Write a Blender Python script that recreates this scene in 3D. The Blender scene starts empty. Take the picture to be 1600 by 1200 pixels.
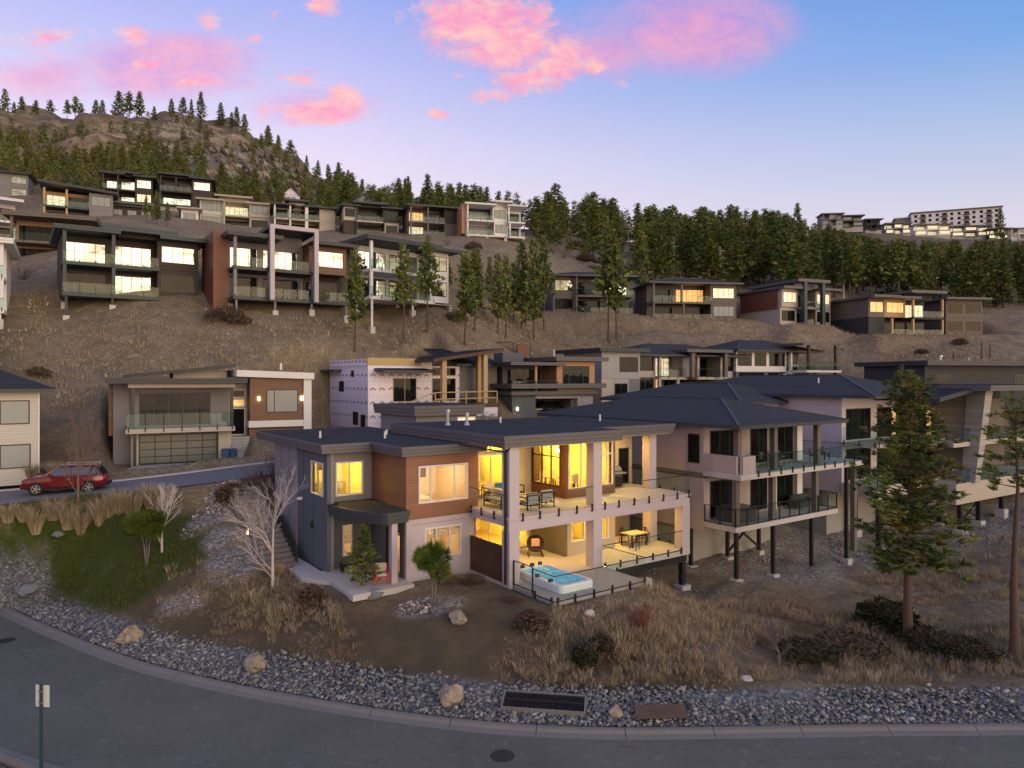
import bpy, math, random
import numpy as np
from mathutils import Vector, Matrix, noise as mnoise

SC = bpy.context.scene
COL = SC.collection
R = math.radians
FPX, HZ, CAMZ = 1111.0, 592.0, 12.0      # focal length in photo pixels, horizon row, camera height over the road

# ---------------------------------------------------------------- camera
cam = bpy.data.cameras.new('camera'); camo = bpy.data.objects.new('camera', cam); COL.objects.link(camo)
camo.location = (0, 0, CAMZ); camo.rotation_euler = (R(90), 0, 0)
cam.sensor_width = 36; cam.lens = 36 * FPX / 1600
cam.shift_y = -(600 - HZ) / 1600
cam.clip_start = 0.5; cam.clip_end = 6000
SC.camera = camo

# ---------------------------------------------------------------- colour helpers
def lin(c):
    return tuple(((v / 255) / 12.92 if v / 255 <= .04045 else ((v / 255 + .055) / 1.055) ** 2.4) for v in c)

# ---------------------------------------------------------------- world: dusk sky with pink clouds
SUN_AZ = R(135)       # clockwise from +Y: the sunset is behind the camera, to its right
SUN_EL = R(3.0)
world = bpy.data.worlds.new('World'); SC.world = world; world.use_nodes = True
wn = world.node_tree; wn.nodes.clear()
def N(t, **k):
    n = wn.nodes.new(t)
    for a, v in k.items(): setattr(n, a, v)
    return n
def L(a, b): wn.links.new(a, b)
def wmath(op, a, b=None, c=None, clamp=False):
    n = N('ShaderNodeMath', operation=op, use_clamp=clamp)
    for i, v in enumerate((a, b, c)):
        if v is None: continue
        if isinstance(v, (int, float)): n.inputs[i].default_value = v
        else: L(v, n.inputs[i])
    return n.outputs[0]
def wmix(f, a, b, blend='MIX'):
    n = N('ShaderNodeMix', data_type='RGBA', blend_type=blend)
    for s, v in ((n.inputs[0], f), (n.inputs[6], a), (n.inputs[7], b)):
        if isinstance(v, (int, float)): s.default_value = v
        elif isinstance(v, tuple): s.default_value = (*v, 1)
        else: L(v, s)
    return n.outputs[2]
def wramp(f, stops):
    n = N('ShaderNodeValToRGB'); e = n.color_ramp.elements
    while len(e) < len(stops): e.new(.5)
    for el, (p, c) in zip(e, stops): el.position = p; el.color = (*lin(c), 1)
    L(f, n.inputs[0]); return n.outputs[0]
tc = N('ShaderNodeTexCoord'); sep = N('ShaderNodeSeparateXYZ'); L(tc.outputs['Generated'], sep.inputs[0])
dx, dy, dz = sep.outputs
sky = N('ShaderNodeTexSky', sky_type='NISHITA'); sky.sun_disc = False
sky.sun_elevation = SUN_EL; sky.sun_rotation = SUN_AZ; sky.altitude = 500; sky.air_density = 1.2; sky.dust_density = 2.5
zc = wmath('MAXIMUM', dz, 0.0)
left = wramp(zc, [(0, (232, 200, 214)), (.18, (246, 222, 236)), (.30, (224, 208, 241)), (.40, (184, 182, 240)), (.50, (134, 156, 236)), (.75, (120, 140, 205)), (1, (164, 158, 170))])
right = wramp(zc, [(0, (226, 206, 220)), (.18, (212, 204, 226)), (.27, (168, 188, 226)), (.37, (96, 158, 226)), (.47, (58, 138, 220)), (.75, (70, 120, 196)), (1, (164, 158, 170))])
fx = wmath('MULTIPLY_ADD', dx, 1.15, .26, True)
base = wmix(fx, left, right)
# the sunset side, behind the camera: yellow light fading upwards
toward = wmath('ADD', wmath('MULTIPLY', dx, math.sin(SUN_AZ)), wmath('MULTIPLY', dy, math.cos(SUN_AZ)))
wsun = wmath('MULTIPLY', wmath('MULTIPLY_ADD', toward, 1.3, .1, True), wmath('MULTIPLY_ADD', zc, -1.25, 1.0, True))
base = wmix(wsun, base, lin((255, 228, 168)))
# clouds: a few drifting puffs broken up by noise, in gnomonic directions (mirrored behind the camera)
ay = wmath('MAXIMUM', wmath('ABSOLUTE', dy), .05)
gx = wmath('DIVIDE', dx, ay); gz = wmath('DIVIDE', dz, ay)
comb = N('ShaderNodeCombineXYZ'); L(gx, comb.inputs[0]); L(gz, comb.inputs[1])
def wnoise(scale, detail, rough, dist, stretch=1.5, off=0.0):
    m = N('ShaderNodeMapping'); m.inputs['Scale'].default_value = (1, stretch, 1); m.inputs['Location'].default_value = (off, off, 0)
    L(comb.outputs[0], m.inputs[0])
    n = N('ShaderNodeTexNoise'); L(m.outputs[0], n.inputs['Vector'])
    n.inputs['Scale'].default_value = scale; n.inputs['Detail'].default_value = detail
    n.inputs['Roughness'].default_value = rough; n.inputs['Distortion'].default_value = dist
    return n.outputs['Fac']
n1 = wnoise(15, 10, .70, .7, 1.8); n2 = wnoise(24, 7, .66, .5, 1.9, 3.1); n3 = wnoise(5, 4, .5, .3, 2.2, 7.7)
def blobs(lst):
    out = None
    for (px, py, rx, ry, s) in lst:
        a = wmath('MULTIPLY', wmath('SUBTRACT', gx, (px - 800) / FPX), FPX / rx)
        b = wmath('MULTIPLY', wmath('SUBTRACT', gz, (HZ - py) / FPX), FPX / ry)
        d = wmath('SQRT', wmath('ADD', wmath('MULTIPLY', a, a), wmath('MULTIPLY', b, b)))
        v = wmath('MULTIPLY', wmath('SUBTRACT', 1.0, d, clamp=True), s)
        out = v if out is None else wmath('MAXIMUM', out, v)
    return out
puff = blobs([(750, 25, 170, 85, 1.2), (800, 70, 140, 66, 1.2), (230, 100, 70, 22, .8), (300, 128, 70, 16, .7), (880, 88, 70, 55, 1.3), (820, 125, 90, 40, 1.0), (765, 148, 60, 22, .95), (930, 105, 30, 20, 1.1), (975, 132, 25, 14, .8),
              (680, 177, 30, 14, .9), (715, 120, 20, 9, .7), (490, 178, 125, 34, 1.25), (540, 160, 55, 42, 1.3), (470, 125, 60, 24, .85),
              (325, 32, 42, 26, 1.0), (500, 8, 60, 26, 1.1), (205, 55, 55, 26, .9), (400, 62, 24, 12, .7), (430, 18, 30, 16, .75), (80, 60, 120, 40, .7)])
soft = blobs([(265, 105, 190, 72, 2.0), (1070, 40, 230, 110, 1.5), (960, 80, 110, 60, 1.2), (800, 60, 220, 90, .9), (340, 130, 130, 28, 1.2), (60, 120, 160, 50, 1.3), (480, 165, 150, 46, .9)])
m1 = wmath('MULTIPLY_ADD', wmath('SUBTRACT', wmath('ADD', puff, wmath('MULTIPLY', wmath('SUBTRACT', n1, .5), 2.2)), .34), 2.3, 0.0, True)
m1 = wmath('MULTIPLY', m1, wmath('MULTIPLY', puff, 4.0, clamp=True))
m2 = wmath('MULTIPLY_ADD', wmath('SUBTRACT', wmath('ADD', soft, wmath('MULTIPLY', wmath('SUBTRACT', n3, .5), 1.4)), .2), 1.15, 0.0, True)
m2 = wmath('MULTIPLY', m2, wmath('MULTIPLY', soft, 2.5, clamp=True))
softc = wmix(wmath('MULTIPLY_ADD', n1, 3.0, -1.0, True), lin((204, 140, 214)), lin((255, 160, 188)))
puffc = wmix(wmath('MULTIPLY_ADD', n2, 3.2, -1.1, True), lin((252, 140, 190)), lin((255, 198, 186)))
c1 = wmix(wmath('MULTIPLY', m2, .78), base, softc)
c2 = wmix(wmath('MULTIPLY', m1, .95), c1, puffc)
ground = wmath('MULTIPLY_ADD', dz, 30.0, 1.0, True)
c3 = wmix(ground, (.05, .045, .045), c2)
bg1 = N('ShaderNodeBackground'); L(c3, bg1.inputs[0]); bg1.inputs[1].default_value = 0.82
bg2 = N('ShaderNodeBackground'); L(sky.outputs[0], bg2.inputs[0]); bg2.inputs[1].default_value = 0.07
add = N('ShaderNodeAddShader'); L(bg1.outputs[0], add.inputs[0]); L(bg2.outputs[0], add.inputs[1])
wo = N('ShaderNodeOutputWorld'); L(add.outputs[0], wo.inputs[0])

world.cycles.sampling_method = 'MANUAL'; world.cycles.sample_map_resolution = 256

# ---------------------------------------------------------------- sun: the low afterglow
sl = bpy.data.lights.new('sun', 'SUN'); slo = bpy.data.objects.new('sun', sl); COL.objects.link(slo)
sl.energy = 1.65; sl.angle = R(56); sl.color = (1.0, .84, .66)
SUN_DIR = Vector((math.sin(SUN_AZ) * math.cos(R(9)), math.cos(SUN_AZ) * math.cos(R(9)), math.sin(R(9))))
slo.rotation_euler = (-SUN_DIR).to_track_quat('-Z', 'Y').to_euler(); slo.location = (60, -60, 60)

SC.view_settings.view_transform = 'Standard'; SC.view_settings.look = 'None'
SC.view_settings.exposure = 0.2; SC.view_settings.gamma = 1.0; SC.view_settings.use_curve_mapping = False
SC.cycles.use_denoising = True
SC.cycles.max_bounces = 8; SC.cycles.transparent_max_bounces = 24; SC.cycles.caustics_reflective = False; SC.cycles.caustics_refractive = False
SC.cycles.sample_clamp_indirect = 6

# ---------------------------------------------------------------- material helpers
MATS = {}
class NT:
    def __init__(s, name):
        s.m = bpy.data.materials.new(name); s.m.use_nodes = True; s.t = s.m.node_tree
        s.b = s.t.nodes['Principled BSDF']; s.out = s.t.nodes['Material Output']
        s.tc = s.t.nodes.new('ShaderNodeTexCoord')
    def n(s, t, **k):
        x = s.t.nodes.new(t)
        for a, v in k.items(): setattr(x, a, v)
        return x
    def l(s, a, b): s.t.links.new(a, b)
    def noise(s, scale, detail=4, rough=.55, stretch=(1, 1, 1), coord='Object', dist=0.0):
        m = s.n('ShaderNodeMapping'); m.inputs['Scale'].default_value = stretch; s.l(s.tc.outputs[coord], m.inputs[0])
        x = s.n('ShaderNodeTexNoise'); x.inputs['Scale'].default_value = scale; x.inputs['Detail'].default_value = detail
        x.inputs['Roughness'].default_value = rough; x.inputs['Distortion'].default_value = dist; s.l(m.outputs[0], x.inputs['Vector']); return x.outputs['Fac']
    def ramp(s, f, stops):
        x = s.n('ShaderNodeValToRGB'); e = x.color_ramp.elements
        while len(e) < len(stops): e.new(.5)
        for el, (p, c) in zip(e, stops): el.position = p; el.color = (*c, 1) if len(c) == 3 else c
        s.l(f, x.inputs[0]); return x.outputs[0]
    def mix(s, f, a, b, blend='MIX'):
        x = s.n('ShaderNodeMix', data_type='RGBA', blend_type=blend)
        for so, v in ((x.inputs[0], f), (x.inputs[6], a), (x.inputs[7], b)):
            if isinstance(v, (int, float)): so.default_value = v
            elif isinstance(v, tuple): so.default_value = (*v[:3], 1)
            else: s.l(v, so)
        return x.outputs[2]
    def math(s, op, a, b=None, c=None, clamp=False):
        x = s.n('ShaderNodeMath', operation=op, use_clamp=clamp)
        for i, v in enumerate((a, b, c)):
            if v is None: continue
            if isinstance(v, (int, float)): x.inputs[i].default_value = v
            else: s.l(v, x.inputs[i])
        return x.outputs[0]
    def bump(s, h, strength=.4, dist=.02):
        x = s.n('ShaderNodeBump'); x.inputs['Strength'].default_value = strength; x.inputs['Distance'].default_value = dist
        s.l(h, x.inputs['Height']); s.l(x.outputs[0], s.b.inputs['Normal'])
    def color(s, c): s.l(c, s.b.inputs['Base Color'])
    def rough(s, v): s.b.inputs['Roughness'].default_value = v
def plain(name, c, rough=.7, var=.18, scale=3.0, bump=.15, bscale=40, metal=0.0, fine=.08, spec=.4):
    t = NT(name); n = t.noise(scale, 5, .6); f = t.noise(bscale, 3, .6)
    dark = tuple(v * (1 - var) for v in c); lite = tuple(min(1, v * (1 + var)) for v in c)
    col = t.mix(n, dark, lite); col = t.mix(t.math('MULTIPLY', f, fine * 2), col, tuple(v * .7 for v in c))
    t.color(col); t.rough(rough); t.b.inputs['Metallic'].default_value = metal; t.b.inputs['Specular IOR Level'].default_value = spec
    if bump: t.bump(f, bump, .01)
    MATS[name] = t.m; return t.m
def siding(name, c, pitch=.15, axis=2, var=.2, rough=.6, grain=True, gap=.12):
    t = NT(name); sp = t.n('ShaderNodeSeparateXYZ'); t.l(t.tc.outputs['Object'], sp.inputs[0])
    if axis == 2: h = sp.outputs[2]
    else: h = t.math('ADD', sp.outputs[0], sp.outputs[1])
    ph = t.math('FRACT', t.math('DIVIDE', h, pitch)); row = t.math('FLOOR', t.math('DIVIDE', h, pitch))
    wn_ = t.n('ShaderNodeTexWhiteNoise', noise_dimensions='1D'); t.l(row, wn_.inputs['W'])
    st = (.6, .6, 9) if axis == 2 else (6, 6, .6)
    g = t.noise(2.2, 6, .65, st)
    f = t.math('ADD', t.math('MULTIPLY', wn_.outputs[0], .45), t.math('MULTIPLY', g, .55))
    col = t.mix(f, tuple(v * (1 - var) for v in c), tuple(min(1, v * (1 + var)) for v in c))
    edge = t.math('LESS_THAN', ph, gap)
    col = t.mix(t.math('MULTIPLY', edge, .55), col, tuple(v * .35 for v in c)); t.color(col); t.rough(rough)
    t.bump(t.math('SUBTRACT', t.math('MULTIPLY', ph, -.6), edge), .5, .015)
    MATS[name] = t.m; return t.m
def emis(name, c, s, var=.35, scale=1.2):
    t = NT(name); n = t.noise(scale, 3, .6)
    t.color(t.mix(n, tuple(v * .5 for v in c), c)); t.rough(.25)
    t.l(t.mix(t.math('MULTIPLY_ADD', n, 2.2, -.6, True), tuple(v * (1 - var) for v in c), c), t.b.inputs['Emission Color'])
    t.b.inputs['Emission Strength'].default_value = s; MATS[name] = t.m; return t.m
def glass_dark(name, tint=(.02, .025, .03), refl=.42, rough=.02):
    """window pane seen from outside: dim room behind, coated glass in front; slightly uneven like real panes"""
    t = NT(name); nt = t
    inner = t.noise(.9, 3, .6); col = t.mix(t.math('MULTIPLY_ADD', inner, 2.4, -.8, True), tuple(v * .5 for v in tint), tuple(v * 1.8 for v in tint))
    t.color(col); t.rough(.6); t.b.inputs['Specular IOR Level'].default_value = 0.0
    gl = t.n('ShaderNodeBsdfGlossy'); gl.inputs['Roughness'].default_value = rough; gl.inputs['Color'].default_value = (.95, .95, .92, 1)
    w = t.noise(1.1, 2, .5); bp = t.n('ShaderNodeBump'); bp.inputs['Strength'].default_value = .22; bp.inputs['Distance'].default_value = .04
    t.l(w, bp.inputs['Height']); t.l(bp.outputs[0], gl.inputs['Normal'])
    lw = t.n('ShaderNodeLayerWeight'); lw.inputs['Blend'].default_value = .5
    f = t.math('MULTIPLY_ADD', t.math('POWER', lw.outputs['Facing'], 4.0), (1 - refl) * .4, refl, True)
    if refl > .2: f = t.math('MULTIPLY', f, t.math('MULTIPLY_ADD', t.noise(.55, 3, .6, (1, 1, 1.6)), 2.6, -.45, True))
    mx = t.n('ShaderNodeMixShader'); t.l(f, mx.inputs[0]); t.l(t.b.outputs[0], mx.inputs[1]); t.l(gl.outputs[0], mx.inputs[2]); t.l(mx.outputs[0], t.out.inputs[0])
    MATS[name] = t.m; return t.m
def glass_clear(name, tint=(.93, .97, .96), refl=.10):
    t = NT(name)
    tr = t.n('ShaderNodeBsdfTransparent'); tr.inputs['Color'].default_value = (*tint, 1)
    gl = t.n('ShaderNodeBsdfGlossy'); gl.inputs['Roughness'].default_value = .015
    lw = t.n('ShaderNodeLayerWeight'); lw.inputs['Blend'].default_value = .5
    f = t.math('MULTIPLY_ADD', t.math('POWER', lw.outputs['Facing'], 4.0), (1 - refl) * .7, refl, True)
    mx = t.n('ShaderNodeMixShader'); t.l(f, mx.inputs[0]); t.l(tr.outputs[0], mx.inputs[1]); t.l(gl.outputs[0], mx.inputs[2]); t.l(mx.outputs[0], t.out.inputs[0])
    MATS[name] = t.m; return t.m

plain('stucco_lilac', (.50, .44, .48), .85, .06, .7, .25, 60)
plain('stucco_grey', (.22, .21, .225), .85, .08, .7, .25, 60)
plain('stucco_slate', (.100, .114, .136), .8, .10, .6, .2, 60)
plain('stucco_cream', (.44, .395, .34), .85, .08, .7, .25, 60)
plain('stucco_white', (.72, .70, .70), .85, .06, .7, .2, 60)
plain('stucco_pink', (.44, .365, .36), .85, .07, .7, .2, 60)
plain('stucco_taupe', (.155, .132, .115), .85, .1, .7, .2, 60)
plain('stucco_brown', (.060, .050, .042), .85, .1, .7, .2, 60)
plain('stucco_dark', (.045, .045, .05), .8, .12, .7, .2, 60)
plain('concrete', (.36, .35, .34), .9, .14, 1.3, .35, 25, fine=.15)
plain('concrete_pale', (.50, .48, .47), .9, .12, 1.1, .3, 25, fine=.15)
plain('roof_membrane', (.050, .051, .056), .85, .42, .45, .3, 30, fine=.3, spec=.12)
plain('roof_dark', (.022, .024, .030), .85, .42, .45, .3, 30, spec=.12)
plain('fascia_grey', (.115, .108, .115), .55, .08, 1.0, .05, 30)
plain('fascia_dark', (.040, .046, .058), .5, .12, 1.0, .05, 30)
plain('fascia_teal', (.030, .052, .060), .5, .12, 1.0, .05, 30)
plain('trim_white', (.70, .68, .67), .55, .05, 2, .05, 40)
plain('trim_dark', (.018, .018, .020), .4, .15, 2, .05, 40)
plain('steel_dark', (.020, .023, .030), .45, .2, 1.5, .1, 40, metal=.3)
plain('steel_zinc', (.45, .47, .5), .4, .15, 2, .1, 40, metal=.9)
plain('pvc_white', (.75, .75, .75), .4, .05, 3, .0, 40)
plain('timber', (.45, .32, .17), .75, .18, 4, .2, 30)
plain('timber_dark', (.085, .048, .030), .7, .25, 4, .2, 30)
siding('wood_siding', (.235, .100, .052), .14, 2, .28, .5)
siding('wood_brown', (.17, .085, .045), .14, 2, .25, .55)
siding('wood_red', (.17, .058, .030), .16, 2, .25, .55)
siding('wood_tan', (.40, .22, .11), .15, 2, .18, .55)
siding('lap_cream', (.52, .49, .44), .16, 2, .05, .7)
siding('lap_grey', (.16, .16, .175), .18, 2, .08, .7)
siding('batten_grey', (.34, .33, .35), .40, 0, .05, .7, gap=.10)
siding('batten_brown', (.20, .18, .165), .40, 0, .06, .7, gap=.10)
siding('roof_shingle', (.024, .026, .032), .075, 2, .45, .9, gap=.2)
siding('stone_clad', (.36, .34, .32), .22, 2, .35, .85)
glass_dark('pane_dark', (.010, .012, .014), .014); glass_dark('pane_mirror', (.03, .03, .03), .50, .03); glass_dark('pane_teal', (.02, .05, .05), .08)
glass_clear('glass_rail', (.84, .94, .93), .018); glass_clear('glass_window', (.97, .98, .97), .03); glass_clear('glass_rail_clear', (.95, .985, .98), .012)
emis('pane_warm', (1.0, .58, .20), .9, .8, 2.4); emis('pane_pale', (1.0, .84, .56), .8, .75, 2.4); emis('lamp_glow', (1.0, .72, .36), 14, .1)
emis('pane_orange', (1.0, .46, .12), 1.0, .6, 1.5)
plain('pane_blind', (.26, .29, .29), .35, .08, .8, 0, 40)

# ---------------------------------------------------------------- mesh helpers
class MB:
    def __init__(s): s.v = []; s.f = []
    def add(s, vs, fs):
        o = len(s.v); s.v += [tuple(p) for p in vs]; s.f += [tuple(i + o for i in f) for f in fs]; return s
    def box(s, x0, x1, y0, y1, z0, z1):
        x0, x1 = sorted((x0, x1)); y0, y1 = sorted((y0, y1)); z0, z1 = sorted((z0, z1))
        return s.add([(x0, y0, z0), (x1, y0, z0), (x1, y1, z0), (x0, y1, z0), (x0, y0, z1), (x1, y0, z1), (x1, y1, z1), (x0, y1, z1)],
                     [(0, 3, 2, 1), (4, 5, 6, 7), (0, 1, 5, 4), (1, 2, 6, 5), (2, 3, 7, 6), (3, 0, 4, 7)])
    def hexa(s, b, t):      # four bottom and four top points, counter-clockwise
        return s.add(list(b) + list(t), [(0, 3, 2, 1), (4, 5, 6, 7), (0, 1, 5, 4), (1, 2, 6, 5), (2, 3, 7, 6), (3, 0, 4, 7)])
    def prism(s, poly, z0, z1):
        n = len(poly); fz = lambda z, p: z(p) if callable(z) else z
        vs = [(x, y, fz(z0, (x, y))) for x, y in poly] + [(x, y, fz(z1, (x, y))) for x, y in poly]
        return s.add(vs, [tuple(range(n - 1, -1, -1)), tuple(range(n, 2 * n))] + [(i, (i + 1) % n, (i + 1) % n + n, i + n) for i in range(n)])
    def tube(s, p, q, r0, r1=None, n=8, cap=True):
        p, q = Vector(p), Vector(q); r1 = r0 if r1 is None else r1; d = (q - p)
        if d.length < 1e-6: return s
        d.normalize(); a = d.orthogonal().normalized(); b = d.cross(a); vs = []
        for c, r in ((p, r0), (q, r1)):
            for i in range(n):
                t = 2 * math.pi * i / n; vs.append(c + a * (r * math.cos(t)) + b * (r * math.sin(t)))
        fs = [(i, (i + 1) % n, (i + 1) % n + n, i + n) for i in range(n)]
        if cap: fs += [tuple(range(n - 1, -1, -1)), tuple(range(n, 2 * n))]
        return s.add(vs, fs)
    def bar(s, p, q, w, h=None):
        p, q = Vector(p), Vector(q); h = h or w; d = (q - p).normalized()
        a = d.cross(Vector((0, 0, 1)));  a = Vector((1, 0, 0)) if a.length < 1e-3 else a.normalized(); b = a.cross(d)
        pts = lambda c: [c - a * w / 2 - b * h / 2, c + a * w / 2 - b * h / 2, c + a * w / 2 + b * h / 2, c - a * w / 2 + b * h / 2]
        return s.hexa(pts(p), pts(q))
    def lathe(s, prof, c=(0, 0, 0), n=16):
        vs = []; fs = []; m = len(prof)
        for r, z in prof:
            for i in range(n):
                t = 2 * math.pi * i / n; vs.append((c[0] + r * math.cos(t), c[1] + r * math.sin(t), c[2] + z))
        for k in range(m - 1):
            for i in range(n): fs.append((k * n + i, k * n + (i + 1) % n, (k + 1) * n + (i + 1) % n, (k + 1) * n + i))
        fs += [tuple(range(n - 1, -1, -1)), tuple(range((m - 1) * n, m * n))]
        return s.add(vs, fs)
    def build(s, name, mat, parent=None, label=None, smooth=False, loc=None, rz=0):
        me = bpy.data.meshes.new(name); me.from_pydata(s.v, [], s.f); me.validate(); me.update()
        me.materials.append(MATS[mat] if isinstance(mat, str) else mat)
        if smooth: me.polygons.foreach_set('use_smooth', [True] * len(me.polygons))
        o = bpy.data.objects.new(name, me); COL.objects.link(o)
        if parent: o.parent = parent
        if label: o['label'] = label
        if loc is not None: o.location = loc; o.rotation_euler = (0, 0, rz)
        return o
def tag(o, label=None, cat=None, group=None, kind=None):
    for k, v in (('label', label), ('category', cat), ('group', group), ('kind', kind)):
        if v: o[k] = v
    return o
def empty(name, loc, rz=0, label=None, cat=None, group=None):
    o = bpy.data.objects.new(name, None); COL.objects.link(o); o.location = loc; o.rotation_euler = (0, 0, rz); o.empty_display_size = .3
    return tag(o, label, cat, group)
def copy_tree(o, parent=None):
    c = o.copy(); COL.objects.link(c)
    if parent: c.parent = parent
    for ch in o.children: copy_tree(ch, c)
    return c
def pt(px, py, Y): return Vector(((px - 800) * Y / FPX, Y, CAMZ - (py - HZ) * Y / FPX))
def interp_poly(pts, n):
    """Catmull-Rom through points, n samples per span"""
    P = [np.array(p, float) for p in pts]; P = [2 * P[0] - P[1]] + P + [2 * P[-1] - P[-2]]; out = []
    for i in range(1, len(P) - 2):
        for k in range(n):
            t = k / n; a, b, c, d = P[i - 1:i + 3]
            out.append(.5 * ((2 * b) + (-a + c) * t + (2 * a - 5 * b + 4 * c - d) * t * t + (-a + 3 * b - 3 * c + d) * t ** 3))
    out.append(P[-2]); return np.array(out)

# ---------------------------------------------------------------- terrain from points of the ground (photo pixel, distance)
CT = [(749,1080,26.2),(914,1083,26.0),(1100,1083,26.0),(1333,1079,26.3),(1600,1081,26.3),(560,1052,27.4),(412,1028,29),(319,1010,30.4),(225,980,32.2),(150,954,33.8),(75,905,35.9),(0,860,38.2),
 (100,835,37.6),(250,872,36.6),(440,882,36.4),(300,925,34.0),(350,805,40.5),(380,752,43.5),(20,800,38.6),(170,775,40.6),(300,750,43.4),(420,737,46),(280,730,46.5),(160,728,47),(480,725,50),
 (430,800,42),(511,897,35.2),(500,960,31.2),(640,911,33.6),(740,893,34.8),(790,915,33.1),(700,1000,28.9),(865,943,30.6),(1000,950,31.2),(1012,915,33.6),(920,1020,28),(1072,924,40.3),(985,905,38),(900,880,40),
 (1150,917,41.3),(1230,905,44.5),(1338,880,49),(1550,840,54),(1600,825,56),(1450,875,50),(1560,910,42),(1500,1000,33.2),(1300,960,36.5),(1100,990,31),(1200,1040,29),(1420,1008,33),
 (1200,830,54),(1400,800,62),(1120,850,50),(700,690,56),(560,685,60),(830,660,68),(1000,632,86),(1250,620,92),(1450,640,82),(1600,640,82),(620,650,66),
 (100,640,57),(300,600,62),(200,550,64),(60,560,63),(400,560,66),(0,520,64),(0,740,44),(0,715,48),(60,735,46),(98,503,69),(290,500,71),(440,497,74),(685,502,80),(600,545,76),(760,540,84),(500,520,73),(20,450,76),
 (850,560,92),(850,505,110),(950,530,106),(930,492,117),(1075,502,119),(1240,510,119),(1420,526,117),(1600,528,117),(1250,565,104),(1500,565,100),(1050,548,100),(760,480,98),
 (100,352,127),(30,400,96),(270,335,150),(365,357,150),(465,364,150),(580,366,150),(680,367,149),(775,372,146),(300,376,112),(500,388,112),(650,400,112),(760,425,122),(850,425,132),(900,400,160),(150,372,100),
 (190,330,140),(180,205,325),(290,186,345),(400,218,335),(500,285,300),(550,330,265),(640,345,260),(0,185,330),(90,190,335),(200,290,215),(0,285,205),(450,335,190),(320,310,190),(100,240,260),(300,240,275),(420,280,250),
 (700,350,260),(850,362,240),(1000,380,290),(1200,382,320),(1300,378,390),(1450,372,470),(1600,374,470),(1290,354,402),(1352,362,412),(1440,369,430),(1580,376,425),(1000,445,150),(1200,450,150),(1400,462,150),(1600,470,150),(1100,412,215),(1400,420,260),(1250,425,215),(1600,430,250),(850,392,190)]
for px in range(-100, 1800, 160):
    i = min(range(len(CT)), key=lambda k: abs(CT[k][0] - px) + (0 if 250 < CT[k][2] and CT[k][1] < 390 else 5000))
    CT.append((px, CT[i][1] + 70, CT[i][2] * 1.7)); CT.append((px, CT[i][1] + 190, CT[i][2] * 3.2))
for p in list(CT):
    if p[0] <= 100: CT.append((-380, p[1] + (4 if p[2] < 60 else 10), p[2]))
    if p[0] >= 1500: CT.append((1990, p[1], p[2]))
_c = np.array(CT, float); _P = np.stack([(_c[:, 0] - 800) / FPX * 2.2, np.log(_c[:, 2])], 1); _q = _c[:, 1] - HZ
def _k(d2): return .5 * d2 * np.log(d2 + 1e-9)
_n = len(_P); _D = ((_P[:, None] - _P[None]) ** 2).sum(-1); _A = np.zeros((_n + 3, _n + 3)); _A[:_n, :_n] = _k(_D) + np.eye(_n) * 4e-3
_A[:_n, _n] = 1; _A[:_n, _n + 1:] = _P; _A[_n, :_n] = 1; _A[_n + 1:, :_n] = _P.T
_w = np.linalg.solve(_A, np.concatenate([_q, np.zeros(3)]))
def tps(X, Y):
    Y = np.maximum(Y, 8); p = np.stack([X / Y * 2.2, np.log(Y)], 1); out = np.empty(len(p))
    for i in range(0, len(p), 4000):
        q = p[i:i + 4000]; d = ((q[:, None] - _P[None]) ** 2).sum(-1)
        out[i:i + 4000] = _k(d) @ _w[:_n] + _w[_n] + q @ _w[_n + 1:]
    return CAMZ - out * Y / FPX
# far kerb line of the road in front (road level is z = 0)
KERB_PX = [(0, 952), (75, 987), (187, 1032), (292, 1062), (431, 1091), (600, 1119), (759, 1138), (918, 1147), (1100, 1147), (1333, 1143), (1600, 1141)]
def road_pt(px, py, z=0.0):
    Y = (CAMZ - z) * FPX / (py - HZ); return ((px - 800) * Y / FPX, Y)
_kp = [road_pt(*p) for p in KERB_PX]
KERB = interp_poly([(-48, 57), (-40, 48.5), (-33, 41.8)] + _kp[0:] + [(30, 24.6), (50, 26), (75, 30)], 14)
def _normals(P):
    t = np.gradient(P, axis=0); t /= np.linalg.norm(t, axis=1)[:, None]; return np.stack([-t[:, 1], t[:, 0]], 1)
KN = _normals(KERB)      # pointing to the far side
def kerb_dist(X, Y):
    d = np.empty(len(X))
    for i in range(0, len(X), 4000):
        q = np.stack([X[i:i + 4000], Y[i:i + 4000]], 1); D = ((q[:, None] - KERB[None]) ** 2).sum(-1); j = D.argmin(1)
        d[i:i + 4000] = ((q - KERB[j]) * KN[j]).sum(1)
    return d
ROADW = 6.6
STREET = interp_poly([(-44, 35.6, 4.4), (-36, 38.4, 4.9), (-30, 40.3, 5.2), (-25, 41.9, 5.45), (-20.5, 44.0, 5.75), (-16.5, 46.6, 6.05), (-13, 49.2, 6.3), (-10.5, 53, 6.6)], 10)
SN = _normals(STREET[:, :2]); STREETW = 5.6
def sstep(a, b, x):
    t = np.clip((x - a) / (b - a), 0, 1); return t * t * (3 - 2 * t)
PADS = []     # (cx, cy, angle, half x, half y, z, soft edge)
def pad(cx, cy, a, hx, hy, z, soft=1.2): PADS.append((cx, cy, a, hx, hy, z, soft))
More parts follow.
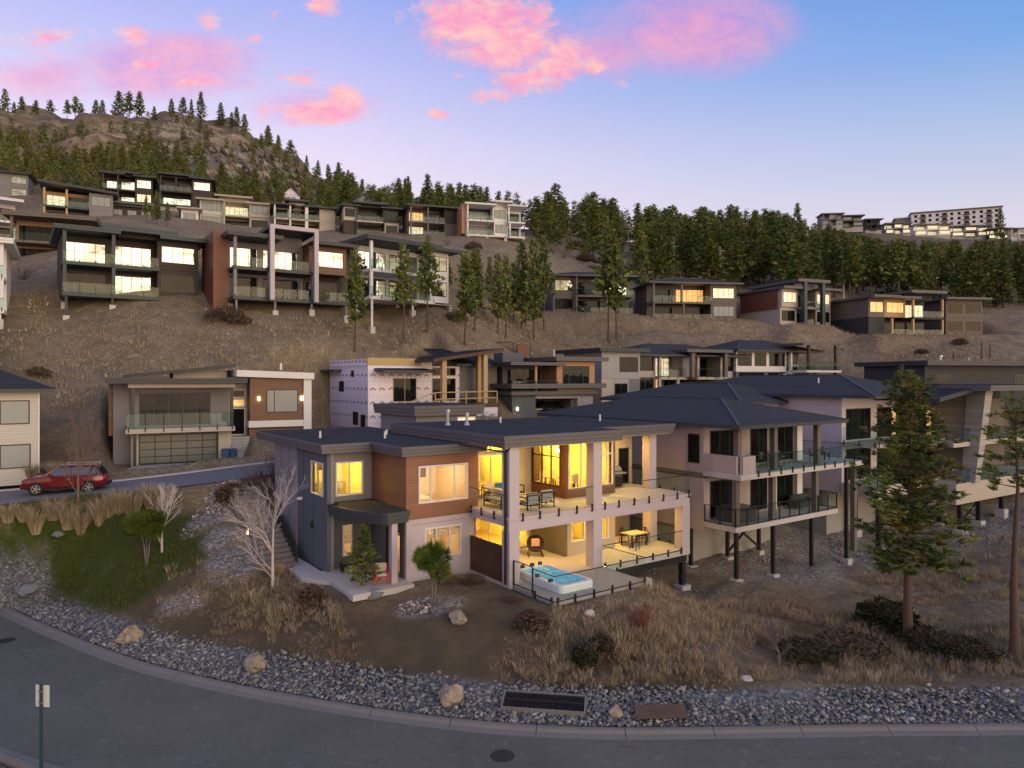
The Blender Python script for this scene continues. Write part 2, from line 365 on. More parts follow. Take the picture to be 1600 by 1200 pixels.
def terrain_z(X, Y):
    X = np.atleast_1d(np.asarray(X, float)); Y = np.atleast_1d(np.asarray(Y, float))
    z = tps(X, Y); near = Y < 75; d = np.full(len(X), 99.0); d[near] = kerb_dist(X[near], Y[near])
    bank = np.clip(d, 0, None) * .16 + .08
    z = np.where(d < 6, bank + (z - bank) * sstep(1.2, 4.5, d), z)
    z = np.where(d < 0.25, -0.12, z)
    nr = (d < -ROADW - .3); z = np.where(nr, np.maximum(-6, .05 - (-(d + ROADW + .3)) * .28), z)
    ns = np.where((X < -6) & (Y > 28) & (Y < 62))[0]
    if len(ns):
        q = np.stack([X[ns], Y[ns]], 1); D = ((q[:, None] - STREET[None, :, :2]) ** 2).sum(-1); j = D.argmin(1)
        off = np.abs(((q - STREET[j, :2]) * SN[j]).sum(1)); dist = np.sqrt(D.min(1)); w = 1 - sstep(STREETW / 2 + .1, STREETW / 2 + 1.8, np.maximum(off, dist - .6))
        z[ns] = z[ns] * (1 - w) + (STREET[j, 2] - .05) * w
    for (cx, cy, a, hx, hy, zz, soft) in PADS:
        u = (X - cx) * math.cos(a) + (Y - cy) * math.sin(a); v = -(X - cx) * math.sin(a) + (Y - cy) * math.cos(a)
        o = np.maximum(np.abs(u) - hx, np.abs(v) - hy); w = 1 - sstep(0, soft, o); z = z * (1 - w) + zz * w
    return z
def tz(x, y): return float(terrain_z([x], [y])[0])
def gpt(px, py, guess=None):
    """where the photo ray meets the terrain"""
    Ys = np.geomspace(18, 600, 700) if guess is None else np.linspace(guess * .75, guess * 1.3, 400)
    X = (px - 800) / FPX * Ys; zr = CAMZ - (py - HZ) / FPX * Ys; zt = terrain_z(X, Ys); hit = np.where(zr <= zt)[0]
    i = hit[0] if len(hit) else len(Ys) - 1
    return Vector((X[i], Ys[i], zt[i]))
# ---------------------------------------------------------------- pads under buildings that stand on the ground
MA = R(35.5); M0 = Vector((-.12, 33.2, 2.35))
def mloc(s, t, z=0.0):     # main house frame -> world
    return Vector((M0.x + s * math.cos(MA) - t * math.sin(MA), M0.y + s * math.sin(MA) + t * math.cos(MA), M0.z + z))
def mpad(s0, s1, t0, t1, z, soft):
    c = mloc((s0 + s1) / 2, (t0 + t1) / 2); pad(c.x, c.y, MA, (s1 - s0) / 2, (t1 - t0) / 2, M0.z + z, soft)
mpad(-6.0, 9.0, 4.5, 16.0, -.25, 1.8); mpad(-6.3, 3.2, 3.6, 8, -.12, 1.4); mpad(.3, 5.6, -3.0, 4, -.22, 1.5)
LA = R(28); L0 = pt(205, 728, 50)        # left house: front left corner of its garage wall
def lloc(x, y, z=0): return Vector((L0.x + x * math.cos(LA) - y * math.sin(LA), L0.y + x * math.sin(LA) + y * math.cos(LA), L0.z + z))
_c = lloc(5.5, 5); pad(_c.x, _c.y, LA, 6.4, 5.6, L0.z - .08, 1.2)
_q = pt(575, 684, 63); pad(_q.x + 3.2 * math.cos(R(35)) - 3.2 * math.sin(R(35)), _q.y + 3.2 * math.sin(R(35)) + 3.2 * math.cos(R(35)), R(35), 7.2, 5.2, _q.z - .6, 2.2)
_c = lloc(3.2, -1.6); pad(_c.x, _c.y, LA, 3.8, 1.8, L0.z - .14, .8)

for (px, py, Y, a, w) in ((864, 490, 117, 6, 13.3), (1018, 500, 119, 8, 15), (1219, 508, 118, 22, 11), (1357, 524, 116, 16, 13.8), (1478, 524, 122, 8, 7)):
    c = pt(px, py, Y); a = R(a); cx, cy = c.x + w / 2 * math.cos(a) - 2 * math.sin(a), c.y + w / 2 * math.sin(a) + 2 * math.cos(a); pad(cx, cy, a, w / 2 + 1, 5.5, c.z - .12, 5)
# ---------------------------------------------------------------- terrain sheet
def build_terrain():
    nr, ny = 430, 470
    r = np.linspace(-1.35, 1.35, nr); Y = np.concatenate([np.geomspace(9, 130, 360), np.geomspace(132, 2600, ny - 360)])
    RR, YY = np.meshgrid(r, Y); X = (RR * YY).ravel(); Yv = YY.ravel(); Z = terrain_z(X, Yv)
    # natural unevenness
    rs = np.random.RandomState(3); bump = np.zeros(len(X))
    for k in range(26):
        wl = 10 ** rs.uniform(-.1, 1.5); th = rs.uniform(0, 6.28); ph = rs.uniform(0, 6.28)
        bump += np.sin((X * math.cos(th) + Yv * math.sin(th)) * 6.28 / wl + ph) * .012 * wl ** .75
    far = sstep(130, 260, Yv)
    crag = np.zeros(len(X))
    for k in range(30):
        wl = 10 ** rs.uniform(.8, 1.9); th = rs.uniform(0, 6.28); ph = rs.uniform(0, 6.28)
        crag += np.abs(np.sin((X * math.cos(th) + Yv * math.sin(th)) * 3.14 / wl + ph)) * .035 * wl
    crag -= crag.mean()
    free = np.ones(len(X)); d = np.full(len(X), 99.0); n = Yv < 80; d[n] = kerb_dist(X[n], Yv[n])
    free *= sstep(.5, 3, d)
    ns = np.where((X < -6) & (Yv > 28) & (Yv < 62))[0]; q = np.stack([X[ns], Yv[ns]], 1)
    free[ns] *= sstep(STREETW / 2, STREETW / 2 + 2, np.sqrt(((q[:, None] - STREET[None, :, :2]) ** 2).sum(-1).min(1)))
    for (cx, cy, a, hx, hy, zz, soft) in PADS:
        u = (X - cx) * math.cos(a) + (Yv - cy) * math.sin(a); v = -(X - cx) * math.sin(a) + (Yv - cy) * math.cos(a)
        free *= sstep(0, soft + .5, np.maximum(np.abs(u) - hx, np.abs(v) - hy))
    Z = Z + bump * free * np.clip(Yv / 50, .6, 1.0) + crag * 1.7 * far * sstep(-.05, -.25, RR.ravel())
    verts = np.stack([X, Yv, Z], 1)
    i = np.arange(nr * ny).reshape(ny, nr); faces = np.stack([i[:-1, :-1], i[:-1, 1:], i[1:, 1:], i[1:, :-1]], -1).reshape(-1, 4)
    me = bpy.data.meshes.new('ground'); me.vertices.add(len(verts)); me.vertices.foreach_set('co', verts.ravel())
    me.loops.add(faces.size); me.loops.foreach_set('vertex_index', faces.ravel().astype(np.int32))
    me.polygons.add(len(faces)); me.polygons.foreach_set('loop_start', np.arange(0, faces.size, 4, dtype=np.int32)); me.polygons.foreach_set('loop_total', np.full(len(faces), 4, np.int32))
    me.update(); me.validate(); me.polygons.foreach_set('use_smooth', np.ones(len(faces), bool))
    # what covers the ground: R lawn, G blue road gravel, B pale gravel, A dark soil and moss
    def blob(lst):
        m = np.zeros(len(X))
        for (px, py, g, rx, ry, th) in lst:
            c = gpt(px, py, g); ca, sa = math.cos(R(th)), math.sin(R(th)); u = ((X - c.x) * ca + (Yv - c.y) * sa) / rx; v = (-(X - c.x) * sa + (Yv - c.y) * ca) / ry
            m = np.maximum(m, 1.25 - np.sqrt(u * u + v * v))
        return np.clip(m * 2.2, 0, 1)
    lawn = blob([(60, 845, 38, 5.5, 1.6, 30), (170, 880, 37, 5.0, 2.4, 25), (130, 835, 38, 4.5, 1.8, 25), (240, 880, 36.5, 2.6, 1.7, 20)])
    width = 2.2 - .45 * sstep(-10, -24, X); gravel = sstep(width + .25, width - .15, d) * (d > -.2) * sstep(2.9, 2.2, Z)
    pale = blob([(340, 800, 40.5, .8, 2.4, -14), (365, 885, 36.3, 1.3, 1.5, 0), (345, 845, 38.5, .8, 1.2, 0), (672, 948, 31.5, 1.5, .8, 0), (1180, 870, 47, 6.5, 5.5, 35), (1290, 850, 51, 6.5, 4.5, 35), (1100, 880, 43, 3, 3, 30), (1560, 815, 57, 8, 3.5, 30), (1420, 830, 57, 6, 3.5, 35), (285, 945, 33.3, 1.2, .5, -10)])
    soil = sstep(9, 4, d) * sstep(1.5, 2.6, d) * sstep(6, 1, X - 6) * .95
    soil = np.maximum(soil, blob([(790, 950, 31.5, 4, 2.5, 30), (450, 990, 31, 6, 2, -15), (620, 1010, 29, 6, 2, -8), (1350, 1000, 33.5, 5.5, 2.2, 0), (1550, 1000, 33.5, 4, 1.8, 0)]) * .9)
    ca = me.color_attributes.new('cover', 'FLOAT_COLOR', 'POINT'); ca.data.foreach_set('color', np.stack([lawn, gravel, pale, soil], 1).astype(np.float32).ravel())
    t = NT('ground_cover'); at = t.n('ShaderNodeAttribute', attribute_name='cover'); sp = t.n('ShaderNodeSeparateColor'); t.l(at.outputs['Color'], sp.inputs[0])
    big = t.noise(.10, 5, .6); mid = t.noise(.55, 6, .65); fine = t.noise(6, 5, .7); tiny = t.noise(28, 3, .7); streak = t.noise(1.6, 6, .7, (1, 1, .35), dist=.6)
    dry = t.mix(t.math('MULTIPLY_ADD', mid, 2.4, -.7, True), (.235, .182, .122), (.44, .355, .245))
    dry = t.mix(t.math('MULTIPLY_ADD', fine, 3, -1.1, True), dry, (.135, .104, .073))
    dry = t.mix(t.math('MULTIPLY_ADD', streak, 3.5, -1.9, True), dry, (.60, .50, .37))
    dry = t.mix(t.math('MULTIPLY_ADD', big, 4, -2.1, True), dry, (.185, .146, .106))
    geo = t.n('ShaderNodeNewGeometry'); sg = t.n('ShaderNodeSeparateXYZ'); t.l(geo.outputs['Normal'], sg.inputs[0]); pg = t.n('ShaderNodeSeparateXYZ'); t.l(geo.outputs['Position'], pg.inputs[0])
    rockc = t.mix(t.math('MULTIPLY_ADD', t.noise(.09, 8, .72, (1, 1, 2.2), dist=.8), 3.4, -1.2, True), (.055, .042, .028), (.44, .335, .22))
    steep = t.math('MULTIPLY', t.math('MULTIPLY_ADD', sg.outputs[2], -6.5, 5.75, True), t.math('MULTIPLY_ADD', pg.outputs[1], .012, -1.7, True))
    xr = t.math('DIVIDE', pg.outputs[0], pg.outputs[1]); hillm = t.math('MULTIPLY', t.math('MULTIPLY_ADD', pg.outputs[1], .02, -3.6, True), t.math('MULTIPLY_ADD', xr, -9, -1.5, True))
    rk = t.math('MULTIPLY', hillm, t.math('MULTIPLY_ADD', t.noise(.03, 6, .65, (1, 1, 1.6), dist=1.0), 7, -3.1, True))
    dry = t.mix(steep, dry, rockc)
    farf = t.math('MULTIPLY_ADD', pg.outputs[1], .006, -.85, True); dry = t.mix(t.math('MULTIPLY', farf, .5), dry, (.082, .068, .038)); dry = t.mix(rk, dry, rockc)
    soilc = t.mix(t.math('MULTIPLY_ADD', mid, 2.6, -.8, True), (.085, .068, .044), (.165, .132, .086))
    soilc = t.mix(t.math('MULTIPLY_ADD', t.noise(.8, 4, .6, (1, 1, 1), dist=.5), 6, -3.4, True), soilc, (.105, .105, .034))
    soilc = t.mix(t.math('MULTIPLY_ADD', tiny, 5, -3.2, True), soilc, (.30, .27, .24))
    c = t.mix(t.math('MULTIPLY', at.outputs['Alpha'], t.math('MULTIPLY_ADD', mid, 1.4, .35, True)), dry, soilc)
    lawnc = t.mix(t.math('MULTIPLY_ADD', fine, 2.2, -.6, True), (.032, .060, .009), (.080, .115, .016)); lawnc = t.mix(t.math('MULTIPLY_ADD', mid, 4, -1.9, True), lawnc, (.085, .072, .034))
    c = t.mix(t.math('MULTIPLY', sp.outputs[0], t.math('MULTIPLY_ADD', mid, 3.2, -.55, True)), c, lawnc)
    vor = t.n('ShaderNodeTexVoronoi'); vor.inputs['Scale'].default_value = 9; t.l(t.tc.outputs['Object'], vor.inputs['Vector'])
    grey = t.ramp(vor.outputs['Color'], [(0, (.07, .075, .09)), (.5, (.16, .17, .19)), (1, (.36, .36, .37))])
    pal = t.ramp(vor.outputs['Color'], [(0, (.12, .108, .10)), (.5, (.27, .25, .235)), (1, (.56, .52, .49))])
    c = t.mix(sp.outputs[1], c, grey); c = t.mix(t.math('MULTIPLY', sp.outputs[2], t.math('MULTIPLY_ADD', mid, 2.4, -.2, True)), c, pal)
    t.color(c); t.rough(.95); t.b.inputs['Specular IOR Level'].default_value = .15
    hgt = t.math('ADD', t.math('MULTIPLY', fine, 1.0), t.math('ADD', t.math('MULTIPLY', mid, 1.4), t.math('MULTIPLY', tiny, .35)))
    t.bump(hgt, .9, .22); me.materials.append(t.m)
    o = bpy.data.objects.new('ground', me); COL.objects.link(o); tag(o, 'dry hillside ground with soil, lawn and gravel patches', 'ground', kind='structure'); return o
GROUND = build_terrain()

# ---------------------------------------------------------------- road in front, with kerbs
def ribbon(name, A, B, mat, label, cat, kind='structure', za=0.0, zb=0.0):
    n = len(A); v = [(a[0], a[1], za if len(a) < 3 else a[2] + za) for a in A] + [(b[0], b[1], zb if len(b) < 3 else b[2] + zb) for b in B]
    m = MB(); m.add(v, [(i, i + n, i + 1 + n, i + 1) if False else (i, i + 1, i + 1 + n, i + n) for i in range(n - 1)])
    o = m.build(name, mat); return tag(o, label, cat, kind=kind)
t = NT('asphalt'); a1 = t.noise(.25, 5, .6, (1, 1, 1)); a2 = t.noise(60, 3, .7); a3 = t.noise(3, 6, .7, dist=.8)
col = t.mix(t.math('MULTIPLY_ADD', a1, 2.2, -.6, True), (.118, .117, .104), (.172, .169, .150)); col = t.mix(t.math('MULTIPLY', a2, .5), col, (.07, .068, .066)); col = t.mix(t.math('MULTIPLY_ADD', a3, 4, -2.2, True), col, (.225, .215, .20))
t.color(col); t.rough(.88); t.b.inputs['Specular IOR Level'].default_value = .3; t.bump(a2, .35, .012); MATS['asphalt'] = t.m
_v = t.n('ShaderNodeTexVoronoi', feature='DISTANCE_TO_EDGE'); _v.inputs['Scale'].default_value = .16; _mp = t.n('ShaderNodeMapping'); t.l(t.tc.outputs['Object'], _mp.inputs[0]); _d = t.n('ShaderNodeTexNoise'); _d.inputs['Scale'].default_value = .7; _d.inputs['Detail'].default_value = 5; t.l(t.tc.outputs['Object'], _d.inputs['Vector']); _ad = t.n('ShaderNodeVectorMath', operation='ADD'); t.l(_mp.outputs[0], _ad.inputs[0]); t.l(_d.outputs['Color'], _ad.inputs[1]); t.l(_ad.outputs[0], _v.inputs['Vector'])
t.color(t.mix(t.math('MULTIPLY', t.math('LESS_THAN', _v.outputs['Distance'], .0018), .4), col, (.035, .035, .038)))
MATS['asphalt2'] = plain('street_asphalt', (.17, .165, .18), .85, .14, .4, .3, 50, fine=.15)
NEAR = KERB - KN * ROADW
ribbon('road', NEAR - KN * .02, KERB - KN * .02, 'asphalt', 'grey asphalt road curving along the gravel strip', 'road')
plain('kerb_concrete', (.20, .19, .18), .9, .12, 1.2, .35, 30, fine=.2)
def kerb(name, line, nrm, side, label, seg=3.0):
    root = empty(name, (float(line[0][0]), float(line[0][1]), 0)); tag(root, label, 'kerb', kind='structure')
    o0 = np.array(line[0]); L_ = np.concatenate([[0], np.cumsum(np.linalg.norm(np.diff(line, axis=0), axis=1))]); k = 0.0
    while k < L_[-1] - .5:
        ss = np.linspace(k + .012, min(k + seg, L_[-1]) - .012, 6); m = MB(); rings = []
        for q in ss:
            p = np.array([np.interp(q, L_, line[:, 0]), np.interp(q, L_, line[:, 1])]); nn = np.array([np.interp(q, L_, nrm[:, 0]), np.interp(q, L_, nrm[:, 1])]) * side
            pr = [(-.34, -.1), (-.34, .006), (-.06, .035), (.0, .13), (.05, .145), (.2, .145), (.2, -.1)]
            rings.append([(p[0] + nn[0] * w - o0[0], p[1] + nn[1] * w - o0[1], z) for w, z in pr])
        for ring in rings: m.v += ring
        for a in range(5):
            for b in range(7): m.f.append((a * 7 + b, a * 7 + (b + 1) % 7, a * 7 + 7 + (b + 1) % 7, a * 7 + 7 + b))
        m.f += [tuple(range(6, -1, -1)), tuple(range(35, 42))]
        m.build('kerb_section', 'kerb_concrete', root); k += seg
    return root
kerb('kerb', KERB, KN, 1, 'pale concrete kerb between road and gravel strip')
kerb('kerb', NEAR, KN, -1, 'pale concrete kerb on the outer side of the road')
# the street behind, and the driveway of the left house
A_ = STREET[:, :2] - SN * STREETW / 2; B_ = STREET[:, :2] + SN * STREETW / 2
ribbon('street', np.column_stack([A_, STREET[:, 2]]), np.column_stack([B_, STREET[:, 2]]), 'asphalt2', 'pale asphalt street climbing behind the lit house', 'street')
m = MB(); n = len(STREET)
for i in range(n - 1):
    p, q = B_[i], B_[i + 1]; m.hexa([(p[0], p[1], STREET[i, 2] - .2), (q[0], q[1], STREET[i + 1, 2] - .2), (q[0] + SN[i + 1, 0] * .25, q[1] + SN[i + 1, 1] * .25, STREET[i + 1, 2] - .2), (p[0] + SN[i, 0] * .25, p[1] + SN[i, 1] * .25, STREET[i, 2] - .2)],
      [(p[0], p[1], STREET[i, 2] + .07), (q[0], q[1], STREET[i + 1, 2] + .07), (q[0] + SN[i + 1, 0] * .25, q[1] + SN[i + 1, 1] * .25, STREET[i + 1, 2] + .09), (p[0] + SN[i, 0] * .25, p[1] + SN[i, 1] * .25, STREET[i, 2] + .09)])
tag(m.build('kerb', 'concrete_pale'), 'low pale kerb along the upper side of the street', 'kerb', kind='structure')

# ---------------------------------------------------------------- loose stone: one object each, nobody could count it
def ico():
    p = (1 + 5 ** .5) / 2; v = np.array([(-1, p, 0), (1, p, 0), (-1, -p, 0), (1, -p, 0), (0, -1, p), (0, 1, p), (0, -1, -p), (0, 1, -p), (p, 0, -1), (p, 0, 1), (-p, 0, -1), (-p, 0, 1)], float)
    f = np.array([(0, 11, 5), (0, 5, 1), (0, 1, 7), (0, 7, 10), (0, 10, 11), (1, 5, 9), (5, 11, 4), (11, 10, 2), (10, 7, 6), (7, 1, 8), (3, 9, 4), (3, 4, 2), (3, 2, 6), (3, 6, 8), (3, 8, 9), (4, 9, 5), (2, 4, 11), (6, 2, 10), (8, 6, 7), (9, 8, 1)])
    return v / np.linalg.norm(v, axis=1)[:, None], f
IV, IF = ico()
def np_mesh(name, V, F, mat, cols=None, smooth=False):
    me = bpy.data.meshes.new(name); k = F.shape[1]; me.vertices.add(len(V)); me.vertices.foreach_set('co', np.asarray(V, np.float32).ravel())
    me.loops.add(F.size); me.loops.foreach_set('vertex_index', F.ravel().astype(np.int32)); me.polygons.add(len(F))
    me.polygons.foreach_set('loop_start', np.arange(0, F.size, k, dtype=np.int32)); me.polygons.foreach_set('loop_total', np.full(len(F), k, np.int32)); me.update()
    if cols is not None:
        ca = me.color_attributes.new('tone', 'FLOAT_COLOR', 'POINT'); ca.data.foreach_set('color', np.column_stack([cols, np.ones(len(V))]).astype(np.float32).ravel())
    if smooth: me.polygons.foreach_set('use_smooth', np.ones(len(F), bool))
    me.materials.append(MATS[mat] if isinstance(mat, str) else mat)
    o = bpy.data.objects.new(name, me); COL.objects.link(o); return o
t = NT('stone_tone'); at = t.n('ShaderNodeAttribute', attribute_name='tone'); f = t.noise(20, 4, .7); t.color(t.mix(t.math('MULTIPLY', f, .7), at.outputs['Color'], (.06, .06, .06), 'MULTIPLY')); t.rough(.85); MATS['stone_tone'] = t.m
t = NT('leaf_tone'); at = t.n('ShaderNodeAttribute', attribute_name='tone'); t.color(at.outputs['Color']); t.rough(.7); t.b.inputs['Specular IOR Level'].default_value = .2; MATS['leaf_tone'] = t.m
def stones(name, XY, size, tones, label, seed, zoff=.25, squash=.65):
    rs = np.random.RandomState(seed); n = len(XY); z = terrain_z(XY[:, 0], XY[:, 1])
    sz = size[0] * (size[1] / size[0]) ** (rs.rand(n) ** 1.6); V = np.repeat(IV[None], n, 0) * (1 + rs.uniform(-.42, .34, (n, 12, 1)))
    V *= np.stack([rs.uniform(.8, 1.35, n), rs.uniform(.7, 1.1, n), rs.uniform(.5, .9, n) * squash / .65], 1)[:, None]
    th = rs.uniform(0, 6.28, n); c, s = np.cos(th), np.sin(th); x = V[..., 0] * c[:, None] - V[..., 1] * s[:, None]; y = V[..., 0] * s[:, None] + V[..., 1] * c[:, None]
    tl = rs.normal(0, .3, n); zz = V[..., 2] + x * tl[:, None]
    V = np.stack([x, y, zz], -1) * (sz / 2)[:, None, None]; V[..., 0] += XY[:, None, 0]; V[..., 1] += XY[:, None, 1]; V[..., 2] += (z + sz * zoff)[:, None]
    F = (IF[None] + (np.arange(n) * 12)[:, None, None]).reshape(-1, 3); T = np.array(tones)[rs.randint(0, len(tones), n)] * rs.uniform(.6, 1.35, (n, 1))
    o = np_mesh(name, V.reshape(-1, 3), F, 'stone_tone', np.repeat(T, 12, 0)); return tag(o, label, 'gravel', kind='stuff')
rs = np.random.RandomState(11); ii = rs.randint(30, len(KERB) - 20, 15500); fr = rs.rand(len(ii))[:, None]
base_ = KERB[ii] * (1 - fr) + KERB[ii + 1] * fr; w_ = 2.2 - .45 * sstep(-10, -24, base_[:, 0]) + rs.normal(0, .12, len(ii)); dd = .3 + rs.rand(len(ii)) * (w_ - .2)
XY = base_ + KN[ii] * dd[:, None]; ok = (XY[:, 0] > -32) & (XY[:, 0] < 24) & (terrain_z(XY[:, 0], XY[:, 1]) < 2.5)
stones('gravel', XY[ok], (.06, .22), [(.24, .25, .26), (.33, .335, .34), (.14, .145, .15), (.44, .43, .42), (.27, .275, .27), (.34, .31, .27), (.20, .22, .23)], 'blue grey crushed stone strip between kerb and slope', 5)
def scatter(lst, seed):
    rs = np.random.RandomState(seed); out = []
    for (px, py, g, rx, ry, th, n) in lst:
        c = gpt(px, py, g); r = np.sqrt(rs.rand(n)); a = rs.rand(n) * 6.28; u, v = r * np.cos(a) * rx, r * np.sin(a) * ry; ct, st = math.cos(R(th)), math.sin(R(th))
        out.append(np.stack([c.x + u * ct - v * st, c.y + u * st + v * ct], 1))
    return np.concatenate(out)
stones('pebble', scatter([(340, 800, 40.5, 1.0, 2.8, -14, 800), (365, 885, 36.3, 1.7, 1.7, 0, 800), (345, 845, 38.5, 1.0, 1.5, 0, 400), (672, 948, 31.5, 1.4, .7, 0, 330), (300, 940, 33.3, 1.2, .5, 0, 60)], 2), (.07, .2), [(.50, .43, .42), (.68, .60, .58), (.28, .24, .23), (.16, .14, .14), (.74, .66, .63)], 'pinkish river pebbles bedded beside the stairs', 6)
stones('gravel', scatter([(1180, 890, 44, 5, 4, 35, 900), (1290, 870, 48, 5.5, 3.5, 35, 800), (1080, 910, 40, 2.5, 2.5, 30, 300), (1560, 835, 54, 5, 2.5, 30, 300)], 4), (.06, .22), [(.36, .33, .34), (.5, .46, .46), (.22, .2, .2)], 'pale crushed stone under the raised decks', 7)

# ---------------------------------------------------------------- craggy rock face under the hill crest
def rock_face(px0, px1, top_off, bot, seed, amp, label):
    t = NT('cliff_rock') if 'cliff_rock' not in MATS else None
    if t:
        f1 = t.noise(.10, 9, .72, (1, 1, 1.8), dist=.7); f2 = t.noise(.5, 6, .7); c = t.mix(t.math('MULTIPLY_ADD', f1, 3.4, -1.25, True), (.070, .060, .048), (.50, .44, .36)); c = t.mix(t.math('MULTIPLY_ADD', f2, 4, -2.2, True), c, (.06, .05, .036)); t.color(c); t.rough(.95); t.b.inputs['Specular IOR Level'].default_value = .1; t.bump(t.math('ADD', f1, f2), 1.0, 1.2); MATS['cliff_rock'] = t.m
    nx, nz = 74, 44; V = []; Ys = np.geomspace(150, 520, 420)
    for i in range(nx):
        px = px0 + (px1 - px0) * i / (nx - 1); X = (px - 800) / FPX * Ys; yi = HZ + (CAMZ - terrain_z(X, Ys)) * FPX / Ys; run = np.minimum.accumulate(yi); k0 = yi.argmin(); top = yi[k0] + top_off
        for j in range(nz):
            py = top + (bot - top) * j / (nz - 1); h_ = np.where(run <= py)[0]; Y = Ys[h_[0]] if len(h_) else Ys[-1]; p = Vector(((px - 800) / FPX * Y, Y, CAMZ - (py - HZ) * Y / FPX)); e = min(i, nx - 1 - i) / 10; g = min(j, nz - 1 - j) / 5; w = min(1, e) * min(1, g)
            q = p * .055 + Vector((seed, 0, 0)); n = 1 - abs(mnoise.noise(q)) * 2; n2 = 1 - abs(mnoise.noise(q * 2.7)) * 2; n3 = mnoise.noise(q * 7); st = math.floor((n * .6 + n2 * .4) * 5) / 5
            d = amp * (st * .7 + n2 * .35 + n3 * .25) * w - 2.5 * (1 - w); V.append((p.x, p.y - d, p.z + d * .28 * w))
    F = [(i * nz + j, (i + 1) * nz + j, (i + 1) * nz + j + 1, i * nz + j + 1) for i in range(nx - 1) for j in range(nz - 1)]; m = MB(); m.v = V; m.f = F; tag(m.build('cliff', 'cliff_rock'), label, 'cliff', kind='structure')
rock_face(300, 520, 10, 318, 3.0, 9.0, 'craggy pale rock face below the pine topped hill crest'); rock_face(175, 330, 8, 262, 9.0, 6.5, 'broken rock ledges under the hill summit'); rock_face(850, 1010, 45, 425, 5.0, 3.0, 'low rocky bank between the pines')
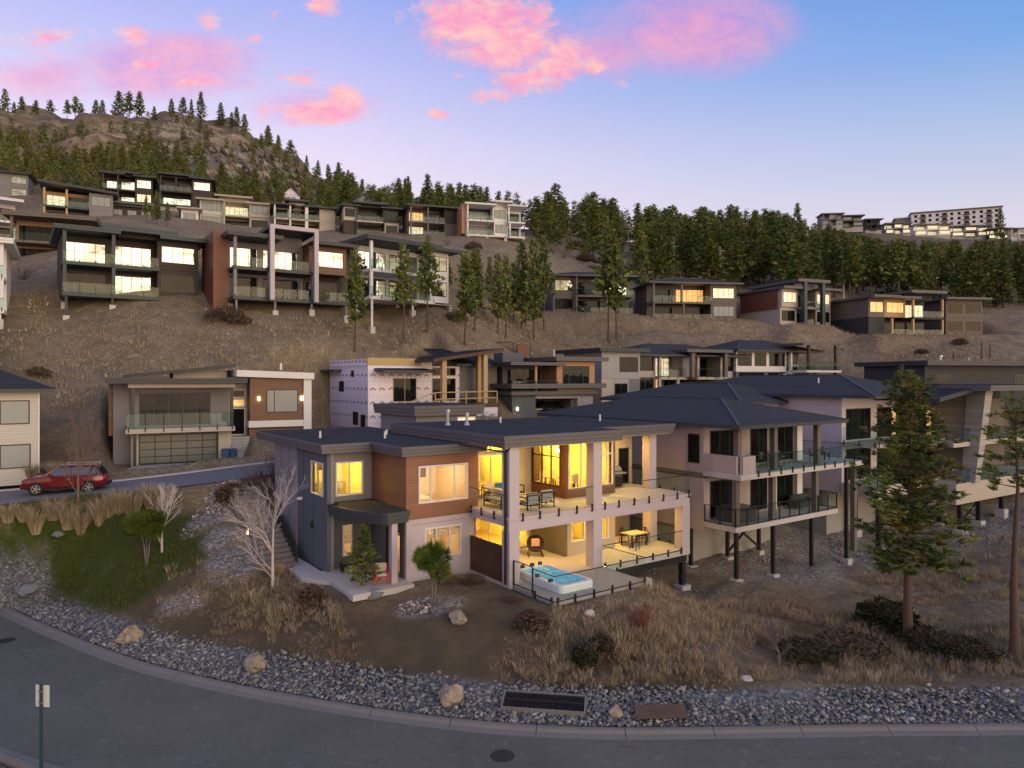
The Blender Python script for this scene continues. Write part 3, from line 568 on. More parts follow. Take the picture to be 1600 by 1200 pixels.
# ---------------------------------------------------------------- house kit: local x along the facade, y into the house, z up
class House:
    def __init__(s, name, label, loc, a, cat='house', group=None):
        s.root = empty(name, loc, a, label, cat, group); s.glass = 'pane_dark'; s.frame = 'trim_dark'
    def part(s, name, mb, mat, parent=None, label=None, smooth=False): return mb.build(name, mat, parent or s.root, label, smooth)
    def box(s, name, x0, x1, y0, y1, z0, z1, mat, parent=None, label=None): return s.part(name, MB().box(x0, x1, y0, y1, z0, z1), mat, parent, label)
    def roof(s, poly, z, th, fascia='fascia_grey', top='roof_membrane', bands=3, soffit=None, tilt=None):
        """flat or tilted slab roof: stepped fascia boards, membrane on top"""
        if len(poly) == 4 and not isinstance(poly[0], (tuple, list)): x0, x1, y0, y1 = poly; poly = [(x0, y0), (x1, y0), (x1, y1), (x0, y1)]
        tf = tilt or (lambda p: 0.0); cx = sum(p[0] for p in poly) / len(poly); cy = sum(p[1] for p in poly) / len(poly)
        def inset(d):
            out = []; n = len(poly)
            for i in range(n):
                a, b, c = Vector(poly[i - 1]), Vector(poly[i]), Vector(poly[(i + 1) % n]); e1 = (b - a).normalized(); e2 = (c - b).normalized()
                n1 = Vector((-e1.y, e1.x)); n2 = Vector((-e2.y, e2.x)); k = n1 + n2; k = k / max(.2, k.length_squared) * 2 if k.length > 1e-6 else n1
                out.append((b.x + k.x * d, b.y + k.y * d))
            return out
        m = MB(); st = th / bands
        for k in range(bands):
            P = inset(.035 * (bands - 1 - k)); m.prism(P, lambda p, k=k: z + st * k + (.012 if k else 0) + tf(p), lambda p, k=k: z + st * (k + 1) + tf(p))
        r = s.part('roof', m, fascia); P = inset(.13)
        s.part('roof_membrane', MB().prism(P, lambda p: z + th - .03 + tf(p), lambda p: z + th + .012 + tf(p)), top, r)
        if soffit: s.part('soffit', MB().prism(inset(.22), lambda p: z - .05 + tf(p), lambda p: z - .003 + tf(p)), soffit, r)
        return r
    def hip(s, x0, x1, y0, y1, z, h, mat='roof_dark', fascia='fascia_dark', th=.22, ridge=None):
        w = min(x1 - x0, y1 - y0) / 2; yc = (y0 + y1) / 2; xc = (x0 + x1) / 2
        if (x1 - x0) >= (y1 - y0): a, b = (x0 + w, yc), (x1 - w - .01, yc)
        else: a, b = (xc, y0 + w), (xc, y1 - w - .01)
        r = s.part('roof', MB().box(x0, x1, y0, y1, z, z + th), fascia)
        e = .03; zt = z + th + .004; v = [(x0 - e, y0 - e, zt), (x1 + e, y0 - e, zt), (x1 + e, y1 + e, zt), (x0 - e, y1 + e, zt), (*a, zt + h), (*b, zt + h)]
        f = [(0, 1, 5, 4), (1, 2, 5), (2, 3, 4, 5), (3, 0, 4)] if (x1 - x0) >= (y1 - y0) else [(0, 1, 4), (1, 2, 5, 4), (2, 3, 5), (3, 0, 4, 5)]
        m = MB(); m.add(v, f + [(3, 2, 1, 0)]); s.part('shingles', m, 'roof_shingle' if mat == 'roof_dark' else mat, r)
        cap = MB()
        for i in range(4): cap.bar(v[i], v[4] if (i in (0, 3) and (x1 - x0) >= (y1 - y0)) or (i in (0, 1) and (x1 - x0) < (y1 - y0)) else v[5], .16, .07)
        cap.bar(v[4], v[5], .16, .07); s.part('ridge_cap', cap, fascia, r); return r
    def win(s, a0, a1, z0, z1, at=0.0, face='f', n=2, glass=None, frame=None, rows=1, fw=.07, deep=.05, splits=None, transom=None, proud=.03, sill=False, pane_mats=None, name='window'):
        """framed window; face f looks to -y at y=at, l looks to -x at x=at, r looks to +x. Frame and panes stand as own meshes"""
        glass = glass or s.glass; frame = frame or s.frame
        def bx(m, p0, p1, q0, q1, d0, d1):     # along-facade, height, outward depth
            if face == 'f': m.box(p0, p1, at - d1, at - d0, q0, q1)
            elif face == 'l': m.box(at - d1, at - d0, p0, p1, q0, q1)
            else: m.box(at + d0, at + d1, p0, p1, q0, q1)
        m = MB(); bx(m, a0, a1, z1 - fw, z1, -deep, proud); bx(m, a0, a1, z0, z0 + fw, -deep, proud); bx(m, a0, a0 + fw, z0 + fw, z1 - fw, -deep, proud); bx(m, a1 - fw, a1, z0 + fw, z1 - fw, -deep, proud)
        xs = [a0 + fw] + ([a0 + (a1 - a0) * q for q in splits] if splits else [a0 + (a1 - a0) * k / n for k in range(1, n)]) + [a1 - fw]
        zs = [z0 + fw] + ([transom] if transom else [z0 + (z1 - z0) * k / rows for k in range(1, rows)]) + [z1 - fw]; hm = fw * .4
        for x in xs[1:-1]: bx(m, x - hm, x + hm, z0 + fw, z1 - fw, -deep, proud - .008)
        for z in zs[1:-1]: bx(m, a0 + fw, a1 - fw, z - hm, z + hm, -deep, proud - .012)
        if sill: bx(m, a0 - .05, a1 + .05, z0 - .06, z0 - .002, -.02, proud + .06)
        w = s.part(name, m, frame); k = 0
        for i in range(len(xs) - 1):
            for j in range(len(zs) - 1):
                p = MB(); e0 = hm if i else 0; e1 = hm if i < len(xs) - 2 else 0; g0 = hm if j else 0; g1 = hm if j < len(zs) - 2 else 0
                bx(p, xs[i] + e0, xs[i + 1] - e1, zs[j] + g0, zs[j + 1] - g1, .004, .012)
                s.part('pane', p, (pane_mats[k % len(pane_mats)] if pane_mats else glass), w); k += 1
        return w
    def wall(s, name, face, at, a0, a1, z0, z1, mat, holes=(), th=.2):
        """wall sheet with real openings; occupies at..at+th behind its face"""
        xs = sorted({a0, a1, *[h[0] for h in holes], *[h[1] for h in holes]}); zs = sorted({z0, z1, *[h[2] for h in holes], *[h[3] for h in holes]}); m = MB()
        for i in range(len(xs) - 1):
            for j in range(len(zs) - 1):
                x, z = (xs[i] + xs[i + 1]) / 2, (zs[j] + zs[j + 1]) / 2
                if x < a0 or x > a1 or z < z0 or z > z1 or any(h[0] < x < h[1] and h[2] < z < h[3] for h in holes): continue
                if face == 'f': m.box(xs[i], xs[i + 1], at, at + th, zs[j], zs[j + 1])
                else: m.box(at, at + th, xs[i], xs[i + 1], zs[j], zs[j + 1])
        return s.part(name, m, mat)
    def rail(s, pts, z, h=1.0, glass='glass_rail', step=1.3, style='spigot', post='trim_dark', top=True, out=.06):
        """glass balustrade along points on the deck; out pushes the posts to the outer face"""
        root = None
        for (p, q) in zip(pts[:-1], pts[1:]):
            p, q = Vector((*p, z)), Vector((*q, z)); d = q - p; n = max(1, round(d.length / step)); d /= n; m = MB(); up = Vector((0, 0, 1)); e = d.normalized(); nrm = Vector((e.y, -e.x, 0))
            for k in range(n + 1):
                c = p + d * k
                if style == 'spigot': c = c + nrm * out; c = c + e * (.14 if k == 0 else -.14 if k == n else 0); m.bar(c + up * -.22, c + up * .17, .085, .07)
                else: m.bar(c + up * -.15, c + up * h, .06, .06)
            if style == 'spigot': m.bar(p + nrm * (out - .045) + up * -.02, q + nrm * (out - .045) + up * -.02, .03, .05)
            if top: m.bar(p + up * (h + .01), q + up * (h + .01), .035, .035)
            if style == 'frame': m.bar(p + up * .07, q + up * .07, .045, .045)
            r = s.part('railing', m, post)
            for k in range(n):
                a, b = p + d * k + e * .035, p + d * (k + 1) - e * .035; b0 = .03 if style == 'spigot' else .1
                g = MB(); w = nrm * .006; g.hexa([a - w + up * b0, b - w + up * b0, b + w + up * b0, a + w + up * b0], [a - w + up * (h - .02), b - w + up * (h - .02), b + w + up * (h - .02), a + w + up * (h - .02)]); s.part('pane', g, glass, r)
        return root
    def post(s, x, y, z0, z1, w=.22, mat='steel_dark', foot=True, name='post'):
        o = s.box(name, x - w / 2, x + w / 2, y - w / 2, y + w / 2, z0, z1, mat)
        if foot: s.box('footing', x - w * .9 - .1, x + w * .9 + .1, y - w * .9 - .1, y + w * .9 + .1, z0 - 1.2, z0 + .12, 'concrete_pale', o)
        return o
    def ground(s, x, y):
        w = s.root.matrix_basis @ Vector((x, y, 0)); return tz(w.x, w.y) - s.root.location.z
    def vent(s, x, y, z, h=.45, r=.06, mat='pvc_white', cap=False):
        m = MB().tube((x, y, z - .05), (x, y, z + h), r, r * .9, 10)
        if cap: m.tube((x, y, z), (x, y, z + .18), r * 2.0, r * 1.1, 12); m.tube((x, y, z + h - .04), (x, y, z + h + .16), r * 1.7, r * 1.7, 12)
        return s.part('roof_vent', m, mat, smooth=False)
    def lamp(s, x, y, z, e, c=(1, .66, .30), size=.5, kind='AREA', spread=None):
        l = bpy.data.lights.new('lamp', kind); l.energy = e; l.color = c
        if kind == 'AREA': l.size = size; l.shape = 'DISK'
        else: l.shadow_soft_size = size
        o = bpy.data.objects.new('lamp_light', l); COL.objects.link(o); o.parent = s.root; o.location = (x, y, z); return o

plain('plaster_warm', (.80, .72, .56), .9, .05, .5, 0, 40); plain('floor_oak', (.42, .28, .15), .5, .2, 3, .05, 30); plain('soffit_cream', (.62, .57, .48), .8, .05, 1, .05, 40)
plain('cabinet_white', (.75, .73, .70), .4, .05, 1, 0, 40); plain('fabric_grey', (.30, .30, .31), .95, .12, 6, .3, 120); plain('fabric_cream', (.60, .54, .45), .95, .1, 6, .3, 120)
plain('fabric_blue', (.02, .16, .28), .9, .5, 9, .2, 90); plain('fabric_red', (.55, .05, .04), .8, .1, 6, .2, 90); plain('fabric_dark', (.05, .055, .06), .9, .2, 6, .3, 90)
plain('paint_red', (.60, .035, .03), .4, .08, 3, 0, 40); plain('wicker', (.035, .025, .022), .7, .4, 30, .5, 80); plain('black_metal', (.015, .015, .017), .4, .2, 4, .05, 60, metal=.4)
plain('stainless', (.55, .55, .56), .3, .1, 4, .05, 60, metal=.9); plain('acrylic_white', (.78, .78, .80), .25, .04, 2, 0, 40); plain('table_top', (.55, .45, .30), .5, .1, 3, 0, 40); plain('frame_art', (.10, .07, .05), .6, .5, 4, 0, 30)

# ---------------------------------------------------------------- the lit house
H = House('house', 'two storey lilac and slate house with lit yellow rooms and a hot tub patio', M0, MA); HM = H
H.frame = 'trim_white'
D, UZ = 3.136, 5.95       # deck level, wall head under the lower roof
# slabs, pillars and beams
H.box('patio_slab', 0, 12.6, 0, 5.65, -.33, 0, 'concrete_pale'); H.box('patio_slab', .2, 5.86, -3.1, -.004, -.36, -.012, 'concrete')
H.box('retaining_wall', 5.3, 6.35, -3.0, -2.6, -1.2, -.02, 'concrete')
H.box('deck_slab', .36, 12.14, .46, 5.65, 2.72, D - .008, 'concrete_pale')
b = H.box('deck_beam', 0, 12.6, .02, .45, 2.45, 2.995, 'stucco_lilac'); H.box('cap', -.05, 12.65, -.04, .5, 3.0, D, 'stucco_lilac', b)
b = H.box('deck_beam', 12.15, 12.58, .452, 4.6, 2.45, 2.995, 'stucco_lilac'); H.box('cap', 12.12, 12.65, .502, 4.6, 3.0, D, 'stucco_lilac', b)
b = H.box('deck_beam', .02, .35, .452, 3.48, 2.68, 2.995, 'stucco_lilac'); H.box('cap', -.05, .38, .502, 3.48, 3.0, D, 'stucco_lilac', b)
H.box('soffit', .36, 12.14, .46, 5.62, 2.66, 2.716, 'soffit_cream')
for (x, y, z0, z1) in ((0, 0, -.3, 2.448), (5.26, 0, -.0, 2.448), (12.0, 0.0, -.33, 2.448), (12.0, 2.5, 0, 2.66)): H.box('pillar', x + .005, x + .6, y + .005, y + .6, z0, z1, 'stucco_lilac')
for (x, y) in ((0, 0), (5.26, 0), (11.95, 2.5)): H.box('pillar', x + .01, x + .59, y + .01, y + .59, D, 6.40, 'stucco_lilac')
H.box('steel_beam', 6.2, 12.5, .15, .4, -.75, -.335, 'steel_dark'); H.box('steel_beam', 12.1, 12.4, .42, 5, -.72, -.335, 'steel_dark')
for (x, y) in ((12.25, .28), (8.6, 3.2), (12.25, 4.6), (6.4, .28)): H.post(x, y, H.ground(x, y) + .1, -.75, .28)
H.part('downspout', MB().bar((-.06, .25, .0), (-.06, .25, 6.2), .09).bar((-.06, .25, 6.2), (-.06, -.1, 6.45), .08).bar((-.06, .25, 6.2), (-.9, 3.2, 6.42), .06), 'trim_dark')
# walls: wood and lilac wing
H.wall('wall', 'f', 3.5, -3.57, .51, 2.87, UZ, 'wood_siding', [(-2.91, -.10, 3.60, 5.42)])
H.wall('wall', 'f', 3.54, -3.54, .30, -.5, 2.868, 'stucco_lilac', [(-2.56, -.48, .85, 2.37)])
H.wall('wall', 'l', -3.57, 3.702, 7.4, 3.3, UZ, 'wood_siding'); H.wall('wall', 'l', -3.54, 3.742, 7.4, -.5, 2.868, 'stucco_slate', [(4.1, 5.0, .03, 2.25), (5.25, 5.75, .3, 2.25)])
H.box('wall', .31, .51, 3.702, 5.65, 0, UZ, 'wood_siding')
H.win(-2.91, -.10, 3.60, 5.42, 3.5, 'f', splits=[.24, .72], glass='glass_window', fw=.09); H.win(-2.56, -.48, .85, 2.37, 3.54, 'f', splits=[.31, .68], glass='glass_window', fw=.08)
H.win(4.1, 5.0, .03, 2.25, -3.54, 'l', n=1, glass='glass_window', frame='trim_dark', name='door'); H.win(5.25, 5.75, .3, 2.25, -3.54, 'l', n=1, glass='glass_window', frame='trim_dark')
# slate wing
H.wall('wall', 'f', 7.4, -5.95, -3.58, -.5, 3.3, 'stucco_slate', [(-5.18, -4.66, .6, 2.2)]); H.wall('wall', 'f', 7.4, -5.95, -3.58, 3.302, UZ, 'stucco_grey', [(-5.55, -4.06, 3.69, 5.42)])
H.wall('wall', 'l', -6.15, 7.0, 11.35, -.5, UZ, 'stucco_slate', [(7.51, 9.25, 3.70, 5.41)]); H.box('wall', -6.21, -5.96, 11.352, 15.2, -.5, UZ, 'stucco_grey')
H.box('wall', -5.948, -5.78, 7.02, 7.398, -.5, UZ, 'stucco_grey'); H.box('wall', -6.15, .5, 15.2, 15.4, -.5, UZ, 'stucco_grey')
H.win(7.51, 9.25, 3.70, 5.41, -6.15, 'l', splits=[.45], glass='glass_window'); H.win(-5.55, -4.06, 3.69, 5.42, 7.4, 'f', n=2, glass='glass_window', fw=.08); H.win(-5.18, -4.66, .6, 2.2, 7.4, 'f', n=1, glass='glass_window', frame='trim_white')
# entry canopy with its pillar
cp = [(-6.14, 6.98), (-6.08, 6.2), (-5.95, 5.5), (-5.75, 4.8), (-5.48, 4.15), (-5.2, 3.62), (-4.95, 3.2), (-4.75, 3.04), (-3.575, 3.04), (-3.575, 7.39), (-5.77, 7.39), (-5.77, 6.98)]
H.roof(cp, 2.88, .54, 'fascia_dark', 'roof_membrane', 3); H.box('pillar', -4.42, -4.12, 3.3, 3.6, -.05, 2.878, 'stucco_lilac'); H.box('porch_slab', -6.6, -3.55, 2.7, 7.39, -.25, .035, 'concrete_pale'); H.box('porch_ceiling', -5.1, -3.6, 4.5, 7.38, 2.82, 2.872, 'soffit_cream')
m = MB(); m.prism([(-7.5, 6.9), (-6.62, 5.4), (-6.62, 7.2), (-6.3, 7.2), (-6.3, 10.8), (-7.5, 10.8)], -.22, .03); H.part('walkway', m, 'concrete_pale')
# deck rooms
H.wall('wall', 'f', 5.65, .51, 5.54, D - .3, 6.4, 'stucco_cream', [(1.9, 3.6, D + .06, 5.5), (1.9, 3.6, 5.62, 6.15)])
H.win(1.9, 3.6, D + .06, 5.5, 5.65, 'f', n=2, glass='glass_window', name='sliding_door', fw=.09); H.win(1.9, 3.6, 5.62, 6.15, 5.65, 'f', n=2, glass='glass_window')
H.wall('wall', 'l', 5.54, 2.95, 5.65, D, 6.4, 'wood_red', [(3.0, 5.5, 3.72, 6.22)], .16); H.box('wall', 5.54, 5.74, 2.65, 2.948, D, 6.4, 'wood_red')
H.win(3.0, 5.5, 3.72, 6.22, 5.54, 'l', n=3, glass='glass_window', transom=5.35, frame='trim_dark')
H.wall('wall', 'f', 2.65, 5.742, 9.3, D, 6.4, 'wood_brown', [(5.80, 7.7, 3.60, 6.22), (7.95, 9.12, 3.60, 6.22)])
H.win(5.80, 7.7, 3.60, 6.22, 2.65, 'f', splits=[.5], glass='glass_window', fw=.09); H.win(7.95, 9.12, 3.60, 6.22, 2.65, 'f', splits=[.62], transom=5.4, glass='glass_window', fw=.09)
H.box('wall', 9.1, 9.3, 2.852, 4.6, D, 6.4, 'wood_brown'); H.wall('wall', 'f', 4.6, 9.302, 12.6, D, 6.4, 'stucco_cream', [(11.45, 12.3, D + .05, 5.4)]); H.win(11.45, 12.3, D + .05, 5.4, 4.6, 'f', n=1, glass='pane_dark', frame='trim_dark', name='door')
H.box('wall', 12.4, 12.6, 4.802, 11.3, -.3, 6.4, 'stucco_lilac'); H.box('wall', .5, 12.38, 11.1, 11.3, -.3, 6.4, 'stucco_grey')
# patio rooms
H.wall('wall', 'f', 5.65, .302, 5.54, 0, 2.66, 'stucco_cream', [(1.7, 3.6, .06, 2.3), (4.55, 5.35, .06, 2.2)]); H.win(1.7, 3.6, .06, 2.3, 5.65, 'f', n=2, glass='glass_window', name='sliding_door'); H.win(4.55, 5.35, .06, 2.2, 5.65, 'f', n=1, glass='glass_window', name='door')
H.box('wall', 5.54, 5.74, 2.65, 5.65, 0, 2.66, 'stucco_taupe'); H.wall('wall', 'f', 2.65, 5.742, 9.3, 0, 2.66, 'stucco_cream', [(6.0, 7.0, .7, 2.3), (8.25, 8.8, .6, 2.25)])
H.win(6.0, 7.0, .7, 2.3, 2.65, 'f', n=1, glass='glass_window', fw=.09); H.win(8.25, 8.8, .6, 2.25, 2.65, 'f', n=1, glass='glass_window', fw=.08)
H.box('wall', 9.1, 9.3, 2.852, 4.6, 0, 2.66, 'stucco_cream'); H.box('wall', 9.302, 12.4, 4.6, 4.8, 0, 2.66, 'stucco_taupe')
# roofs
H.roof([(-.5, -.3), (7.16, -.3), (7.16, 1.6), (13.2, 1.6), (13.2, 11.6), (-.5, 11.6)], 6.45, .55, 'fascia_grey', 'roof_membrane', 3, 'soffit_cream')
H.roof([(-6.6, 6.6), (-4.0, 6.6), (-4.0, 3.1), (.9, 3.1), (.9, 17.8), (-6.6, 17.8)], 5.96, .46, 'fascia_grey', 'roof_membrane', 3)
H.box('wall', 3.3, 8.1, 15.5, 21, -.3, 7.15, 'stucco_grey'); H.roof((2.9, 8.5, 15.0, 21.5), 7.15, .68, 'fascia_grey', 'roof_membrane', 3)
H.win(6.5, 8.0, 6.3, 7.0, 15.5, 'f', n=2, glass='pane_pale', frame='trim_white')
for (x, y, z, h) in ((-5.2, 10.5, 6.43, .38), (-2.4, 8.3, 6.43, .38), (-1.2, 10.6, 6.43, .3), (5.0, 8.0, 7.02, .35), (11.2, 6.0, 7.02, .4), (2.4, 7.6, 7.02, .3)): H.vent(x, y, z, h)
H.vent(1.3, 7.9, 7.02, .75, .085, 'steel_zinc', True); H.vent(2.2, 7.3, 7.02, .55, .085, 'steel_zinc', True)
H.part('wall_light', MB().box(-6.26, -6.15, 8.9, 9.05, 1.9, 2.25), 'trim_dark'); H.part('wall_light', MB().box(-6.4, -6.15, 10.6, 10.72, 3.15, 3.3), 'pvc_white')
# balustrades
H.rail([(0, 3.4), (0, .1)], D, 1.02, 'glass_rail_clear', 1.0); H.rail([(.6, 0), (5.26, 0)], D, 1.02, 'glass_rail_clear', 1.15); H.rail([(5.86, 0), (12.6, 0)], D, 1.02, 'glass_rail_clear', 1.1); H.rail([(12.6, 0), (12.6, 2.45)], D, 1.02, 'glass_rail', 1.2); H.rail([(12.6, 3.1), (12.6, 4.6)], D, 1.02, 'glass_rail', 1.4)
H.rail([(5.9, .02), (11.98, .02)], 0, 1.05, 'glass_rail_clear', 1.2); H.rail([(12.58, .62), (12.58, 2.5)], 0, 1.05, 'glass_rail', 1.2); H.rail([(12.58, 3.1), (12.58, 4.6)], 0, 1.05, 'glass_rail', 1.4)
H.rail([(.22, -1.6), (.22, -3.08), (5.84, -3.08), (5.84, -.02)], -.012, 1.08, 'glass_rail_clear', 1.15); H.rail([(.22, -.05), (.22, -1.5)], -.012, 1.15, 'glass_rail_clear', 1.45, 'frame')
# interiors: warm rooms behind the panes
def room(x0, x1, y0, y1, z0, z1, back='plaster_warm', lamps=(), e=40, col=(1.0, .60, .20), left=None, right=None):
    m = MB(); w = .06
    m.box(x0, x1, y1 - w, y1, z0, z1); m.box(x0, x0 + w, y0 if left is None else left, y1 - w, z0, z1); m.box(x1 - w, x1, y0 if right is None else right, y1 - w, z0, z1); m.box(x0 + w, x1 - w, y0, y1 - w, z1 - w, z1); r = H.part('interior_wall', m, back)
    H.part('floor', MB().box(x0 + w, x1 - w, y0, y1 - w, z0, z0 + w), 'floor_oak', r)
    for (lx, ly) in lamps:
        H.part('ceiling_lamp', MB().tube((lx, ly, z1 - w - .03), (lx, ly, z1 - w - .004), .16, .16, 14), 'lamp_glow', r); H.lamp(lx, ly, z1 - w - .06, e, col, .5)
    return r
YL = (1.0, .63, .055)
room(.75, 5.50, 5.87, 11.0, D + .005, 6.38, lamps=((2.6, 7.6), (4.4, 9.4)), e=215, col=YL); room(5.78, 9.08, 2.88, 11.0, D + .005, 6.38, lamps=((7.4, 4.6), (7.4, 8.0)), e=235, col=YL, left=5.87)
room(-3.32, .28, 3.76, 7.36, 2.9, 5.94, lamps=((-1.5, 5.6),), e=95, col=(1, .60, .26)); room(-5.92, -3.62, 7.62, 11.3, 3.0, 5.94, lamps=((-4.8, 9.2),), e=150, col=YL, left=9.4)
room(-3.32, .28, 3.78, 7.36, -.02, 2.64, lamps=((-1.5, 5.8),), e=60, col=(1, .58, .24), left=5.9); room(-5.72, -3.60, 7.62, 11.3, -.02, 2.6, lamps=((-4.8, 9.0),), e=60, col=(1, .66, .34))
room(.55, 5.50, 5.87, 11.0, .005, 2.62, lamps=((2.6, 7.4), (4.6, 7.6)), e=130, col=YL); room(5.78, 9.08, 2.88, 7.0, .005, 2.62, lamps=((6.9, 4.4),), e=140, col=YL)
# soffit lamps over deck and patio
for (x, y, z, e) in ((1.6, 3.2, 6.38, 50), (3.9, 2.0, 6.38, 50), (7.0, 1.2, 6.38, 26), (10.6, 3.2, 6.38, 70), (1.8, 3.6, 2.64, 44), (3.9, 2.2, 2.64, 50), (7.2, 1.3, 2.64, 30), (9.8, 2.6, 2.64, 75), (11.2, 1.4, 2.64, 30)):
    H.part('soffit_lamp', MB().tube((x, y, z - .025), (x, y, z - .002), .07, .07, 12), 'lamp_glow'); H.lamp(x, y, z - .04, e * 1.35, (1, .55, .12), .14)
H.lamp(-4.6, 5.4, 2.78, 5, (1, .7, .4), .12)
# privacy fence beside the patio
F = empty('privacy_fence', mloc(.1, .62, -.3), MA, 'dark stained vertical slat fence beside the hot tub patio', 'fence')
m = MB(); m.box(-.04, .04, 0, 2.86, .25, .34); m.box(-.04, .04, 0, 2.86, 1.6, 1.69); m.build('rail', 'timber_dark', F)
for k in range(22): MB().box(-.078 - .02 * (k % 2), -.042, .02 + k * .13, .11 + k * .13, .06, 2.02 + .012 * (k % 3)).build('slat', 'timber_dark', F)
for y in (0.02, 1.4, 2.8): MB().box(.045, .13, y, y + .09, 0, 1.98).build('post', 'timber_dark', F)

# ---------------------------------------------------------------- furniture on deck and patio
def thing(name, label, cat, s, t, z, rz=0, group=None): return empty(name, mloc(s, t, z), MA + rz, label, cat, group)
def rbox(x0, x1, y0, y1, z0, z1, r=.05):
    """cushion: box with softened edges"""
    m = MB(); xs, ys, zs = (x0, x0 + r, x1 - r, x1), (y0, y0 + r, y1 - r, y1), (z0, z0 + r, z1 - r, z1)
    P = [[(xs[1], ys[1]), (xs[2], ys[1]), (xs[2], ys[2]), (xs[1], ys[2])], [(xs[0], ys[1]), (xs[1], ys[0]), (xs[2], ys[0]), (xs[3], ys[1]), (xs[3], ys[2]), (xs[2], ys[3]), (xs[1], ys[3]), (xs[0], ys[2])]]
    a = P[1]; v = [(x, y, z0 + r * .3) for x, y in P[0]] + [(x, y, zs[1]) for x, y in a] + [(x, y, zs[2]) for x, y in a] + [(x, y, z1) for x, y in P[0]]
    q = [(0, 4, 5), (0, 5, 6, 1), (1, 6, 7), (1, 7, 8, 2), (2, 8, 9), (2, 9, 10, 3), (3, 10, 11), (3, 11, 4, 0)]; f = [(3, 2, 1, 0)] + [t[::-1] for t in q][::1]
    f = [(0, 1, 2, 3)[::-1]] + [tuple(t) for t in q]
    for i in range(8): f.append((4 + i, 4 + (i + 1) % 8, 12 + (i + 1) % 8, 12 + i))
    tp = lambda k: 12 + k - 4; u = {0: 20, 1: 21, 2: 22, 3: 23}
    for t in q: f.append(tuple(u[i] if i < 4 else i + 8 for i in t)[::-1])
    f.append((20, 21, 22, 23)); m.add(v, f); return m
def sofa(s, t, z, rz, w, label, group=None, pillow=None):
    o = thing('outdoor_sofa', label, 'sofa', s, t, z, rz, group); m = MB()
    for x in (0, w): m.bar((x, 0, .0), (x, 0, .62), .05); m.bar((x, .75, 0), (x, .75, .75), .05); m.bar((x, 0, .62), (x, .75, .62), .05); m.bar((x, 0, .25), (x, .75, .25), .05)
    m.bar((0, 0, .25), (w, 0, .25), .05); m.bar((0, .75, .25), (w, .75, .25), .05); m.bar((0, .75, .73), (w, .75, .73), .05); m.build('frame', 'black_metal', o); n = max(1, round(w / .75))
    for k in range(n):
        a, b_ = w * k / n + .03, w * (k + 1) / n - .03; rbox(a, b_, .02, .72, .28, .45).build('seat_cushion', 'fabric_grey', o); rbox(a, b_, .56, .72, .46, .86).build('back_cushion', 'fabric_cream' if w > 1 else 'fabric_grey', o)
    if pillow: rbox(w * .3, w * .3 + .75, .36, .52, .47, .82).build('pillow', pillow, o, 'bright blue patterned pillow')
    return o
sofa(1.9, 4.55, D, 0, 2.3, 'cream cushioned long outdoor sofa with a blue pillow, against the deck windows', pillow='fabric_blue'); sofa(.95, 3.6, D, R(-90), .78 * 2, 'grey two seat outdoor sofa beside the wood clad wall')
sofa(2.55, 1.75, D, R(180), .75, 'grey outdoor armchair by the lilac corner pillar of the deck'); sofa(3.75, 2.0, D, R(175), .75, 'grey outdoor armchair facing the deck sofa, nearer the bay window')
o = thing('coffee_table', 'low pale topped table between the deck sofas', 'table', 2.0, 2.5, D); MB().box(0, 1.5, 0, .9, .36, .41).build('table_top', 'table_top', o)
for x in (.05, 1.45):
    for y in (.05, .85): MB().bar((x, y, 0), (x, y, .36), .06).build('leg', 'black_metal', o)
o = thing('barbecue', 'black and steel gas barbecue against the pale deck wall', 'barbecue', 9.9, 3.75, D); MB().box(0, 1.05, 0, .55, .1, .82).build('cabinet', 'black_metal', o); MB().box(-.35, 1.4, -.03, .56, .823, .90).build('shelf', 'stainless', o)
mm = MB(); pr = [(0, 0), (0, .16), (.1, .33), (.28, .40), (.46, .34), (.55, .16), (.55, 0)]; mm.add([(x, y, .905 + z) for x in (.05, 1.0) for y, z in pr], [tuple(range(6, -1, -1)), tuple(range(7, 14))] + [(i, (i + 1) % 7, (i + 1) % 7 + 7, i + 7) for i in range(7)]); h_ = mm.build('hood', 'stainless', o); MB().bar((.15, -.06, 1.02), (.9, -.06, 1.02), .04).build('handle', 'black_metal', h_)
for k in range(4): MB().tube((.15 + .25 * k, -.035, .72), (.15 + .25 * k, -.0, .72), .035, .035, 10).build('knob', 'stainless', o)
# hot tub
o = thing('hot_tub', 'white acrylic hot tub full of bright blue water, set in the patio', 'hot tub', 1.1, -2.45, -.01)
def rrect(x0, x1, y0, y1, r, n=5):
    P = []
    for cx, cy, a0 in ((x1 - r, y0 + r, -90), (x1 - r, y1 - r, 0), (x0 + r, y1 - r, 90), (x0 + r, y0 + r, 180)):
        for k in range(n + 1): a = R(a0 + 90 * k / n); P.append((cx + r * math.cos(a), cy + r * math.sin(a)))
    return P
outer, inner, low = rrect(0, 2.05, 0, 3.7, .28), rrect(.22, 1.83, .22, 3.48, .22), rrect(.4, 1.65, .5, 3.2, .3); n_ = len(outer); m = MB()
rings = [[(x, y, 0) for x, y in outer], [(x, y, .27) for x, y in outer], [(x * .97 + .03, y * .985 + .03, .34) for x, y in outer], [(x, y, .34) for x, y in inner], [(x, y, .2) for x, y in inner], [(x, y, -.2) for x, y in low]]
for r_ in rings: m.v += r_
for k in range(len(rings) - 1):
    for i in range(n_): m.f.append((k * n_ + i, k * n_ + (i + 1) % n_, (k + 1) * n_ + (i + 1) % n_, (k + 1) * n_ + i))
m.f.append(tuple(range(5 * n_, 6 * n_))); m.build('shell', 'acrylic_white', o, smooth=False)
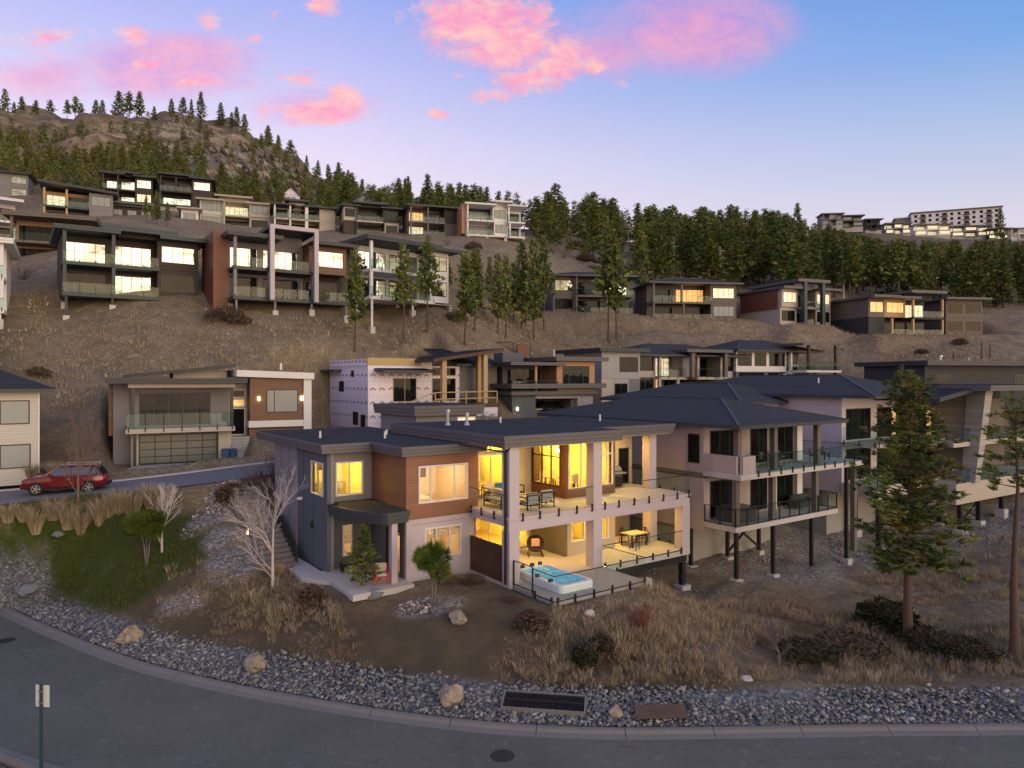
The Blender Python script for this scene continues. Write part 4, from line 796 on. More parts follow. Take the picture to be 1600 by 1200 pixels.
t = NT('tub_water'); f = t.noise(3.2, 5, .65, dist=1.6); t.color(t.mix(t.math('MULTIPLY_ADD', f, 3, -1, True), (.02, .26, .48), (.16, .55, .68))); t.rough(.06); t.l(t.mix(t.math('MULTIPLY_ADD', f, 3, -1, True), (.01, .22, .46), (.15, .55, .72)), t.b.inputs['Emission Color']); t.b.inputs['Emission Strength'].default_value = .26; t.bump(f, .7, .08); MATS['tub_water'] = t.m
MB().prism(rrect(.24, 1.81, .24, 3.46, .2), .2, .27).build('water', 'tub_water', o)
for k, (x, y) in enumerate(((.12, .9), (.12, 1.9), (.5, 3.6), (1.1, 3.6), (1.6, 3.6))): MB().box(x - .09, x + .09, y - .06, y + .06, .34, .48).build('headrest', 'fabric_dark', o)
for k in range(9): MB().tube((.3 + (k % 3) * .6, 3.3 - (k // 3) * .25, .272), (.3 + (k % 3) * .6, 3.3 - (k // 3) * .25, .285), .05, .03, 8).build('jet', 'acrylic_white', o)
# wicker egg chair
o = thing('wicker_chair', 'round dark wicker chair with a red and white cushion on the patio', 'chair', 4.35, 3.7, 0, R(-30)); m = MB(); pr = []
for k in range(7):
    a = R(12 * k); 
    pr.append((.52 * math.sin(a), .52 * (1 - math.cos(a))))
n_ = 18
for (r_, dpt) in pr:
    for i in range(n_): q = 2 * math.pi * i / n_; m.v.append((r_ * math.cos(q), -dpt * .9 + .25 + r_ * math.sin(q) * .35, .72 + r_ * math.sin(q) * .95))
for k in range(6):
    for i in range(n_): m.f.append((k * n_ + i, k * n_ + (i + 1) % n_, (k + 1) * n_ + (i + 1) % n_, (k + 1) * n_ + i))
sh = m.build('shell', 'wicker', o); sh.modifiers.new('thick', 'SOLIDIFY').thickness = .05; rbox(-.24, .24, -.08, .08, .5, .95, .06).build('cushion', plain('cushion_red', (.62, .34, .30), .9, .6, 12, .1, 80), o, 'red and white patterned cushion')
m = MB()
for sx in (-.4, .4): m.bar((sx, -.35, .03), (sx, .35, .03), .035); m.bar((sx, -.32, .03), (sx * .7, -.1, .42), .035); m.bar((sx, .32, .03), (sx * .7, .2, .5), .035)
m.build('leg_frame', 'black_metal', o)
# dining set on the far patio
o = thing('dining_table', 'square pale topped dining table on the far end of the patio', 'table', 9.9, 1.9, 0); MB().box(0, 1.3, 0, .95, .70, .75).build('table_top', 'table_top', o)
for x in (.06, 1.24):
    for y in (.06, .89): MB().bar((x, y, 0), (x, y, .70), .06).build('leg', 'black_metal', o)
def cafe_chair(s, t, rz, label):
    o = thing('cafe_chair', label, 'chair', s, t, 0, rz, 'patio dining chairs'); MB().lathe([(.2, .43), (.23, .45), (.2, .47)], n=14).build('seat', 'black_metal', o)
    for (x, y) in ((-.16, -.16), (.16, -.16), (.16, .16), (-.16, .16)): MB().bar((x * 1.25, y * 1.25, 0), (x, y, .43), .03).build('leg', 'black_metal', o)
    m = MB(); P = [Vector((.21 * math.cos(R(a)), .17 + .03, .45 + .44 * math.sin(R(a)))) for a in range(0, 181, 20)]
    for p, q in zip(P[:-1], P[1:]): m.bar(p, q, .03)
    m.bar((0, .2, .45), (0, .2, .88), .1, .02); m.build('backrest', 'black_metal', o)
cafe_chair(9.75, 1.55, R(200), 'black metal cafe chair at the patio dining table'); cafe_chair(11.45, 2.5, R(-70), 'black metal cafe chair at the patio dining table'); cafe_chair(10.5, 3.15, R(0), 'black metal cafe chair at the patio dining table')
# porch things
o = thing('porch_chair', 'red metal chair with cream patterned cushions on the entry porch', 'chair', -4.75, 3.75, .035, R(-20)); m = MB()
for sx in (-.3, .3): m.bar((sx, -.3, 0), (sx, -.3, .55), .05); m.bar((sx, .3, 0), (sx, .3, .85), .05); m.bar((sx, -.3, .55), (sx, .3, .58), .05); m.bar((sx, -.3, .32), (sx, .3, .32), .05)
m.bar((-.3, -.3, .32), (.3, -.3, .32), .05); m.bar((-.3, .3, .83), (.3, .3, .83), .05); m.build('frame', 'paint_red', o); rbox(-.27, .27, -.28, .26, .34, .48).build('seat_cushion', 'fabric_cream', o); rbox(-.27, .27, .12, .28, .48, .9).build('back_cushion', 'fabric_cream', o)
o = thing('bench', 'low dark bench against the slate porch wall', 'bench', -5.6, 6.3, .035); MB().box(0, 1.3, 0, .45, .38, .45).build('seat', 'black_metal', o)
for x in (.06, 1.24): MB().box(x - .03, x + .03, .03, .42, 0, .38).build('leg', 'black_metal', o)
# things inside the rooms
def inside(name, label, cat, s, t, z, rz=0): return thing(name, label, cat, s, t, z, rz)
o = inside('kitchen_island', 'white kitchen island seen through the deck doors', 'kitchen island', 1.2, 8.6, D + .07); MB().box(0, 2.6, 0, .9, 0, .88).build('cabinet', 'cabinet_white', o); MB().box(-.05, 2.65, -.05, .95, .883, .93).build('counter', 'concrete_pale', o)
o = inside('kitchen_cabinets', 'pale wall cabinets along the kitchen back wall', 'cabinet', 1.0, 10.35, D + .07)
for k in range(5): MB().box(k * .8, k * .8 + .78, .2, .58, 1.5, 2.5).build('cupboard', 'cabinet_white', o); MB().box(k * .8, k * .8 + .78, 0, .58, 0, .9).build('drawer_unit', 'fabric_grey', o)
o = inside('dining_table', 'dining table with chairs seen through the bay window', 'table', 6.3, 4.6, D + .07); MB().box(0, 1.8, 0, .9, .72, .76).build('table_top', 'floor_oak', o)
for x in (.1, 1.7):
    for y in (.1, .8): MB().bar((x, y, 0), (x, y, .72), .07).build('leg', 'timber_dark', o)
for k, (x, y) in enumerate(((.4, -.35), (1.2, -.35), (.4, 1.25), (1.2, 1.25))):
    c = inside('dining_chair', 'grey upholstered chair at the indoor dining table', 'chair', 6.3 + x, 4.6 + y, D + .07, R(180 if y < 0 else 0)); c['group'] = 'indoor dining chairs'
    rbox(-.23, .23, -.23, .23, .42, .5).build('seat', 'fabric_cream', c); rbox(-.22, .22, .17, .25, .5, 1.0).build('backrest', 'fabric_cream', c); m = MB()
    for (u, v) in ((-.18, -.18), (.18, -.18), (.18, .2), (-.18, .2)): m.bar((u, v, 0), (u, v, .43), .04)
    m.build('leg_frame', 'timber_dark', c)
o = inside('pendant_lamp', 'glowing cluster lamp hanging over the indoor dining table', 'lamp', 7.2, 5.0, D + 2.1)
MB().tube((0, 0, .5), (0, 0, 1.06), .012, .012, 6).build('cord', 'black_metal', o)
for k in range(7):
    a = k * .9; MB().lathe([(.0, -.07), (.05, -.05), (.07, 0), (.05, .05), (.0, .07)], (math.cos(a) * .28, math.sin(a) * .28, .15 + .1 * (k % 3)), 10).build('bulb', 'lamp_glow', o)
o = inside('bed', 'bed with pale duvet in the lit upper bedroom', 'bed', -2.9, 4.6, 2.97); MB().box(0, 1.6, 0, 2.0, .1, .35).build('base', 'timber_dark', o); rbox(-.03, 1.63, -.03, 1.95, .36, .62, .1).build('duvet', 'fabric_cream', o); rbox(.1, .75, 1.5, 1.95, .62, .82).build('pillow', 'cabinet_white', o); rbox(.85, 1.5, 1.5, 1.95, .62, .82).build('pillow', 'cabinet_white', o)
for (s_, t_, z_, w_, h_, rz, lb) in ((-.9, 7.28, 4.3, .9, .7, 0, 'framed dark print on the bedroom back wall'), (-4.9, 11.22, 4.6, .45, .6, 0, 'small dark print on the office wall, by the corner'), (-4.2, 11.22, 4.6, .45, .6, 0, 'small dark print on the office wall, over the cabinets'), (-1.6, 7.28, 1.3, 1.2, .8, 0, 'wide dark print in the lower lit room'), (4.2, 10.92, 4.6, 1.2, .9, 0, 'large dark print on the living room wall')):
    o = inside('picture', lb, 'picture', s_, t_, z_, rz); MB().box(-w_ / 2, w_ / 2, 0, .04, 0, h_).build('frame', 'black_metal', o); MB().box(-w_ / 2 + .05, w_ / 2 - .05, -.006, -.001, .05, h_ - .05).build('print', 'frame_art', o)
o = inside('office_cabinet', 'low grey cabinet under the office prints', 'cabinet', -5.3, 10.6, 3.07)
for k in range(3): MB().box(k * .6, k * .6 + .58, 0, .5, 0, .85).build('door', 'fabric_grey', o)
o = inside('armchair', 'dark armchair seen through the lower wing window', 'armchair', -1.5, 4.9, .05, R(20)); rbox(-.4, .4, -.4, .4, .15, .48, .1).build('seat', 'fabric_dark', o); rbox(-.4, .4, .25, .45, .45, 1.0, .1).build('backrest', 'fabric_dark', o)
for sx in (-.42, .3): rbox(sx, sx + .14, -.4, .4, .1, .65, .05).build('arm', 'fabric_dark', o)

o = inside('bookcase', 'tall dark bookcase against the living room wall', 'bookcase', 8.4, 8.6, D + .07, R(90)); MB().box(0, 1.6, -.02, .02, 0, 2.2).build('back', 'timber_dark', o)
for k in range(5): MB().box(0, 1.6, .021, .35, .05 + .5 * k, .09 + .5 * k).build('shelf', 'timber_dark', o)
for x in (0, 1.56): MB().box(x, x + .04, .021, .36, 0, 2.2).build('side', 'timber_dark', o)
o = inside('refrigerator', 'steel refrigerator at the end of the kitchen cabinets', 'refrigerator', 4.4, 9.9, D + .07); MB().box(-.42, .42, 0, .7, .05, 1.8).build('body', 'stainless', o); MB().box(-.02, .0, -.04, -.002, .5, 1.6).build('handle', 'black_metal', o)
o = inside('floor_lamp', 'slim floor lamp beside the lower wing window', 'lamp', -.7, 6.2, .05); MB().tube((0, 0, 0), (0, 0, 1.4), .015, .015, 6).build('stem', 'black_metal', o); MB().lathe([(.2, 1.35), (.14, 1.65)], n=16).build('shade', 'fabric_cream', o); MB().lathe([(.14, 0), (.14, .03)], n=14).build('base', 'black_metal', o)
for k, (x, z, w, h, fc) in enumerate(((-2.5, 1.85, 2.0, .46, 3.68), (-5.14, 1.2, .44, .95, 7.56))):
    o = inside('roller_blind', ('pale striped blind over the lower wing window', 'pale striped blind in the narrow porch window')[k], 'blind', x, fc, z); n_ = int(h / .09)
    for j in range(n_): MB().box(0, w, 0, .012, j * .09, j * .09 + .055).build('slat', 'fabric_cream', o)

m = MB()
for (a, b) in (((-3.2, 3.537, 2.6), (.25, 3.537, 2.6)),): m.bar(a, b, .012, .02)
HM.part('control_joint', m, 'stucco_grey')
for t_ in (8.9, 10.4, 12.6, 14.0): HM.part('control_joint', MB().bar((-6.154 if t_ < 11.3 else -6.214, t_, 0), (-6.154 if t_ < 11.3 else -6.214, t_, 5.9), .012, .02), 'stucco_dark')
HM.part('gutter', MB().bar((.55, 12.7 - 1.2, 6.44), (12.9, 11.5, 6.44), .1, .1), 'fascia_dark')
# ---------------------------------------------------------------- house with a garage across the street (left)
H = House('house', 'house with frosted panel garage door, brown wood wing and front balcony across the street', L0, LA)
H.box('wall', 0, 6.6, 1.2, 9, -.4, 2.3, 'stucco_cream'); H.box('wall', -.02, .46, 0, 1.198, -.4, 2.3, 'stucco_cream'); H.box('wall', 5.7, 6.6, 0, 1.198, -.4, 2.3, 'stucco_cream'); H.box('garage_lintel', .462, 5.698, 0.02, 1.198, 2.12, 2.3, 'trim_dark')
H.win(.47, 5.69, 0, 2.11, .5, 'f', n=5, rows=4, glass=plain('pane_frost', (.13, .14, .13), .3, .1, .8, 0, 40), frame='trim_dark', fw=.08, name='garage_door'); H.box('garage_wall', .47, 5.69, .56, 1.19, 0, 2.11, 'stucco_dark')
H.box('balcony_slab', -.35, 6.75, -.9, 3.0, 2.302, 2.62, 'stucco_cream'); H.rail([(-.3, 1.1), (-.3, -.85), (6.7, -.85)], 2.62, 1.05, 'glass_rail', 1.2, out=.05)
H.box('wall', 0, 6.6, 1.6, 9, 2.622, 5.75, 'stucco_grey'); H.win(.5, 5.3, 2.7, 5.1, 1.6, 'f', n=5, glass='pane_dark', frame='trim_dark', name='sliding_door')
for x in (.0, 6.45): H.box('pillar', x, x + .22, -.6, -.38, 2.622, 5.5, 'fascia_dark')
H.box('beam', -.2, 6.8, -.7, -.35, 5.5, 5.78, 'stucco_cream'); H.box('post', .12, .32, -.5, -.3, -.3, 2.3, 'trim_dark')
H.roof((-1.6, 7.6, -1.3, 9.5), 5.80, .36, 'fascia_dark', 'roof_dark', 2)
H.box('wall', 2.8, 6.6, 3, 8.6, 6.1, 6.7, 'stucco_cream'); H.roof((-.6, 7.2, 1.8, 9.2), 6.2, .2, 'fascia_dark', 'roof_dark', 2, tilt=lambda p: (p[0] + .6) * .11)
H.box('wall', -1.15, -.002, 1.9, 9, -.6, 5.75, 'stucco_grey'); H.box('wall', -1.45, -1.152, 2.4, 4.4, 2.0, 5.75, 'wood_brown'); H.win(5.2, 6.6, 2.4, 4.6, -1.15, 'l', n=2)
# entry, steps, wood wing
H.box('wall', 6.602, 8.0, 2.2, 9, -.4, 5.75, 'stucco_cream'); H.win(6.75, 7.85, 1.75, 3.85, 2.2, 'f', n=1, glass='pane_dark', frame='trim_white', name='door'); H.win(6.75, 7.85, 3.95, 4.55, 2.2, 'f', n=1, glass='pane_warm', frame='trim_white'); H.win(6.75, 7.85, 4.65, 5.3, 2.2, 'f', n=1, glass='pane_dark', frame='trim_white')
H.box('landing', 6.602, 8.0, 1.0, 2.198, -.4, 1.72, 'concrete')
for k in range(9): H.box('step', 6.65, 8.35, 1.0 - .3 * (k + 1), .998 - .3 * k, -.6, 1.72 - .19 * (k + 1), 'concrete')
H.box('wall', 8.002, 12.0, 1.0, 9, -.8, 2.4, 'wood_brown'); H.box('wall', 8.002, 12.0, .7, 9, 2.9, 6.2, 'wood_brown'); H.box('band', 7.9, 12.6, .55, 9, 2.402, 2.898, 'stucco_white'); H.box('pillar', 12.002, 12.6, .5, 9, -.8, 6.3, 'stucco_white')
H.roof((7.0, 12.75, .2, 9.4), 6.3, .5, 'stucco_white', 'roof_dark', 1, tilt=lambda p: (9.4 - p[0]) * .06 if p[0] > 9 else 0); H.win(9.2, 11.6, 3.5, 5.3, .7, 'f', splits=[.25], glass='pane_blind'); H.win(9.0, 10.4, .6, 1.6, 1.0, 'f', n=2, glass='pane_blind')
for x in (8.65, 11.85): H.part('wall_light', MB().box(x - .07, x + .07, .6, .698, 4.45, 4.75), 'lamp_glow')
H.vent(10.6, 2.5, 6.9, .5, .1, 'pvc_white')
for k in range(2):
    o = empty('wheelie_bin', lloc(6.15 + .5 * k, -.35 - .25 * k, -.12), LA + R(8 * k), 'blue lidded bin standing by the garage door', 'bin', 'bins by the garage'); MB().prism([(-.24, -.28), (.24, -.28), (.24, .28), (-.24, .28)], .06, .98).build('body', plain('bin_blue', (.03, .07, .16), .5), o); MB().hexa([(-.27, -.32, .985), (.27, -.32, .985), (.27, .3, .985), (-.27, .3, .985)], [(-.24, -.28, 1.03), (.24, -.28, 1.03), (.24, .26, 1.08), (-.24, .26, 1.08)]).build('lid', 'bin_blue', o)
    for x in (-.22, .22): MB().tube((x - .04, .27, .08), (x + .04, .27, .08), .09, .09, 12).build('wheel', 'trim_dark', o)
P_ = [lloc(.2, .0), lloc(6.4, .0), lloc(7.6, -4.6), lloc(-.8, -3.6)]; m = MB(); m.add([(p.x, p.y, z) for p, z in zip(P_, (L0.z + .02, L0.z + .02, 6.13, 5.78))], [(3, 2, 1, 0)]); m.add([(p.x, p.y, z - .4) for p, z in zip(P_, (L0.z, L0.z, 6.1, 5.75))], [(0, 1, 2, 3)])
tag(m.build('driveway', 'concrete'), 'concrete driveway up to the frosted garage door', 'driveway', kind='structure')

# ---------------------------------------------------------------- cream sided house
E0 = pt(60, 736, 45); EA = R(35); H = House('house', 'cream lap sided house with dark blue hip roof and blinds in its windows', E0, EA)
H.box('wall', -9, 0, 0, 9, -.8, 5.0, 'lap_cream'); H.hip(-9.8, .8, -.8, 9.8, 5.0, 2.2, 'roof_dark', 'fascia_dark'); H.win(-2.0, -.45, 3.0, 4.5, 0, 'f', n=1, glass='pane_blind'); H.win(-2.0, -.4, .25, 1.75, 0, 'f', n=1, glass='pane_blind')
H.box('corner_board', -.02, .06, -.06, .1, -.5, 5.0, 'trim_white'); H.part('wall_light', MB().box(-2.9, -2.75, -.1, -.003, 2.1, 2.4), 'trim_dark')

# ---------------------------------------------------------------- house under construction
C0 = pt(575, 684, 63); H = House('house', 'unfinished house in printed white sheathing wrap with bare timber porch posts', C0, R(35))
t = NT('house_wrap'); br = t.n('ShaderNodeTexBrick'); br.offset = .5; br.inputs['Scale'].default_value = 1.0; br.inputs['Brick Width'].default_value = 1.1; br.inputs['Row Height'].default_value = .62; br.inputs['Mortar Size'].default_value = .02
br.inputs['Color1'].default_value = (.74, .68, .78, 1); br.inputs['Color2'].default_value = (.70, .64, .76, 1); br.inputs['Mortar'].default_value = (.60, .50, .62, 1)
sp = t.n('ShaderNodeSeparateXYZ'); t.l(t.tc.outputs['Object'], sp.inputs[0]); cb = t.n('ShaderNodeCombineXYZ'); t.l(t.math('ADD', sp.outputs[0], sp.outputs[1]), cb.inputs[0]); t.l(sp.outputs[2], cb.inputs[1]); t.l(cb.outputs[0], br.inputs['Vector'])
px_ = t.math('FRACT', t.math('DIVIDE', t.math('ADD', sp.outputs[0], sp.outputs[1]), .9)); pz_ = t.math('FRACT', t.math('DIVIDE', sp.outputs[2], 1.24)); mark = t.math('MULTIPLY', t.math('LESS_THAN', t.math('ABSOLUTE', t.math('SUBTRACT', px_, .5)), .3), t.math('LESS_THAN', t.math('ABSOLUTE', t.math('SUBTRACT', pz_, t.math('MULTIPLY_ADD', t.math('ABSOLUTE', t.math('SUBTRACT', px_, .5)), -.5, .55))), .07))
t.color(t.mix(t.math('MULTIPLY', mark, t.math('MULTIPLY_ADD', t.noise(9, 2), 2, -.2, True)), br.outputs['Color'], (.12, .10, .22))); t.rough(.5); MATS['house_wrap'] = t.m
plain('osb', (.50, .36, .18), .9, .25, 14, .2, 60)
H.box('wall', 0, 9.4, .0, 9.3, -2.5, 6.4, 'house_wrap'); H.box('parapet', -.05, 5.2, -.02, .2, 6.402, 7.1, 'osb'); H.box('parapet', -.12, .1, .3, 9, 6.402, 7.0, 'house_wrap'); H.box('parapet', 5.22, 6.4, -.03, .2, 6.402, 6.95, 'house_wrap')
H.win(2.4, 4.8, 3.1, 5.3, 0, 'f', n=2, frame='timber', name='sliding_door'); H.win(6.4, 9.0, 3.1, 5.3, 0, 'f', n=2, frame='timber', name='sliding_door'); H.win(6.4, 9.0, 5.5, 6.3, 0, 'f', n=2, frame='timber')
H.win(2.2, 3.4, 1.0, 2.2, 0, 'l', n=1); H.win(5.6, 6.8, 4.0, 5.0, 0, 'l', n=1); H.win(.6, 1.6, .2, 2.0, 0, 'l', n=1); H.win(3.2, 3.8, 5.4, 6.0, 0, 'l', n=1)
H.roof((.6, 5.8, -1.8, .6), 5.75, .22, 'fascia_dark', 'roof_dark', 1, tilt=lambda p: (p[1] + 1.8) * .12); H.roof((-.8, 3.0, 6.2, 9.8), 5.9, .22, 'fascia_dark', 'roof_dark', 1)
H.roof((4.6, 12.2, -3.6, 3.0), 6.7, .3, 'timber_dark', 'roof_dark', 1, soffit='timber', tilt=lambda p: max(0, min(1.1, (p[0] - 4.6) * .36)) + .0)
for (x, y) in ((6.0, -2.9), (10.4, -2.9), (11.4, -.3)): H.box('post', x - .22, x + .22, y - .22, y + .22, 2.9, 6.9 + min(1.0, (x - 4.6) * .3) - .1, 'timber')
H.box('deck', 1.6, 11.8, -3.4, -.002, 2.6, 2.95, 'timber_dark'); H.part('guard_rail', MB().bar((1.8, -3.2, 2.95), (5.0, -3.2, 4.0), .09).bar((5.0, -3.2, 4.0), (11.6, -3.2, 4.05), .09).bar((5, -3.2, 3.4), (11.6, -3.2, 3.45), .09).bar((8.2, -3.2, 2.95), (8.2, -3.2, 4.2), .09).bar((11.6, -3.2, 2.95), (11.6, -3.2, 4.1), .09).bar((5.0, -3.2, 2.95), (5.0, -3.2, 4.05), .09), 'timber')
H.box('deck_skirt', 1.7, 11.6, -3.3, -.1, -1.5, 2.598, 'house_wrap'); H.roof((9.42, 13.6, .4, 8), 3.4, .25, 'fascia_dark', 'roof_dark', 1, tilt=lambda p: -(p[0] - 9.4) * .25)
H.box('wall', 9.402, 12.8, 1, 8, -2, 3.0, 'stucco_taupe')
st = empty('scaffold_stairs', H.root.matrix_basis @ Vector((-.9, 9.6, 1.0)), R(35), 'rough timber scaffold stair leaning against the wrapped house', 'stairs')
for x in (-1.1, .0): MB().bar((x, -1.0, -1.5), (x, 2.6, 5.0), .12, .3).build('stringer', 'timber_dark', st)
for k in range(12): MB().box(-1.1, 0, -.9 + k * .3, -.62 + k * .3, -1.2 + k * .53, -1.12 + k * .53).build('tread', 'timber_dark', st)
for k in range(3): MB().bar((-1.1, -.9 + k * 1.5, -3.5), (-1.1, -.9 + k * 1.5, -.6 + k * 2.6), .12).build('post', 'timber_dark', st)

# ---------------------------------------------------------------- generic hillside house: bays of wall, window or recessed deck
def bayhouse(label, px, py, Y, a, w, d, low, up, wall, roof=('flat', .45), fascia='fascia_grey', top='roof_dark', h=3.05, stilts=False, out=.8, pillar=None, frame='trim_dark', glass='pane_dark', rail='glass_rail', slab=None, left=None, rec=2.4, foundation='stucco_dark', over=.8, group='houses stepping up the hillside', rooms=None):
    H = House('house', label, pt(px, py, Y), R(a), group=group); H.glass = glass; H.frame = frame; slab = slab or wall; pillar = pillar or wall
    for k, bays in enumerate((low, up)):
        if not bays: continue
        z = k * h; x = 0.0; tot = sum(b[1] for b in bays)
        for i, b in enumerate(bays):
            kind, bw = b[0], b[1] / tot * w; mat = b[2] if len(b) > 2 and b[2] else wall; g = b[3] if len(b) > 3 else glass; x0, x1 = x, x + bw; x = x1; zt = z + h - (.02 if k == 0 else 0)
            if kind in 'wsn':
                y0 = -.35 if kind == 'n' else 0.0
                H.box('wall', x0 + .001 * i, x1 - .001, y0, d, z + .002, zt, mat)
                if kind != 's': mgn = max(.18, bw * .09); H.win(x0 + mgn, x1 - mgn, z + .75, z + 2.5, y0, 'f', n=max(1, round(bw / 1.3)), glass=g)
            else:
                H.box('wall', x0 + .001 * i, x1 - .001, rec, d, z + .002, zt, mat); H.win(x0 + .25, x1 - .25, z + .08, z + 2.45, rec, 'f', n=max(2, round(bw / 1.0)), glass=g, name='sliding_door')
                H.box('deck_slab', x0 - .05, x1 + .05, -out, rec - .002, z - .32, z + .0, slab); pw = .32
                if kind == 'd' or kind == 'D':
                    for xx in ((x0, x1 - pw) if kind == 'D' else (x0,)): H.box('pillar', xx + .01, xx + pw, -out + .06, -out + .06 + pw, z + .002, z + h - (.34 if k == 0 else 0), pillar)
                H.rail([(x0, -out + .05), (x1, -out + .05)], z, 1.0, rail, 1.5, out=.05)
    zt = (2 if up else 1) * h
    if roof[0] == 'flat': H.roof((-over, w + over, -out - .5, d + over), zt, roof[1], fascia, top, 2)
    elif roof[0] == 'hip': H.hip(-over, w + over, -out - .4, d + over, zt, roof[1], top, fascia)
    elif roof[0] == 'shed': H.roof((-over, w + over, -out - .5, d + over), zt, .4, fascia, top, 2, tilt=lambda p: (p[0] / w if roof[1] > 0 else 1 - p[0] / w) * abs(roof[1]))
    elif roof[0] == 'step':
        for (x0, x1, dz, th) in roof[1]: H.roof((x0 * w - over * .6, x1 * w + over * .6, -out - .5, d + over), zt + dz, th, fascia, top, 2); 
        for (x0, x1, dz, th) in roof[1]:
            if dz > .1: H.box('clerestory', x0 * w + .3, x1 * w - .3, .3, d, zt, zt + dz, wall)
    if left:
        for (y0, y1, z0, z1, g) in left: H.win(y0, y1, z0, z1, 0, 'l', n=2 if y1 - y0 > 1.3 else 1, glass=g)
    if stilts:
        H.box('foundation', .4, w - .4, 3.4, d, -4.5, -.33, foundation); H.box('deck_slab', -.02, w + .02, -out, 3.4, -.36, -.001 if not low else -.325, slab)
        n = max(3, round(w / 3.4))
        for k in range(n):
            x = .3 + (w - .6) * k / (n - 1)
            for y in (-out + .3, 2.6): g = H.ground(x, y); H.post(x, y, min(g + .25, -.6), -.36, .2, pillar if pillar.startswith('stucco') else 'steel_dark')
    else: H.box('foundation', .05, w - .05, .05, d, -3.0, .0, foundation if foundation != 'stucco_dark' else 'concrete')
    return H

W_, S_, D_ = 'w', 's', 'd'
# lower row on the slope
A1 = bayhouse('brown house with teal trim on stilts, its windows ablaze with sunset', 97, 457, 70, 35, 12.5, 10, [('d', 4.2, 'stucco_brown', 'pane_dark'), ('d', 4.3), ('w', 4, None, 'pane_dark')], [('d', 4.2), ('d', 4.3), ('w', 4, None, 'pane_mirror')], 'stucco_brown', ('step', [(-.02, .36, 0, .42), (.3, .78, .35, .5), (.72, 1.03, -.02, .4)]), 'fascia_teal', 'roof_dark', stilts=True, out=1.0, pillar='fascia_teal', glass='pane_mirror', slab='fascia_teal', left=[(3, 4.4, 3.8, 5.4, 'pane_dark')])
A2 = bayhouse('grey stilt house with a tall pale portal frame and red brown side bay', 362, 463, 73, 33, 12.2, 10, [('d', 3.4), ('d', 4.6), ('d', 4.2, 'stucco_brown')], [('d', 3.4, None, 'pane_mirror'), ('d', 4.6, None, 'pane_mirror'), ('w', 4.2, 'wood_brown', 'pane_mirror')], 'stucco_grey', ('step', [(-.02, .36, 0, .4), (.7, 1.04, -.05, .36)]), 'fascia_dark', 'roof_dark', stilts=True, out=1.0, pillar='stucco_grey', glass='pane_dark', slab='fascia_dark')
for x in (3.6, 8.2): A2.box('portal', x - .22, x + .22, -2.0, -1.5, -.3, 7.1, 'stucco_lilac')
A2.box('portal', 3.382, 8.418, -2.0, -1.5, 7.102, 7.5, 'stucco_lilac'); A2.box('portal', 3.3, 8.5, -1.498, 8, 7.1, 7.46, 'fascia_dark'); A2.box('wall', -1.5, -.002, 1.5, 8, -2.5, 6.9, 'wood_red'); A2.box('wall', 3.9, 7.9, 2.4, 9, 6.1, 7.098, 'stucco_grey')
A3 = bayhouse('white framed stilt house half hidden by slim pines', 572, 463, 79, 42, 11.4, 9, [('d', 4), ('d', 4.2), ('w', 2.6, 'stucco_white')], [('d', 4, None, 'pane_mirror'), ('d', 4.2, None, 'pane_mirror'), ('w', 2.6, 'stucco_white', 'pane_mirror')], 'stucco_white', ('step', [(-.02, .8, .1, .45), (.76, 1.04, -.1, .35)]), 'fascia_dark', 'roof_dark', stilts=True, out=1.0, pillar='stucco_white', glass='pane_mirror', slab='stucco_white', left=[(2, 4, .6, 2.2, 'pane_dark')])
A4 = bayhouse('taupe two storey hillside house with low hip roof and open corner decks', 864, 490, 117, 6, 13.3, 9, [('w', 3.6), ('d', 5), ('d', 4.5)], [('w', 3.6, None, 'pane_mirror'), ('d', 5), ('d', 4.5, None, 'pane_mirror')], 'stucco_taupe', ('hip', 1.3), 'fascia_grey', 'roof_dark', pillar='stucco_taupe', left=[(2, 3, 3.8, 5.2, 'pane_dark')])
A5 = bayhouse('taupe hip roofed hillside house with one orange lit deck door', 1018, 500, 119, 8, 15, 9, [('d', 5), ('d', 5), ('w', 4.4, None, 'pane_blind')], [('d', 4.6, None, 'pane_dark'), ('d', 5.2, None, 'pane_orange'), ('w', 4.4, None, 'pane_pale')], 'stucco_taupe', ('hip', 1.4), 'fascia_grey', 'roof_dark', pillar='stucco_taupe')
A6 = bayhouse('house with red wood side and tall slate portal over its deck', 1219, 508, 118, 22, 11, 10, [('w', 3.3, 'stucco_cream'), ('d', 4), ('w', 3.2, 'stucco_cream')], [('n', 3.3, 'stucco_cream', 'pane_pale'), ('d', 4), ('w', 3.2, 'stucco_cream', 'pane_pale')], 'stucco_grey', ('step', [(-.02, .34, -.1, .35), (.26, .8, 1.1, .5), (.7, 1.04, -.1, .35)]), 'fascia_grey', 'fascia_dark', pillar='fascia_teal', out=1.2)
for x in (3.4, 7.3): A6.box('portal', x, x + .6, -1.9, -1.3, -.3, 7.1, 'fascia_teal')
A6.box('wall', -.25, -.003, .5, 9.5, 2.8, 6.0, 'wood_red')
A7 = bayhouse('low dark house with warm lit windows and timber posts under a butterfly roof', 1357, 524, 116, 16, 13.8, 9, [('s', 3, 'stucco_dark'), ('d', 4), ('D', 6, 'stucco_dark')], [('w', 3, 'stucco_taupe', 'pane_warm'), ('w', 4, 'wood_tan', 'pane_warm'), ('D', 6, None, 'pane_pale')], 'stucco_dark', ('step', [(-.02, .3, 0, .35), (.26, .6, -.05, .3), (.52, .98, .9, .45)]), 'fascia_grey', 'fascia_dark', pillar='timber', out=1.6, slab='stucco_dark')
A8 = bayhouse('plain dark grey two storey house behind the timber post house', 1478, 524, 122, 8, 7, 8, [('w', 3.5), ('w', 3.5)], [('w', 3.5), ('w', 3.5)], 'stucco_taupe', ('flat', .35), 'fascia_grey')
